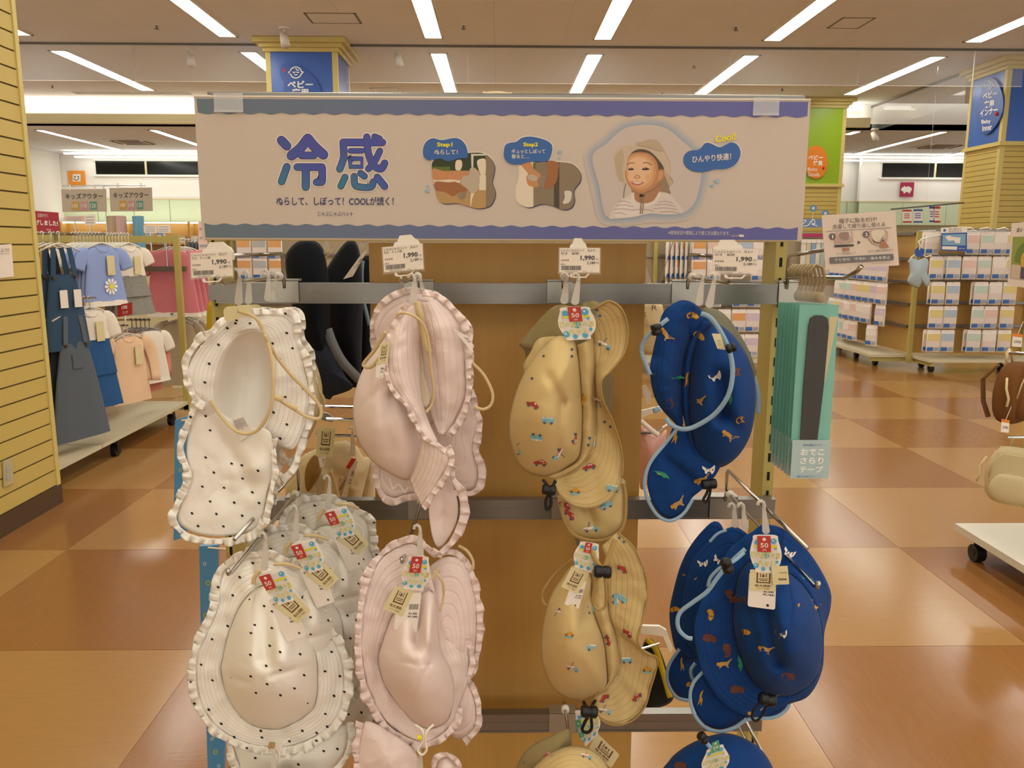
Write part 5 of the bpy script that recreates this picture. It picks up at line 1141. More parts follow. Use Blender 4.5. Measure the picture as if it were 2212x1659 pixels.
h.tags([(320, 1560), (430, 1520), (470, 1660), (290, 1700)], None, None, .09, size='54', red=(.30, -.25, .72, .18))
h.strap([(300, 1480, .06), (330, 1520, .06), (350, 1545, .06)], 24, m_trimb); h.toggle((290, 1470, .07), (325, 1510, .07), .006)
hook(.39, 2, .92, .95, 'chrome double hook of the lowest rail at the bottom right', .04, .03)
# ------------------------------------------------------------------ columns, smoke barriers, ceiling fittings
m_sblue = mat('blue sign panel', '3f66b4', .25, spec=.5); m_dblue = mat('dark blue sign plate', '2450a0', .3); m_sgreen = mat('green sign panel', '8fae1a', .35); m_sorange = mat('orange sign plate', 'e07f1c', .35)
m_swhite = mat('white sign letters', 'f2ede4', .5); m_rstar = mat('red star', 'c02a30', .5); m_alu = mat('aluminium channel', '6e6a62', .4, metal=.6)
m_glass = mat('barrier glass', 'dfe6ea', .03, alpha=.10, spec=.8)
def column(name, x0, x1, y0, y1, zsplit, label, panel, trimx=.06):
    t = thing(name, label, 'column', ((x0 + x1) / 2, (y0 + y1) / 2, 0))
    part('core', MB().box(x0 + .012, x1 - .012, y0 + .012, y1 - .012, 0, 3.99), m_slatgap, t)
    part('baseboard', MB().box(x0 - .004, x1 + .004, y0 - .004, y1 + .004, 0, .1), m_base, t)
    k = 0; z = .104
    mx = MB().box(x0 + trimx, x1 - trimx, y0, y0 + .012, .003, .075).mesh('slat', m_slat); my = MB().box(x0, x0 + .012, y0 + trimx, y1 - trimx, .003, .075).mesh('slat', m_slat); my2 = MB().box(x1 - .012, x1, y0 + trimx, y1 - trimx, .003, .075).mesh('slat', m_slat)
    off = wloc(t)
    while z < zsplit - .08:
        if z > 1.0:
            piece('slat', mx, t, Vector((0, 0, z)) - off); piece('slat', my if x0 > 0 else my2, t, Vector((0, 0, z)) - off)
        z += .0785
    part('lower_board', MB().box(x0 + trimx, x1 - trimx, y0 + .004, y0 + .012, .1, 1.0).box(x0 + .004, x0 + .012, y0 + trimx, y1 - trimx, .1, 1.0), m_slat, t)
    for xx in (x0, x1 - trimx):
        for yy in (y0, y1 - trimx): part('corner_trim', MB().box(xx - .004, xx + trimx + .004, yy - .004, yy + trimx + .004, .1, 3.85), m_trimy, t)
    part('ledge', MB().box(x0 - .04, x1 + .04, y0 - .04, y1 + .04, zsplit - .06, zsplit - .03).box(x0 - .025, x1 + .025, y0 - .025, y1 + .025, zsplit - .03, zsplit), m_trimy, t)
    part('sign_panel', MB().box(x0 + trimx, x1 - trimx, y0 - .001, y0 + .012, zsplit, 3.84).box(x0 - .001, x1 + .001, y0 + trimx, y1 - trimx, zsplit, 3.84), panel, t)
    part('capital', MB().box(x0 - .03, x1 + .03, y0 - .03, y1 + .03, 3.83, 3.88).box(x0 - .07, x1 + .07, y0 - .07, y1 + .07, 3.88, 3.93).box(x0 - .13, x1 + .13, y0 - .13, y1 + .13, 3.93, 3.995), m_trimy, t)
    return t
def baby_face(mb, f, cx, cy, r, mi=0, wd=2):
    pts = [(cx, cy - r), (cx + r * .75, cy - r * .6), (cx + r * .95, cy - r * .15), (cx + r * 1.25, cy), (cx + r * .95, cy + r * .3), (cx + r * .6, cy + r * .8), (cx, cy + r), (cx - r * .6, cy + r * .8), (cx - r * .95, cy + r * .3), (cx - r * 1.25, cy), (cx - r * .95, cy - r * .15), (cx - r * .75, cy - r * .6), (cx, cy - r)]
    for q, w_ in ((pts, wd), ([(cx - r * .5, cy - .05 * r), (cx - r * .33, cy + .08 * r), (cx - r * .12, cy - .05 * r)], wd * .8), ([(cx + r * .15, cy - .05 * r), (cx + r * .35, cy + .08 * r), (cx + r * .55, cy - .05 * r)], wd * .8), ([(cx - r * .22, cy + r * .38), (cx, cy + r * .48), (cx + r * .22, cy + r * .38)], wd * .8), ([(cx, cy - r * .7), (cx + r * .1, cy - r * .45), (cx + r * .3, cy - r * .35), (cx + r * .5, cy - r * .4)], wd * .8)):
        f(mb, q, w_, mi)
cc = column('column', -3.09, -2.15, 11.35, 12.25, 2.81, 'yellow slatted column with a blue panel rising behind the banner', m_sblue)
YS = 11.345
pl_ = thing('hanging_sign', 'dark blue drop-shaped sign with a baby face on the column behind the banner', 'sign', P(650, 200, YS - .03))
mb = MB(); q = catmull([(604, 152), (612, 138), (628, 135), (650, 142), (672, 158), (686, 176), (694, 200), (696, 240), (690, 280), (640, 290), (605, 270), (603, 230), (612, 198), (614, 180), (606, 166)], 70)
mb.slab([P(x, y, YS - .03) for x, y in q], (0, .02, 0)); part('plate', mb, m_dblue, pl_)
mb = MB(); line = lambda m_, q_, w_, mi: line2(m_, q_, w_, YS - .033, mi)
baby_face(mb, line, 639, 156, 12.5, 0, 2.4); T(mb, 'ベビー', 621, 174, 676, 190, YS - .033, bold=.03); T(mb, '実用', 631, 191, 666, 208, YS - .033, bold=.03)
T(mb, 'インナー', 622, 212, 676, 228, YS - .033, bold=.03); part('lettering', mb, m_swhite, pl_)['kind'] = 'stuff'
mb = MB(); q = [(613 + (4.5 if k % 2 else 2.4) * math.cos(k * .628), 151.5 + (4.5 if k % 2 else 2.4) * math.sin(k * .628)) for k in range(10)]; mb.poly([P(x, y, YS - .033) for x, y in q]); part('star', mb, m_rstar, pl_)
rc = column('column', 7.30, 8.5, 12.1, 13.02, 2.83, 'yellow slatted column with blue panels at the right edge', m_sblue)
XS = 7.295
pl_ = thing('hanging_sign', 'dark blue drop-shaped sign on the side of the right column', 'sign', PXX(2130, 290, XS - .03))
mb = MB(); q = catmull([(2128, 172), (2140, 168), (2153, 176), (2164, 200), (2167, 225), (2162, 250), (2150, 272), (2135, 288), (2122, 288), (2112, 270), (2109, 245), (2113, 225), (2119, 200), (2122, 183)], 70)
def on_side(x, y, o=.03): return PXX(x, y, XS - o)
mb.slab([on_side(x, y) for x, y in q], (.02, 0, 0)); part('plate', mb, m_dblue, pl_)
mb = MB()
def TS(mb, s, x0, y0, x1, y1, tilt, bold=.03, slant=0):
    a, b, c = on_side(x0, y1, .033), on_side(x1, y1 + tilt, .033), on_side(x0 + slant, y0, .033); letter(mb, s, a, b - a, c - a, 0, bold)
def line_s(m_, q_, w_, mi):
    qq = catmull(q_, len(q_) * 5, False) if len(q_) > 2 else q_
    m_.tube([on_side(x, y, .034) for x, y in qq], .006 * w_ / 2, 5)
baby_face(mb, line_s, 2136.5, 183, 9, 0, 1.8)
TS(mb, 'ベビー', 2123, 201, 2154, 215, -7); TS(mb, '実用', 2126, 219, 2147, 234, -4); TS(mb, 'インナー', 2117, 238, 2155, 253, -9)
TS(mb, 'Baby', 2120, 259, 2140, 270, -2, .02); TS(mb, 'Inner', 2122, 271, 2143, 284, -4, .02); part('lettering', mb, m_swhite, pl_)['kind'] = 'stuff'
mb = MB(); mb.sphere(on_side(2153, 246, .035), .03, 8); part('star', mb, m_rstar, pl_)
oc = column('column', 5.65, 6.42, 15.5, 16.0, 2.47, 'slatted column with a green and orange sign beside the banner', m_sgreen)
YO = 15.49
pl_ = thing('hanging_sign', 'round orange sign on the green column panel', 'sign', P(1763, 385, YO - .03))
mb = MB(); q = [(1763 + 25 * math.cos(k * .2618), 350 + 36 * math.sin(k * .2618)) for k in range(24)]; mb.slab([P(x, y, YO - .03) for x, y in q], (0, .02, 0)); part('plate', mb, m_sorange, pl_)
mb = MB(); T(mb, 'ベビー', 1746, 335, 1778, 345, YO - .035, bold=.03); T(mb, '雑貨', 1757, 347, 1777, 358, YO - .035, bold=.03); T(mb, 'Baby', 1745, 362, 1766, 371, YO - .035); T(mb, 'Goods', 1745, 372, 1770, 381, YO - .035); part('lettering', mb, m_swhite, pl_)['kind'] = 'stuff'
mb = MB(); mb.sphere(P(1779, 363, YO - .035), .025, 8); part('star', mb, m_rstar, pl_)
# glass smoke barriers
gb = thing('smoke_barrier', 'clear glass smoke barrier hanging across the ceiling', 'glass barrier', (0, 11.66, 3.51))
part('ceiling_channel', MB().box(-11, 7.3, 11.64, 11.68, 3.975, 4.0), m_alu, gb)
xs = [-11] + [P(x, 135, 11.66).x for x in (290, 863, 1010, 1577, 1855)] + [7.3]
xs = [-11, P(290, 135, 11.66).x, -3.1, -2.1, P(1010, 135, 11.66).x, P(1577, 135, 11.66).x, P(1855, 135, 11.66).x, 7.25]
for a, b in zip(xs, xs[1:]):
    if abs(a + 3.1) < .01: continue
    part('pane', MB().box(a + .004, b - .004, 11.657, 11.663, 3.512, 3.98), m_glass, gb)
    part('edge_bead', MB().box(a + .004, b - .004, 11.656, 11.664, 3.505, 3.512), m_wplas, gb)
for x in xs[1:-1]:
    if x in (-3.1, -2.1): continue
    part('joint', MB().box(x - .004, x + .004, 11.655, 11.665, 3.51, 3.98), mat('clear joint', 'cfcabf', .3, alpha=.5), gb)
gs = thing('smoke_barrier', 'clear glass smoke barrier running back from the right column', 'glass barrier', (7.27, 15, 3.51))
part('ceiling_channel', MB().box(7.22, 7.26, 13.05, 16.3, 3.97, 4.0), m_alu, gs)
for a, b in ((13.05, 14.6), (14.6, 16.25)): part('pane', MB().box(7.237, 7.243, a + .004, b - .004, 3.512, 3.98), m_glass, gs)
part('hanger_rod', MB().cyl((6.55, 11.66, 4.0), (6.55, 11.66, 3.5), .006, 6), m_wplas, gb)
# ceiling hatches, vents, spotlights, sprinklers
def hatch(x0, y0, x1, y1, z, label):
    a, b = PZ(x0, y1, z), PZ(x1, y0, z); a, b = Vector((min(a.x, b.x), min(a.y, b.y), z)), Vector((max(a.x, b.x), max(a.y, b.y), z))
    t = thing('ceiling_hatch', label, 'hatch', (a + b) / 2, 'ceiling hatches'); w_ = .025
    part('hatch_frame', MB().box(a.x, b.x, a.y, a.y + w_, z - .004, z - .0005).box(a.x, b.x, b.y - w_, b.y, z - .004, z - .0005).box(a.x, a.x + w_, a.y, b.y, z - .004, z - .0005).box(b.x - w_, b.x, a.y, b.y, z - .004, z - .0005), mat('hatch frame', '7a7770', .5), t)
    part('hatch_door', MB().box(a.x + w_, b.x - w_, a.y + w_, b.y - w_, z - .003, z - .0005), m_ceil, t)
hatch(674, 28, 768, 50, 4.0, 'square ceiling hatch above the left part of the banner'); hatch(1785, 38, 1893, 61, 4.0, 'square ceiling hatch at the upper right'); hatch(806, 190, 862, 200, 4.0, 'small ceiling hatch just over the banner top')
a, b = PZ(160, 201, 4.0), PZ(405, 199, 4.0); t = thing('slot_vent', 'long thin slot vent in the ceiling over the kids clothes', 'vent', a)
part('slot', MB().box(a.x, b.x, a.y - .1, a.y + .1, 3.996, 3.9995), mat('vent shade', '8d7c66', .7), t); part('slot_edge', MB().box(a.x, b.x, a.y - .12, a.y - .1, 3.992, 3.9995), m_ceil, t)
for px, py, lb in ((287, 306, 'square air conditioner in the far ceiling over the kids clothes'), (2030, 315, 'square air conditioner in the far ceiling by the right column')):
    c = PZ(px, py, 3.56); t = thing('air_conditioner', lb, 'air conditioner', c); part('panel', MB().box(c.x - .45, c.x + .45, c.y - .45, c.y + .45, 3.54, 3.559), m_frame, t)
    for dx, dy, wx, wy in ((0, -.36, .3, .04), (0, .36, .3, .04), (-.36, 0, .04, .3), (.36, 0, .04, .3)): part('outlet', MB().box(c.x + dx - wx, c.x + dx + wx, c.y + dy - wy, c.y + dy + wy, 3.535, 3.541), m_slatgap, t)
    part('grille', MB().box(c.x - .25, c.x + .25, c.y - .25, c.y + .25, 3.536, 3.541), m_joint, t)
for px, py, lb in ((614, 60, 'small white ceiling spotlight in front of the column'), (412, 106, 'small white ceiling spotlight seen through the left glass'), (860, 106, 'small white ceiling spotlight right of the column'), (1890, 278, 'small spotlight under the side barrier')):
    zc = 4.0 if py < 200 else 3.56; c = PZ(px, py, zc); t = thing('spotlight', lb, 'spotlight', c)
    part('mount', MB().cyl(c, c - Vector((0, 0, .02)), .07, 12).cyl(c, c - Vector((0, 0, .1)), .01, 6), m_frame, t); part('lamp_head', MB().tube([c + Vector((-.02, .03, -.07)), c + Vector((.02, -.05, -.22))], [.045, .06], 12), m_frame, t, True)
for (px, py), sl in zip(((338, 54), (1001, 54), (1590, 57), (113, 184), (565, 197), (1499, 140), (1430, 201), (1690, 190), (1770, 210)), ('left of the column', 'between the two middle lamps', 'right of the middle lamps', 'behind the glass at the far left', 'beside the column foot sign', 'behind the right middle glass pane', 'just over the banner', 'right of the banner lamp', 'over the orange sign')):
    c = PZ(px, py, 4.0); t = thing('sprinkler', 'tiny ceiling sprinkler head, ' + sl, 'sprinkler', c, 'ceiling sprinklers')
    part('rose', MB().cyl(c, c - Vector((0, 0, .008)), .04, 12), m_frame, t); part('nozzle', MB().tube([c - Vector((0, 0, .008)), c - Vector((0, 0, .04)), c - Vector((0, 0, .045)), c - Vector((0, 0, .05))], [.012, .012, .03, .03], 8), m_alu, t)
# pictogram signs on the far wall
def wall_sign(x0, y0, x1, y1, Y, col, label, name='wall_sign'):
    t = thing(name, label, 'sign', P((x0 + x1) / 2, y1, Y)); a, b = P(x0, y1, Y), P(x1, y0, Y)
    part('plate', MB().box(a.x, b.x, Y - .03, Y - .002, a.z, b.z), col, t); return t
t = wall_sign(150, 369, 183, 400, WF, mat('orange plate', 'ef9a35', .5), 'orange square sign with a smiley face on the far wall')
YW = WF - .034; mb = MB(); mb.poly([P(x, y, YW) for x, y in ((157, 376), (174, 376), (174, 392), (157, 392))]); part('white_square', mb, m_swhite, t)
mb = MB(); blob(mb, circ(162, 382, 1.6), YW - .003); blob(mb, circ(169, 382, 1.6), YW - .003); line2(mb, [(159.5, 385.5), (162, 388.5), (166, 389), (171, 385.5)], 1.4, YW - .003); part('face', mb, m_ink, t)['kind'] = 'stuff'
t = wall_sign(1943, 394, 1974, 425, WF - .37, mat('magenta plate', 'a8264f', .5), 'magenta square sign with a white pig on the far wall')
YW = WF - .404; mb = MB(); blob(mb, [(1946, 409), (1949, 405), (1952, 404), (1954, 401), (1956, 404), (1962, 402.5), (1968, 405), (1970, 409), (1968, 413), (1966, 414.5), (1966, 417.5), (1963, 417.5), (1962, 415), (1956, 415), (1955, 417.5), (1952, 417.5), (1951, 413.5), (1947, 412)], YW, 0, None); part('pig', mb, m_swhite, t)
# ------------------------------------------------------------------ kids clothes rack on the left
kr = thing('clothes_rack', 'yellow framed clothes rack on casters beside the slatted wall', 'rack', (-2.7, 5.2, 0))
part('base_board', MB().box(-2.95, -2.39, 3.4, 4.78, .112, .135), m_shelf, kr); part('base_board', MB().box(-2.95, -2.39, 4.79, 6.16, .112, .135), m_shelf, kr)
part('back_board', MB().box(-2.97, -2.952, 3.4, 6.15, .13, 1.36), m_wood, kr)
for y in (3.45, 6.17): part('post', MB().box(-2.425, -2.385, y - .02, y + .02, .06, 1.40), m_postf, kr); part('post', MB().box(-2.97, -2.93, y - .02, y + .02, .06, 1.40), m_postf, kr)
part('top_beam', MB().box(-2.972, -2.945, 3.4, 6.15, 1.335, 1.385), m_postf, kr); part('top_beam', MB().box(-2.97, -2.39, 6.155, 6.185, 1.335, 1.385), m_postf, kr); part('foot', MB().box(-2.95, -2.39, 6.15, 6.19, .07, .11), m_postf, kr)
part('end_rail', MB().box(-2.75, -2.36, 6.20, 6.215, 1.12, 1.16), m_steel, kr); part('end_arm', MB().cyl((-2.5, 6.21, 1.14), (-2.5, 6.21, 1.40), .004, 6).cyl((-2.5, 6.21, 1.36), (-2.5, 6.7, 1.36), .006, 6), m_chrome, kr)
part('end_arm', MB().cyl((-2.5, 6.22, .80), (-2.5, 6.9, .80), .006, 6), m_chrome, kr)
for x, y in ((-2.43, 5.03), (-2.43, 5.92), (-2.9, 6.05), (-2.43, 3.9)):
    part('caster', MB().cyl((x - .016, y, .042), (x + .016, y, .042), .042, 18).box(x - .022, x - .018, y - .02, y + .02, .04, .11).box(x + .018, x + .022, y - .02, y + .02, .04, .11).cyl((x - .018, y, .042), (x + .018, y, .042), .016, 12), m_black, kr, False)
def arm(y, z, x1=-2.43, x0=-2.95): part('hanging_arm', MB().cyl((x0, y, z), (x1, y, z), .006, 8).box(x0, x0 + .01, y - .02, y + .02, z - .04, z + .02), m_chrome, kr)
m_hang = mat('white hanger plastic', 'ddd6c8', .35); m_hangg = mat('grey hanger plastic', '8f8c88', .4)
def cloth(name, col, rough=.9): return fabric(name, col, weave=140, wr=.3, rough=rough)
def tube_body(levels, n=30, folds=7, fa=.10, seed=0):
    rows = []; zz = [l[0] for l in levels]
    z0, z1 = zz[0], zz[-1]
    for (z, hw, ht) in levels:
        t = (z - z0) / (z1 - z0); row = []
        for k in range(n):
            th = 2 * math.pi * k / n; c, s_ = math.cos(th), math.sin(th)
            f = 1 + fa * t * math.sin(folds * th + seed) + .5 * fa * t * math.sin(3 * th + 2 * seed)
            ht_ = ht * .5; row.append((hw * (abs(c) ** .8) * (1 if c > 0 else -1), ht_ * (abs(s_) ** .7) * (1 if s_ > 0 else -1) * f - .004 * t, z))
        rows.append(row)
    return rows
def hanger(mats_=None):
    t = thing('clothes_hanger', 'white plastic clothes hanger', 'hanger')
    part('hook', MB().tube([(.0, 0, -.06), (0, 0, -.02), (.006, 0, -.006), (0, 0, .004), (-.008, 0, .002), (-.012, 0, -.008)], .0035, 6), mats_ or m_hang, t, True, local=True)
    part('arms', MB().tube([(-.13, 0, -.105), (-.06, 0, -.075), (0, 0, -.06), (.06, 0, -.075), (.13, 0, -.105)], .005, 6), mats_ or m_hang, t, True, local=True)
    return t
def garment(kind, main, label, cat, h=.4, second=None, sleeve=0, group=None, hw=.15, print_=None, collar=None, seed=0, flare=1.15, skirt=0, strapsy=False, name='garment'):
    """a child's garment hanging from z=0 (hanger hook), front towards -y"""
    t = thing(name, label, cat, (0, 0, 0), group)
    top = -.085
    if strapsy:
        for s_ in (-1, 1): part('shoulder_strap', MB().strip([(s_ * .05, -.01, top + .0), (s_ * .06, -.014, top - .07), (s_ * .07, -.016, top - .16)], (.03, 0, 0), .004), main, t, local=True)
        for s_ in (-1, 1): part('button', MB().cyl((s_ * .07, -.018, top - .165), (s_ * .07, -.026, top - .165), .009, 10), m_base, t, local=True)
        part('pocket', MB().box(-.04, .04, -.026, -.020, top - .30, top - .22), main, t, local=True)
        lv = [(top - .15, hw * .62, .028), (top - .2, hw * .72, .034), (top - .28, hw * .85, .04)]
    else:
        lv = [(top, .045, .022), (top - .012, hw * .62, .028), (top - .04, hw * .92, .034), (top - .12, hw * .88, .038)]
    zb = -h if not skirt else -skirt
    z2 = lv[-1][0]
    for k in range(1, 5): lv.append((z2 + (zb - z2) * k / 4, hw * (.9 + (flare - .9) * k / 4), .032 + .01 * k / 4))
    part('body', MB().grid(tube_body(lv, seed=seed), True), main, t, True, local=True)
    if skirt:
        for a, b, w0, w1 in ((-skirt + .005, -skirt - (h - skirt) * .52, hw * flare * .95, hw * 1.25), (-skirt - (h - skirt) * .5, -h, hw * 1.22, hw * 1.5)):
            part('skirt_tier', MB().grid(tube_body([(a + (b - a) * k / 4, w0 + (w1 - w0) * k / 4, .05 + .02 * k / 4) for k in range(5)], folds=11, fa=.22, seed=seed), True), second, t, True, local=True)
    elif second: part('hem', MB().grid(tube_body([(-h + .004, hw * flare, .05), (-h - .015, hw * flare * 1.02, .052), (-h - .03, hw * flare * 1.05, .054)], folds=13, fa=.2), True), second, t, True, local=True)
    if sleeve:
        for s_ in (-1, 1):
            if sleeve < .2: pts = [(s_ * hw * .7, 0, top - .035), (s_ * (hw + .005), -.004, top - .05), (s_ * (hw + .03), -.006, top - .05 - sleeve * .5), (s_ * (hw + .045), -.006, top - .05 - sleeve)]; rr = [.03, .042, .046, .046]
            else: pts = [(s_ * hw * .8, 0, top - .03), (s_ * (hw + .02), -.01, top - .06), (s_ * (hw + .05), -.02, top - .05 - sleeve * .5), (s_ * (hw + .03), -.05, top - .05 - sleeve)]; rr = [.04, .044, .038, .03]
            q = catmull(pts, 9, False); rq = [catmull([(r_,) for r_ in rr], 9, False)[k][0] for k in range(9)]
            part('sleeve', MB().tube(q, rq, 12, flat=.26), main, t, True, local=True)
    if collar: part('neckline', MB().tube([(.05 * math.cos(a), -.004 + .010 * math.sin(a) - .004, top + .002 - .035 * max(0, -math.sin(a))) for a in [2 * math.pi * k / 16 for k in range(16)]], .004, 5, True), collar, t, True, local=True)
    if print_: print_(t)
    return t
m_tblue2 = cloth('periwinkle jersey', '93a5d4'); m_tw = cloth('off white jersey', 'e6dccb'); m_ging = mat('gingham', '77776f', .9); m_den = cloth('blue denim', '3a5068'); m_den2 = cloth('grey denim', '5d646a'); m_dend = cloth('dark denim', '2c3038'); m_denb = cloth('bright denim', '2f5888'); m_pe = cloth('peach knit', 'e6c29c'); m_pk = cloth('rose knit', 'c9806f'); m_pink = cloth('coral pink jersey', 'd47f86'); m_bei = cloth('beige knit', 'b9a98c'); m_grn = cloth('sage cotton', 'a9a58e')
ntg = m_ging.node_tree; bb_ = ntg.nodes['Principled BSDF']; tcg = ntg.nodes.new('ShaderNodeTexCoord'); ckg = ntg.nodes.new('ShaderNodeTexChecker'); ckg.inputs['Scale'].default_value = 240; ckg.inputs[1].default_value = lin('3c3c38'); ckg.inputs[2].default_value = lin('b5b2a6'); ntg.links.new(tcg.outputs['Object'], ckg.inputs[0]); ntg.links.new(ckg.outputs[0], bb_.inputs['Base Color'])
def flower(t):
    mb = MB()
    for k in range(10):
        a = k * .628; mb.poly([(.02 + .05 * math.cos(a + d) * r_, -.034, -.33 + .05 * math.sin(a + d) * r_) for d, r_ in ((-.2, .35), (-.24, .9), (0, 1.05), (.24, .9), (.2, .35))])
    part('flower_print', mb, m_swhite, t, local=True)['kind'] = 'stuff'
    part('flower_centre', MB().poly([(.02 + .017 * math.cos(k * .52), -.036, -.33 + .017 * math.sin(k * .52)) for k in range(12)]), m_yel, t, local=True); tagp(t)
def tagp(t, x=.03, z=-.19):
    part('paper_tag', MB().box(x - .028, x + .028, -.036, -.032, z - .07, z + .05), m_tagc, t, local=True)
def dtag(t):
    for x in (-.03, .06): part('paper_tag', MB().box(x - .024, x + .024, -.036, -.032, -.42, -.32), m_tagw, t, local=True)
HN = hanger(); HNG = None
RZ = math.radians(68)
def place_stack(protos, y, z, x_front, step, where_, hang=True, rz=RZ, grey=False, axis='x'):
    """protos: list of (prototype, count, look); front one first"""
    x = x_front; n = 0
    for pr, cnt, look in protos:
        for k in range(cnt):
            loc = Vector((x, y, z)) if axis == 'x' else Vector((y, x, z))
            jig = random.uniform(-.05, .05)
            od = ('first', 'second', 'third', 'fourth', 'fifth', 'sixth', 'seventh', 'eighth', 'ninth')[n]
            lb = look + ', ' + od + ' on ' + where_
            o = dup(pr, loc, rz + jig, label=lb, group='kids clothes on ' + where_)
            if hang: dup(HNG if grey else HN, loc, rz + jig, label=('grey' if grey else 'white') + ' plastic hanger, ' + od + ' on ' + where_, group='hangers on ' + where_)
            x += -step if axis == 'x' else step; n += 1
HNG = hanger(m_hangg); HNG['label'] = 'grey hanger'
protos = []
def G(*a, **k):
    o = garment(*a, **k); protos.append(o); return o
g_tee = G('tee', m_tblue2, 'periwinkle t-shirt', 't-shirt', .42, m_tw, .09, print_=flower, collar=m_tblue2, hw=.14, name='t_shirt')
g_teeb = G('tee', m_tblue2, 'periwinkle t-shirt', 't-shirt', .42, None, .09, hw=.14, name='t_shirt', seed=1)
g_pale = G('tee', m_tw, 'pale blouse', 'blouse', .42, None, .09, hw=.14, name='blouse', seed=2)
g_ging = G('dress', m_tw, 'white and gingham dress', 'dress', .54, m_ging, .07, hw=.125, skirt=.28, print_=lambda t: tagp(t, .03, -.2), collar=m_tw, name='dress', flare=1.0)
g_over = G('overall', m_den, 'blue denim overall', 'overall', .66, None, 0, strapsy=True, hw=.125, print_=lambda t: dtag(t), name='overall_dress')
g_jump = G('overall', m_den2, 'grey denim jumper dress', 'dress', .80, None, 0, strapsy=True, hw=.14, flare=1.45, name='jumper_dress', seed=3)
g_jumpd = G('overall', m_dend, 'dark denim jumper dress', 'dress', .70, None, 0, strapsy=True, hw=.15, flare=1.3, name='jumper_dress', seed=4)
g_wd = G('dress', m_tw, 'white top with a blue denim skirt', 'dress', .68, m_denb, .12, hw=.12, skirt=.26, print_=lambda t: tagp(t, .03, -.2), collar=m_tw, name='dress', flare=1.0, seed=1)
g_pe = G('top', m_pe, 'peach long sleeved top', 'top', .52, None, .26, hw=.14, collar=m_pe, print_=lambda t: tagp(t, .05, -.2), name='long_sleeved_top')
g_wh = G('top', m_tw, 'white frilled top', 'top', .42, m_tw, .1, hw=.13, name='blouse', seed=5)
g_pk = G('top', m_pk, 'rose long sleeved top', 'top', .52, None, .28, hw=.13, name='long_sleeved_top', seed=6)
g_pink = G('dress', m_pink, 'coral pink dress with a white hem', 'dress', .56, m_tw, .14, hw=.17, name='dress', seed=2)
g_bei = G('cardigan', m_bei, 'beige knit cardigan', 'cardigan', .58, None, .3, hw=.15, name='cardigan', seed=3)
for y, z in ((4.667, 1.382), (5.123, 1.386), (5.515, 1.386), (4.67, .998), (4.94, 1.005), (5.336, .80), (5.68, .805)): arm(y, z)
place_stack([(g_over, 2, 'blue denim overall'), (g_jumpd, 2, 'dark denim jumper dress')], 4.64, 1.39, -2.46, .045, 'the upper arm by the slatted wall')
place_stack([(g_tee, 1, 'periwinkle t-shirt with a white daisy'), (g_teeb, 3, 'plain periwinkle t-shirt'), (g_pale, 5, 'pale blouse')], 5.123, 1.394, -2.46, .021, 'the middle upper arm')
place_stack([(g_ging, 3, 'white and gingham tiered dress'), (g_pale, 6, 'pale blouse')], 5.50, 1.394, -2.46, .021, 'the upper arm by the end post')
place_stack([(g_jump, 1, 'grey denim jumper dress'), (g_jumpd, 3, 'dark denim jumper dress')], 4.66, 1.006, -2.44, .04, 'the lower arm by the slatted wall')
place_stack([(g_wd, 3, 'white top with denim skirt')], 4.94, 1.012, -2.47, .03, 'the second lower arm')
place_stack([(g_pe, 3, 'peach long sleeved top')], 5.336, .808, -2.44, .03, 'the third lower arm')
place_stack([(g_wh, 2, 'white frilled top'), (g_pk, 3, 'rose long sleeved top')], 5.68, .812, -2.44, .03, 'the lower arm by the end post', grey=True)
place_stack([(g_pink, 4, 'coral pink dress')], -2.5, 1.365, 6.28, .1, 'the end of the rack', rz=math.radians(4), axis='y')
place_stack([(g_bei, 2, 'beige knit cardigan'), (g_pale, 2, 'pale blouse')], -2.5, .806, 6.36, .1, 'the low arm at the end of the rack', rz=math.radians(-5), axis='y')
for o in protos + [HN, HNG]:
    for c in list(o.children):
        for g in list(c.children): bpy.data.objects.remove(g)
        bpy.data.objects.remove(c)
    bpy.data.objects.remove(o)
# signs over the clothes
st_ = thing('sign_stand', 'thin T-shaped sign stand above the clothes rack', 'stand', (-2.6, 5.5, 1.36))
part('pole', MB().cyl((-2.595, 5.5, 1.38), (-2.595, 5.5, 1.705), .004, 6), m_chrome, st_); part('cross_bar', MB().cyl((-2.86, 5.5, 1.70), (-2.32, 5.5, 1.705), .0035, 6), m_chrome, st_)
for (x0, y0, x1, y1, lb) in ((132, 409, 229, 458, 'left hanging paper sign reading kids outer over the clothes'), (236, 406, 328, 457, 'right hanging paper sign reading kids outer over the clothes')):
    q = Quad((x0, y0), (x1, y0 - 1), (x1 + 2, y1 - 1), (x0 + 3, y1), 5.49); t = thing('paper_sign', lb, 'sign', q.at(.5, 1), 'kids outer signs')
    mb = MB(); q.body(mb, .002); part('board', mb, mat('grey paper board', 'b3a491', .7), t)
    mb = MB(); q.text(mb, 'キッズアウター', .09, .18, .92, .44, bold=.005, lift=.002); part('lettering', mb, m_ink, t)['kind'] = 'stuff'
    for k, (c_, s_) in enumerate((('b8933a', '100'), ('b88a8a', '110'), ('5d8f78', '120'))):
        mb = MB(); u = .22 + k * .2; q.rect(mb, u, .55, u + .16, .92, lift=.002); sq = part('size_square', mb, mat('size ' + s_, c_, .6), t)
        mb = MB(); q.text(mb, s_, u + .02, .65, u + .14, .82, lift=.004); part('number', mb, m_tagw, sq)
    for u in (.2, .75): part('clip', MB().box(q.at(u, 0).x - .004, q.at(u, 0).x + .004, 5.486, 5.494, q.at(u, 0).z - .005, q.at(u, 0).z + .03), m_wplas, t)
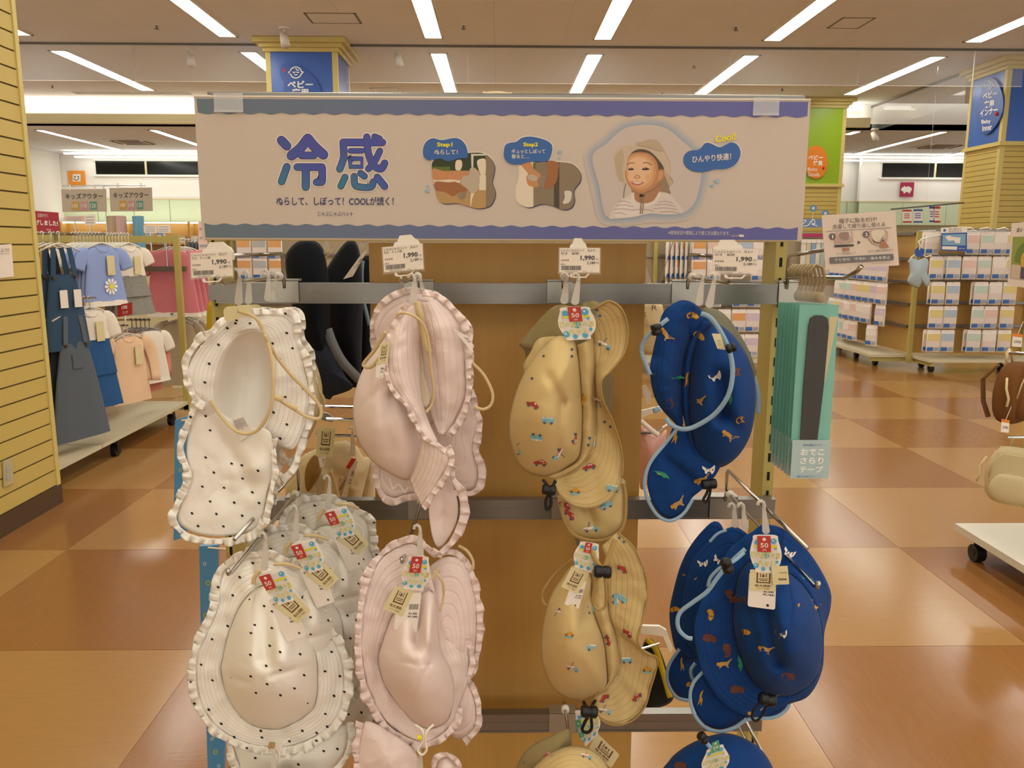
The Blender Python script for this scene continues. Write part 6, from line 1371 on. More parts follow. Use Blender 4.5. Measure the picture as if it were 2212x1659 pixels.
q = Quad((70, 455), (126, 459), (129, 503), (72, 500), 7.0); t = thing('red_sign', 'red sale sign with white lettering by the slatted wall', 'sign', q.at(.5, 1)); mb = MB(); q.body(mb, .003); part('board', mb, mat('red board', 'a8303a', .6), t)
mb = MB(); q.text(mb, 'げしました!', .1, .42, .96, .68, bold=.03, lift=.003); q.text(mb, 'お求めやすく', .2, .1, .6, .3, lift=.003); q.text(mb, '価格', .5, .84, .7, .9, lift=.003); part('lettering', mb, m_swhite, t)['kind'] = 'stuff'; part('pole', MB().cyl(q.at(.5, 1), (q.at(.5, 1).x, 7.0, 0), .01, 8), m_chrome, t)
q = Quad((253, 659), (285, 653), (286, 679), (254, 685), 5.2); t = thing('red_sign', 'small red price sign on the lower clothes arm', 'sign', q.at(.5, 1)); mb = MB(); q.body(mb, .002); part('board', mb, m_red, t); mb = MB(); q.text(mb, '10%', .3, .15, .7, .45, bold=.03, lift=.002); q.text(mb, '引き', .35, .6, .7, .85, lift=.002); part('lettering', mb, m_swhite, t)['kind'] = 'stuff'; part('stem', MB().cyl(q.at(.5, 1), q.at(.5, 1.5), .006, 6), m_wplas, t)
# things on the left wall
q = Quad((-40, 530), (25, 527), (30, 597), (-40, 604), 3.7)
def wl_pt(px, py): return PXX(px, py, WX + .004)
t = thing('wall_notice', 'white paper notice stuck on the slatted wall', 'notice', wl_pt(15, 600)); pts = [wl_pt(*p) for p in ((-30, 531), (25, 527), (30, 597), (-26, 604))]
part('paper', MB().slab(pts, (-.0008, 0, 0)), m_paper, t)
mb = MB(); a, b, c = (PXX(x, y, WX + .006) for x, y in ((-12, 546), (20, 544), (-12, 537))); letter(mb, '詳しくはこちら', a, b - a, c - a); mb.tube([PXX(x, y, WX + .006) for x, y in ((-20, 549.5), (20, 547.5))], .0006, 4); part('lettering', mb, m_ink, t)['kind'] = 'stuff'
t = thing('wall_socket', 'cream double wall socket low on the slatted wall', 'socket', wl_pt(16, 1045)); part('plate', MB().slab([wl_pt(*p) for p in ((5, 996), (24, 989), (27, 1043), (7, 1052))], (.006, 0, 0)), mat('socket plate', 'b8ab82', .4), t)
for y in (1008, 1026): part('outlet', MB().slab([PXX(x, yy, WX + .011) for x, yy in ((13, y), (21, y - 3), (22, y + 9), (14, y + 12))], (.002, 0, 0)), mat('socket insert', 'a9a59c', .4), t)
# ------------------------------------------------------------------ racks of packed baby underwear
m_bag = mat('clear bag film', 'e4d8cc', .18, spec=.6, coat=.3); m_lblue = mat('pack label blue', '3565a8', .4); m_bar = mat('pack barcode', '9aa0a8', .6); m_pat = mat('pack patterned cloth', 'ddcfc4', .7, noise=(220, .14))
PC = {n: mat('pack cloth ' + n, c, .75, noise=(60, .06)) for n, c in (('yellow', 'dcc985'), ('blue', 'aebdcc'), ('pink', 'dfbfb2'), ('mint', 'bdd0c2'), ('white', 'e6ddd2'), ('lilac', 'cdbccb'), ('orange', 'd9a065'), ('grey', 'b3b0ae'))}
def pack_proto(colr, label_col=m_lblue):
    t = thing('underwear_pack', 'pack', 'pack'); w_, h_ = .075, .215
    rows = []
    for k, (z, hw, d) in enumerate(((0, .9, .001), (-.02, 1, .001), (-.035, 1, .008), (-.1, 1.0, .012), (-.17, 1.0, .011), (-.205, 1.0, .004), (-.215, .99, .001))):
        rows.append([(w_ * hw * c, -d * s_, z) for c, s_ in ((-1, 0), (-.9, 1), (-.3, 1.15), (.3, 1.1), (.9, 1), (1, 0), (.9, -1), (0, -1.1), (-.9, -1))])
    part('bag', MB().grid(rows, True), m_bag, t, True, local=True)
    part('folded_cloth', MB().box(-.066, .066, -.0155, -.008, -.105, -.036), PC[colr], t, local=True)
    part('second_cloth', MB().box(-.066, .066, -.0152, -.008, -.163, -.107), m_pat, t, local=True)
    part('brand_label', MB().box(-.067, -.002, -.0158, -.006, -.202, -.166), label_col, t, local=True)
    part('barcode_label', MB().box(.012, .06, -.0152, -.006, -.2, -.168), m_bar, t, local=True)
    return t
PP = {c: pack_proto(c) for c in PC}
ORD = ('first', 'second', 'third', 'fourth', 'fifth', 'sixth', 'seventh', 'eighth', 'ninth', 'tenth', 'eleventh', 'twelfth')
RW = ('top', 'second', 'third', 'fourth', 'bottom')
def put_pack(c, loc, rz, label, group):
    o = dup(PP[c], loc, rz, label=label, group=group); o.scale = (1.0, 1.0, 1.1); return o
pr = thing('pack_rack', 'yellow gondola rack on casters hung with baby underwear packs at the right', 'rack', (4.9, 9.2, 0))
for x, y in ((4.5, 8.75), (4.5, 10.4), (5.75, 8.75)): part('post', MB().box(x - .022, x + .022, y - .022, y + .022, .06, 1.48), m_postf, pr)
part('back_board', MB().box(4.52, 5.75, 8.77, 8.79, .17, 1.46), m_wood, pr); part('back_board', MB().box(4.50, 4.52, 8.77, 10.4, .17, 1.46), m_wood, pr)
part('base_shelf', MB().box(4.53, 5.85, 8.38, 8.77, .115, .145), m_shelf, pr); part('base_shelf', MB().box(4.1, 4.48, 8.8, 10.45, .115, .145), m_shelf, pr)
part('base_beam', MB().box(4.49, 5.8, 8.74, 8.77, .07, .115), m_postf, pr); part('foot', MB().box(4.56, 4.6, 8.4, 8.75, .07, .113), m_postf, pr); part('foot', MB().box(4.12, 4.5, 8.82, 8.86, .07, .113), m_postf, pr); part('foot', MB().box(4.12, 4.5, 10.34, 10.38, .07, .113), m_postf, pr)
for x, y in ((4.62, 8.5), (5.43, 8.6), (4.25, 9.0), (4.3, 9.6), (4.25, 10.3), (4.7, 8.85)): part('caster', MB().cyl((x - .02, y, .036), (x + .02, y, .036), .036, 14).cyl((x - .022, y, .036), (x + .022, y, .036), .014, 10).box(x - .01, x + .01, y - .01, y + .01, .06, .115), m_black, pr)
rows_ = [(500, 545, ((2016, 'white'), (2104, 'pink'), (2135, 'mint'), (2164, 'white'), (2192, 'yellow'))), (554, 602, ((2024, 'yellow'), (2062, 'blue'), (2096, 'pink'), (2128, 'mint'), (2160, 'white'), (2188, 'yellow'))), (609, 655, ((2028, 'yellow'), (2060, 'blue'), (2121, 'mint'), (2152, 'white'), (2183, 'yellow'))), (661, 706, ((2023, 'yellow'), (2054, 'blue'), (2114, 'mint'), (2142, 'pink'), (2177, 'yellow'))), (712, 758, ((2018, 'yellow'), (2048, 'blue'), (2105, 'mint'), (2138, 'white'), (2171, 'yellow')))]
for r, (y0, y1, items) in enumerate(rows_):
    zz = P(2100, y0, 8.5).z
    part('hook_rail', MB().box(4.52, 5.76, 8.74, 8.765, zz + .002, zz + .03), m_steel, pr)
    for k, (px, c) in enumerate(items):
        p = P(px, y0 + 1, 8.46); part('hook', MB().cyl((p.x, 8.75, zz + .006), (p.x, 8.42, zz + .006), .004, 6), m_chrome, pr)
        for j in range(2 if (k + r) % 2 == 0 else 1):
            put_pack(c, Vector((p.x - .012 * j, 8.46 + .05 * j, zz)), random.uniform(-.1, .1), '%s underwear pack, %s%s from left, %s hook row, right rack end' % (c, 'behind the ' if j else '', ORD[k], RW[r]), 'packs on the right rack end')
for r, z in enumerate((1.44, 1.17, .92, .68, .44)):
    part('hook_rail', MB().box(4.47, 4.50, 8.8, 10.38, z + .002, z + .03), m_steel, pr); k = 0
    for j in range(9):
        y = 8.95 + j * .165
        if (r, j) in ((4, 0), (4, 2), (3, 1), (2, 8), (4, 3)): continue
        c = random.choice(('white', 'lilac', 'white', 'mint', 'pink', 'lilac', 'yellow')); part('hook', MB().cyl((4.48, y, z + .006), (4.2, y, z + .006), .004, 6), m_chrome, pr)
        put_pack(c, Vector((4.24, y, z)), math.radians(-90) + random.uniform(-.15, .15) + .35, '%s underwear pack, %s from the corner post, %s row, right rack side' % (c, ORD[j], RW[r]), 'packs on the right rack side')
    for y in (8.9, 9.4, 9.9): pass
tops = MB()
for k in range(7): tops.tube([(4.6 + k * .18, 8.44, 1.50), (4.66 + k * .18, 8.40, 1.515), (4.72 + k * .18, 8.44, 1.50)], .008, 6)
for k in range(9): tops.tube([(4.22, 8.9 + k * .17, 1.485), (4.19, 8.96 + k * .17, 1.50), (4.22, 9.02 + k * .17, 1.485)], .008, 6)
part('price_clips', tops, m_wplas, pr)['kind'] = 'stuff'
q = Quad((2033, 492), (2089, 489), (2088, 543), (2031, 541), 8.36); t = thing('info_board', 'small blue board with a picture of folded shirts on the right rack', 'sign', q.at(.5, 1)); mb = MB(); q.body(mb, .004); part('board', mb, m_tagw, t)
mb = MB(); q.rect(mb, 0, .24, 1, 1, 0, .003); q.rect(mb, .06, .3, .94, .76, 1, .005); q.poly(mb, [(.15, .4), (.3, .35), (.5, .42), (.75, .45), (.72, .68), (.55, .66), (.5, .55), (.28, .58)], 2, .007); q.rect(mb, .05, .81, .62, .95, 2, .007); q.disc(mb, .13, .12, .05, 0, .003); q.text(mb, 'baby inner', .68, .85, .92, .93, 2, .007); q.text(mb, '肌に触れる', .3, .05, .75, .12, 3, .004); q.text(mb, 'ものだから', .3, .14, .8, .21, 3, .004)
part('print', mb, [m_dblue, mat('board sky', '7fa6bd', .5), m_tagw, m_ink], t)['kind'] = 'stuff'; part('stem', MB().cyl(q.at(.5, 1), q.at(.5, 1) + Vector((0, .08, -.02)), .005, 6), m_chrome, t)
# pale blue sample romper on its hanger
t = thing('sample_romper', 'pale blue sample romper on a round blue hanger tag at the right rack', 'romper', P(1984, 540, 8.2)); m_rom = cloth('pale blue muslin', 'a9b9bd')
hh = Hat((0, 0, 1), 8.2, 'tmp', 'tmp', (1984, 540)); bpy.data.objects.remove(hh.root); hh.root = t
hh.puff('body', [(1964, 565), (1972, 558), (1984, 562), (1998, 557), (2006, 566), (2003, 590), (2009, 606), (2003, 620), (1992, 612), (1983, 622), (1968, 616), (1960, 606), (1966, 590)], (1984, 588), 0, .05, .5, m=5, wrinkle=.01, mt=m_rom, thick=.003)
part('hanger', MB().tube([hh.w(1962, 566, .02), hh.w(1970, 555, .02), hh.w(1985, 545, .02), hh.w(2000, 555, .02), hh.w(2012, 552, .02)], .008, 6), m_hang, t, True)
mb = MB(); mb.slab([hh.w(1986 + 10 * math.cos(a * .3927), 545 + 11 * math.sin(a * .3927), .05) for a in range(16)], (0, .005, 0)); part('round_tag', mb, m_dblue, t); part('hanger_hook', MB().tube([hh.w(1986, 540, .06), hh.w(1988, 530, .05), hh.w(1984, 522, .04), hh.w(1992, 516, .02), Vector((4.62, 8.42, 1.45)), Vector((4.62, 8.7, 1.45))], .008, 6), m_hang, t, True)
# rack in the middle distance, seen through the gaps of the hat rack
cr = thing('pack_rack', 'yellow pack rack in the middle distance seen between the hats', 'rack', (0, 8.8, 0))
for x in (-2.95, -2.82, 1.66, 2.85): part('post', MB().box(x - .02, x + .02, 8.66, 8.72, .06, 1.45), m_postf, cr)
part('back_board', MB().box(-2.9, 2.85, 8.73, 8.75, .16, 1.42), mat('cream back board', 'a8977a', .6), cr); part('base_shelf', MB().box(-2.95, 2.95, 8.35, 8.75, .115, .145), m_shelf, cr)
for x in (-2.8, -1, 1.2, 2.8): part('caster', MB().cyl((x - .02, 8.45, .036), (x + .02, 8.45, .036), .036, 14).box(x - .01, x + .01, 8.44, 8.46, .06, .115), m_black, cr)
for r, z in enumerate((1.40, 1.20, .93, .68, .41)): part('hook_rail', MB().box(-2.9, 2.85, 8.70, 8.73, z + .002, z + .025), m_steel, cr)
for r, z, items in ((0, 1.41, ((530, 'orange'), (563, 'grey'), (597, 'orange'), (1508, 'orange'), (1541, 'pink'), (1575, 'white'), (1608, 'blue'), (1637, 'white'))), (1, 1.20, ((530, 'orange'), (563, 'grey'), (597, 'orange'), (1509, 'orange'), (1541, 'white'), (1637, 'white'))), (3, .67, ((1568, 'white'), (1600, 'orange'), (1630, 'lilac'))), (4, .41, ((1600, 'white'), (1630, 'lilac'))), (2, .93, ((1545, 'white'), (1600, 'pink'), (1632, 'white')))):
    for kk, (px, c) in enumerate(items):
        p = P(px, 600, 8.42); part('hook', MB().cyl((p.x, 8.72, z + .006), (p.x, 8.38, z + .006), .004, 6), m_chrome, cr)
        put_pack(c, Vector((p.x, 8.42, z)), random.uniform(-.08, .08), '%s pack on the middle distance rack, %s row, %s in the %s gap' % (c, RW[r], ORD[kk], 'left' if px < 1000 else 'right'), 'packs on the middle rack')
for r, z in enumerate((1.40, 1.22, .98)):
    for k in range(6):
        put_pack(('white', 'pink', 'grey', 'orange', 'mint', 'lilac')[(k + r) % 6], Vector((1.76 + k * .052, 8.5 + .01 * k, z)), math.radians(62), '%s pack seen edge-on, %s in the %s row beside the oak board' % (('white', 'pink', 'grey', 'orange', 'mint', 'lilac')[(k + r) % 6], ORD[k], RW[r]), 'edge-on packs')
for o in PP.values():
    for c in list(o.children): bpy.data.objects.remove(c)
    bpy.data.objects.remove(o)
# ------------------------------------------------------------------ forehead tape packs and their sign, front right
TXX = .435
hk = thing('display_hook', 'chrome double hook at the right end of the top rail with the tape packs', 'hook', (.465, RY, 1.28), 'chrome display hooks')
part('saddle', MB().box(.448, .478, RY - .004, RY - .002, 1.232, 1.272).box(.448, .478, RY - .004, RY + .02, 1.271, 1.274), m_saddle, hk)
part('lower_wire', MB().tube([(.46, RY - .004, 1.262), (.458, RY - .012, 1.28), (.455, 1.2, 1.284), (.452, 1.06, 1.288), (.453, 1.03, 1.297), (.455, 1.02, 1.304)], .003, 8), m_chrome, hk, True)
part('upper_wire', MB().tube([(.458, RY - .008, 1.276), (.458, RY - .01, 1.308), (.457, RY - .02, 1.314), (.455, 1.03, 1.332)], .003, 8), m_chrome, hk, True)
q = Quad((1775, 465), (1933, 456), (1942, 573), (1783, 582), 1.025); t = thing('paper_sign', 'paper sign in a clear sleeve showing how to stick the forehead tape', 'sign', q.at(.5, 1)); mb = MB(); q.body(mb, .0008); part('paper', mb, mat('sign paper', 'd6c3b0', .6), t)
mb = MB(); q.body(mb, .0006, -.005, -.005, 1.005, 1.01, lift=.002); part('sleeve', mb, mat('glossy sleeve', 'f6f0e8', .05, alpha=.04, spec=1), t)
mb = MB(); q.text(mb, '帽子に貼るだけ!', .23, .08, .74, .17, lift=.0012, bold=.004); q.text(mb, '洗濯して繰り返し使える', .13, .185, .85, .27, lift=.0012); q.rect(mb, .04, .295, .93, .302, lift=.0012)
q.text(mb, 'テープをはがして', .16, .70, .42, .745, lift=.0012); q.text(mb, 'おでこ部分に貼るだけ', .6, .685, .93, .73, lift=.0012); q.text(mb, 'おでこさらりテープ', .63, .925, .88, .95, lift=.0012); q.poly(mb, [(.46, .5), (.5, .535), (.46, .57)], lift=.0012)
q.poly(mb, [(.14, .555), (.4, .565), (.4, .6), (.14, .6)], lift=.0016); q.poly(mb, [(.65, .48), (.68, .55), (.73, .575), (.79, .56), (.83, .5), (.8, .55), (.75, .56), (.7, .55)], lift=.0016); part('print', mb, m_ink, t)['kind'] = 'stuff'
mb = MB(); q.poly(mb, q.rr(.06, .78, .93, .9, .02), lift=.0012)
for u, v in ((.12, .40), (.58, .395)): q.disc(mb, u, v, .045, lift=.0014)
part('grey_bar', mb, mat('sign grey', '5b5656', .6), t)['kind'] = 'stuff'
mb = MB(); q.text(mb, '汗を吸収　汗汚れ・染みを防止', .12, .81, .88, .87, lift=.002); q.text(mb, '1', .113, .37, .127, .43, lift=.002); q.text(mb, '2', .563, .365, .597, .425, lift=.002, bold=.02); part('white_lettering', mb, m_swhite, t)['kind'] = 'stuff'
mb = MB(); q.rect(mb, .15, .33, .4, .53, 0, .0012); q.poly(mb, [(.62, .33), (.85, .33), (.87, .5), (.8, .6), (.7, .6), (.62, .5)], 0, .0012, 30); q.poly(mb, [(.2, .34), (.36, .34), (.36, .5), (.28, .54), (.2, .48)], 1, .0014, 24); q.poly(mb, [(.66, .34), (.82, .34), (.82, .5), (.74, .55), (.67, .5)], 1, .0014, 24); q.poly(mb, [(.22, .34), (.34, .34), (.33, .46), (.28, .48), (.23, .44)], 2, .0016, 24); q.poly(mb, [(.25, .62), (.33, .62), (.34, .68), (.25, .68)], 3, .0016); q.poly(mb, [(.76, .54), (.83, .54), (.88, .66), (.76, .66)], 3, .0018)
part('photo_print', mb, [mat('hat print pink', 'c09a86', .6), mat('hat print pale', 'd8cbb4', .6), mat('hat print lining', '93786c', .6), mat('hand print', 'a86f50', .6)], t)['kind'] = 'stuff'
part('clip', MB().box(.445, .46, 1.027, 1.04, 1.328, 1.34).box(.447, .457, 1.027, 1.035, 1.30, 1.33), m_satin, t)
m_teal = mat('teal card', '72b7a4', .45); m_film = mat('clear film', 'f2efe6', .12, alpha=.03, spec=.8); m_tan2 = mat('tan clip plastic', 'a8946f', .5); m_ttxt = mat('tape label blue', 'a9c0bd', .5); m_strip = mat('cream strip', 'cdbd8c', .6)
tp = thing('tape_pack', 'proto', 'pack', (0, 0, 0)); w_ = .054 / 2
part('card', MB().box(-w_, w_, -.0006, .0006, -.245, -.02), m_teal, tp, local=True)
mb = MB(); o_ = [(-.015, -.21), (.008, -.212), (.012, -.13), (.0135, -.05), (.011, -.038), (.004, -.034), (-.006, -.034), (-.012, -.038), (-.014, -.05), (-.0155, -.13)]; mb.slab([(x, -.0050, z) for x, z in o_], (0, .0040, 0)); part('tape', mb, mat('black tape', '0f0d0b', .7), tp, local=True)
part('instruction_strip', MB().slab([(.015, -.0012, -.036), (.026, -.0012, -.036), (.015, -.0012, -.125), (.012, -.0012, -.13)], (0, .0006, 0)), m_strip, tp, local=True)
lb = part('front_label', MB().box(-w_, w_, -.0066, -.0054, -.262, -.207), m_ttxt, tp, local=True)
mb = MB()
for k, s_ in enumerate(('おでこ', 'さらり', 'テープ')): letter(mb, s_, (-.015, -.0072, -.2285 - k * .0125), (.033, 0, 0), (0, 0, .0095), 0, .03)
part('white_lettering', mb, m_swhite, lb, local=True)['kind'] = 'stuff'
mb = MB(); letter(mb, '吸水速乾タイプ', (-.012, -.0072, -.2155), (.026, 0, 0), (0, 0, .003)); letter(mb, '帽子汗取りテープ', (-.018, -.0072, -.2605), (.034, 0, 0), (0, 0, .0028)); part('blue_lettering', mb, m_dblue, lb, local=True)['kind'] = 'stuff'
part('clear_bag', MB().box(-w_ - .001, w_ + .001, -.0086, -.0082, -.263, .006), m_film, tp, local=True)
part('clip', MB().tube([(.0, 0, -.008), (.006, 0, .012), (.001, 0, .03), (-.008, 0, .034), (-.014, 0, .028), (-.014, 0, .018)], .0022, 6).sphere((.0, -.003, -.01), (.006, .004, .008), 10), m_tan2, tp, True, local=True)
for k in range(7):
    loc = Vector((.4345 + .0005 * k, 1.095 + .0155 * k, 1.2705 - .0005 * k)); nm = 'teal forehead tape pack, %s on the right end hook' % ('front one' if k == 0 else ORD[k] + ' from the front')
    if k == 0: tp.location = loc; tp['label'] = nm; tp['group'] = 'forehead tape packs'
    else: dup(tp, loc, random.uniform(-.06, .06), label=nm, group='forehead tape packs')
# ------------------------------------------------------------------ backpack fixture, right edge
bf = thing('backpack_stand', 'low wheeled stand with a white base at the right edge', 'stand', (2.4, 2.9, 0))
part('base_board', MB().box(2.0, 2.95, 2.1, 3.37, .10, .13), mat('white base board', 'cfc7b4', .35), bf); part('post', MB().box(2.36, 2.41, 3.0, 3.05, .13, 1.2), m_trimy, bf)
for x, y in ((2.045, 3.26), (2.045, 2.2), (2.8, 3.26)): part('caster', MB().cyl((x - .02, y, .037), (x + .02, y, .037), .037, 18).cyl((x - .022, y, .037), (x + .022, y, .037), .016, 12).box(x - .012, x + .012, y - .012, y + .012, .06, .10), m_black, bf)
part('arm', MB().cyl((2.385, 3.02, .90), (2.06, 3.22, .905), .006, 8).cyl((2.385, 3.02, .60), (2.05, 3.15, .57), .006, 8), m_chrome, bf)
def backpack(loc, rz, sc, col, col2, label):
    t = thing('backpack', label, 'backpack', loc); t.rotation_euler.z = rz; t.scale = (sc, sc, sc)
    def sup(cx, cy_, cz, a, b, c, e=.55, n=20, m_=12, top=1.0):
        rows = []
        sg = lambda v, p: math.copysign(abs(v) ** p, v)
        for i in range(m_ + 1):
            ph = -math.pi / 2 + math.pi * i / m_; row = []
            for j in range(n):
                th = 2 * math.pi * j / n; taper = 1 - .18 * max(0, math.sin(ph)) * top
                x = a * sg(math.cos(ph), .5) * sg(math.cos(th), e) * taper; y = b * sg(math.cos(ph), .5) * sg(math.sin(th), e) * taper; z = c * sg(math.sin(ph), .8)
                wv = .004 * MN.noise(Vector((x * 30, y * 30, z * 30 + cz * 10)))
                row.append((cx + x + wv, cy_ + y + wv, cz + z))
            rows.append(row)
        return MB().grid(rows, True)
    part('body', sup(0, 0, -.13, .105, .055, .125), col, t, True, local=True); part('front_pocket', sup(0, -.05, -.175, .08, .03, .062), col, t, True, local=True)
    part('zip', MB().tube([(-.085, -.045, -.14), (-.08, -.056, -.08), (-.04, -.058, -.03), (.04, -.058, -.03), (.08, -.056, -.08), (.085, -.045, -.14)], .003, 5), col2, t, True, local=True)
    part('grab_loop', MB().tube([(-.025, .03, -.01), (-.02, .035, .03), (0, .035, .04), (.02, .035, .03), (.025, .03, -.01)], .006, 6), col2, t, True, local=True)
    for s_ in (-1, 1): part('shoulder_strap', MB().strip([(s_ * .05, .05, -.02), (s_ * .08, .09, -.08), (s_ * .08, .08, -.17), (s_ * .09, .05, -.23)], (.03, 0, 0), .006), col, t, True, local=True)
    part('side_cord', MB().tube([(-.105, -.01, -.06), (-.125, -.02, -.1), (-.12, -.03, -.14), (-.13, -.03, -.17)], .005, 6), col2, t, True, local=True)
    return t
backpack((2.09, 3.2, .875), math.radians(35), 1.0, cloth('brown canvas', '6e4824'), cloth('cream cord', 'cbb88a'), 'small brown backpack hanging at the right edge')
backpack((2.085, 3.14, .535), math.radians(-40), .95, cloth('cream canvas', 'c4b48c'), cloth('cream cord', 'cbb88a'), 'small cream backpack with cord ties below the brown one')
backpack((2.2, 3.05, .49), math.radians(-20), .9, cloth('cream canvas', 'c4b48c'), cloth('cream cord', 'cbb88a'), 'cream backpack cut by the right edge beside the other cream one')
for x0, y0, x1, y1, lb, Y in ((2162, 905, 2181, 935, 'small price tag hanging under the brown backpack', 3.1), (2186, 720, 2209, 750, 'orange and white price tag above the brown backpack', 3.25)):
    q = Quad((x0 + 2, y0), (x1, y0 + 3), (x1 - 2, y1), (x0, y1 - 2), Y); t = thing('price_tag', lb, 'price tag', q.at(.5, 0)); mb = MB(); q.body(mb, .001); part('card', mb, m_tagw, t); mb = MB(); q.rect(mb, 0, 0, 1, .22, 0, .001); part('orange_band', mb, m_sorange, t); mb = MB(); q.text(mb, '3,990', .15, .5, .85, .75, lift=.0015); part('print', mb, m_ink, t)['kind'] = 'stuff'
    part('string', MB().cyl(q.at(.5, .05), q.at(.5, 0) + Vector((.03, .02, .05)), .001, 4), m_cord, t)
q = Quad((2186, 482), (2290, 474), (2282, 632), (2177, 616), 3.2); t = thing('photo_poster', 'poster of a child carrying a backpack outdoors at the right edge', 'poster', q.at(.5, 1)); mb = MB(); q.body(mb, .003); part('board', mb, mat('poster board', 'c9b8a4', .6), t)
mb = MB(); q.rect(mb, .04, .22, .96, .88, 0, .0015); q.poly(mb, [(.04, .66), (.96, .66), (.96, .88), (.04, .88)], 1, .002); q.poly(mb, [(.2, .35), (.45, .3), (.6, .5), (.4, .62), (.1, .6)], 2, .002, 20); q.poly(mb, [(.26, .47), (.36, .45), (.4, .56), (.38, .68), (.24, .68), (.22, .56)], 3, .003, 20); q.poly(mb, [(.24, .68), (.38, .68), (.36, .87), (.23, .87)], 4, .003); q.disc(mb, .32, .41, .05, 5, .003); q.disc(mb, .33, .39, .055, 4, .0035)
part('picture', mb, [mat('poster green', '7d8434', .6), mat('poster path', 'b19b80', .6), mat('poster leaves', '5c6e22', .6), mat('poster shirt', 'b18c2c', .6), mat('poster trousers', '47404c', .6), m_pe], t)['kind'] = 'stuff'
mb = MB(); q.text(mb, 'お子さまに', .1, .08, .8, .15, lift=.002); part('lettering', mb, m_ink, t)['kind'] = 'stuff'; part('stem', MB().box(q.at(.5, 1).x - .01, q.at(.5, 1).x + .01, 3.2, 3.22, 1.13, q.at(.5, 1).z + .05), m_trimy, t)
# ------------------------------------------------------------------ goods on the back of the hat rack
def rear(label, Y, fab, top=(0, 0), F=F5, group='hats on the back of the rack'): return Hat(F, Y, 'sun_hat', label, top, group, fab)
h = rear('navy hat on the back of the rack, leftmost, between the white and pink hats', 1.56, 'navy', (760, 60))
h.puff('crown', [(655, 160), (690, 75), (760, 42), (830, 65), (860, 140), (880, 330), (880, 560), (900, 830), (850, 845), (800, 740), (720, 560), (690, 380)], (790, 380), 0, .05, .5, m=7); h.puff('brim', [(700, 450), (800, 480), (890, 600), (960, 740), (1000, 800), (900, 840), (845, 845), (790, 720)], (850, 690), .02, .04, 2, m=4, mt=fabric('dark slate lining', '2a303c'))
h.jhook(865, 20, 100, .04, 30, 0, 20)
h = rear('navy hat on the back of the rack, middle one with a grey lining edge', 1.60, 'navy', (990, 60))
h.puff('crown', [(850, 240), (920, 110), (985, 45), (1030, 90), (1050, 300), (1045, 560), (1030, 790), (940, 740), (880, 560), (860, 400)], (960, 420), 0, .05, .5, m=7); h.strap([(870, 500, .06), (900, 580, .065), (950, 670, .065), (1035, 760, .06)], 46, fabric('grey piping', '777a7e'), 'lining_edge')
h.tags(None, [(860, 90), (900, 92), (830, 180), (800, 230)], [(1045, 115), (1075, 95), (1000, 230), (950, 245)], .06)
h.jhook(1050, 40, 80, .04, 24, 0, 20)
h = rear('navy hat on the back of the rack, nearest the oak board with a blue cord', 1.66, 'navy', (1060, 130))
h.puff('crown', [(1010, 240), (1060, 130), (1100, 160), (1105, 400), (1095, 650), (1050, 760), (1000, 600)], (1060, 450), 0, .03, .5, m=6); h.strap([(1050, 150, .04), (1045, 220, .04), (1050, 330, .04), (1085, 480, .04)], 20, m_trimb)
FR = (600, 840, .217)
for k, (pts, c, d_, lb) in enumerate(((((240, 680), (340, 620), (480, 560), (700, 520), (760, 700), (620, 1000), (520, 1150), (430, 1500), (470, 1659), (200, 1659), (80, 1080), (150, 850)), (400, 1000), .04, 'cream hat on the back of the rack, leftmost with a tan lining edge'), (((560, 1000), (640, 780), (760, 560), (850, 680), (920, 700), (850, 1000), (780, 1300), (720, 1659), (560, 1659)), (720, 1050), .06, 'cream hat on the back of the rack, middle with straps and a red tag'), (((800, 800), (900, 690), (955, 760), (960, 1200), (955, 1659), (720, 1659), (760, 1200)), (860, 1200), .03, 'cream hat on the back of the rack beside the oak board'))):
    h = Hat(FR, 1.52 + .05 * k, 'sun_hat', lb, pts[2], 'hats on the back of the rack', 'cream'); h.puff('crown', list(pts), c, 0, d_, .5, m=7, wrinkle=.008)
    if k == 0: h.puff('lining', [(380, 660), (300, 740), (270, 880), (300, 1020), (400, 880), (430, 800)], (350, 840), .05, .06, 2, m=3, mt=fabric('tan lining', '8a6534')); h.strap([(540, 800, .05), (490, 950, .05), (460, 1250, .05), (450, 1500, .05)], 40); h.strap([(530, 820, .055), (580, 980, .05), (640, 1250, .05), (690, 1600, .05)], 36); h.tags(None, [(400, 380), (575, 390), (545, 680), (380, 670)], [(400, 660), (480, 670), (460, 780), (420, 780)], .05)
    if k == 1: h.strap([(530, 810, .07), (640, 900, .07)], 50); h.tags(None, None, [(740, 700), (800, 720), (690, 1080), (630, 1080)], .08); q = Quad(h.px(735, 690), h.px(782, 700), h.px(715, 800), h.px(675, 785), 1.47); mb = MB(); q.body(mb, .0006); part('red_tag', mb, m_red, h.root); h.jhook(745, 410, 670, .08, 60, 0, 40)
    if k == 2: h.strap([(840, 1440, .05), (870, 1540, .05), (900, 1659, .05)], 40, m_bcord)
t = thing('rear_hook', 'grey wire hooks on the back of the rack between the white and pink hats', 'hook', P(700, 940, 1.6))
for a, b, Y in (((690, 878), (790, 880), 1.62), ((705, 905), (790, 908), 1.56), ((682, 940), (790, 942), 1.5)): part('wire', MB().cyl(P(*a, Y), P(*b, Y), .003, 6), m_chrome, t)
part('bracket', MB().slab([P(x, y, 1.58) for x, y in ((695, 890), (708, 893), (720, 902), (718, 912), (695, 908))], (0, .004, 0)), m_steel, t); part('bracket_rail', MB().cyl(P(690, 878, 1.62), P(690, 878, 1.4), .003, 6), m_chrome, t)
h = Hat((1360, 760, .241), 1.62, 'cloth_bag', 'pink cloth bag on the back of the rack right of the oak board', (200, 800)); h.root['category'] = 'bag'
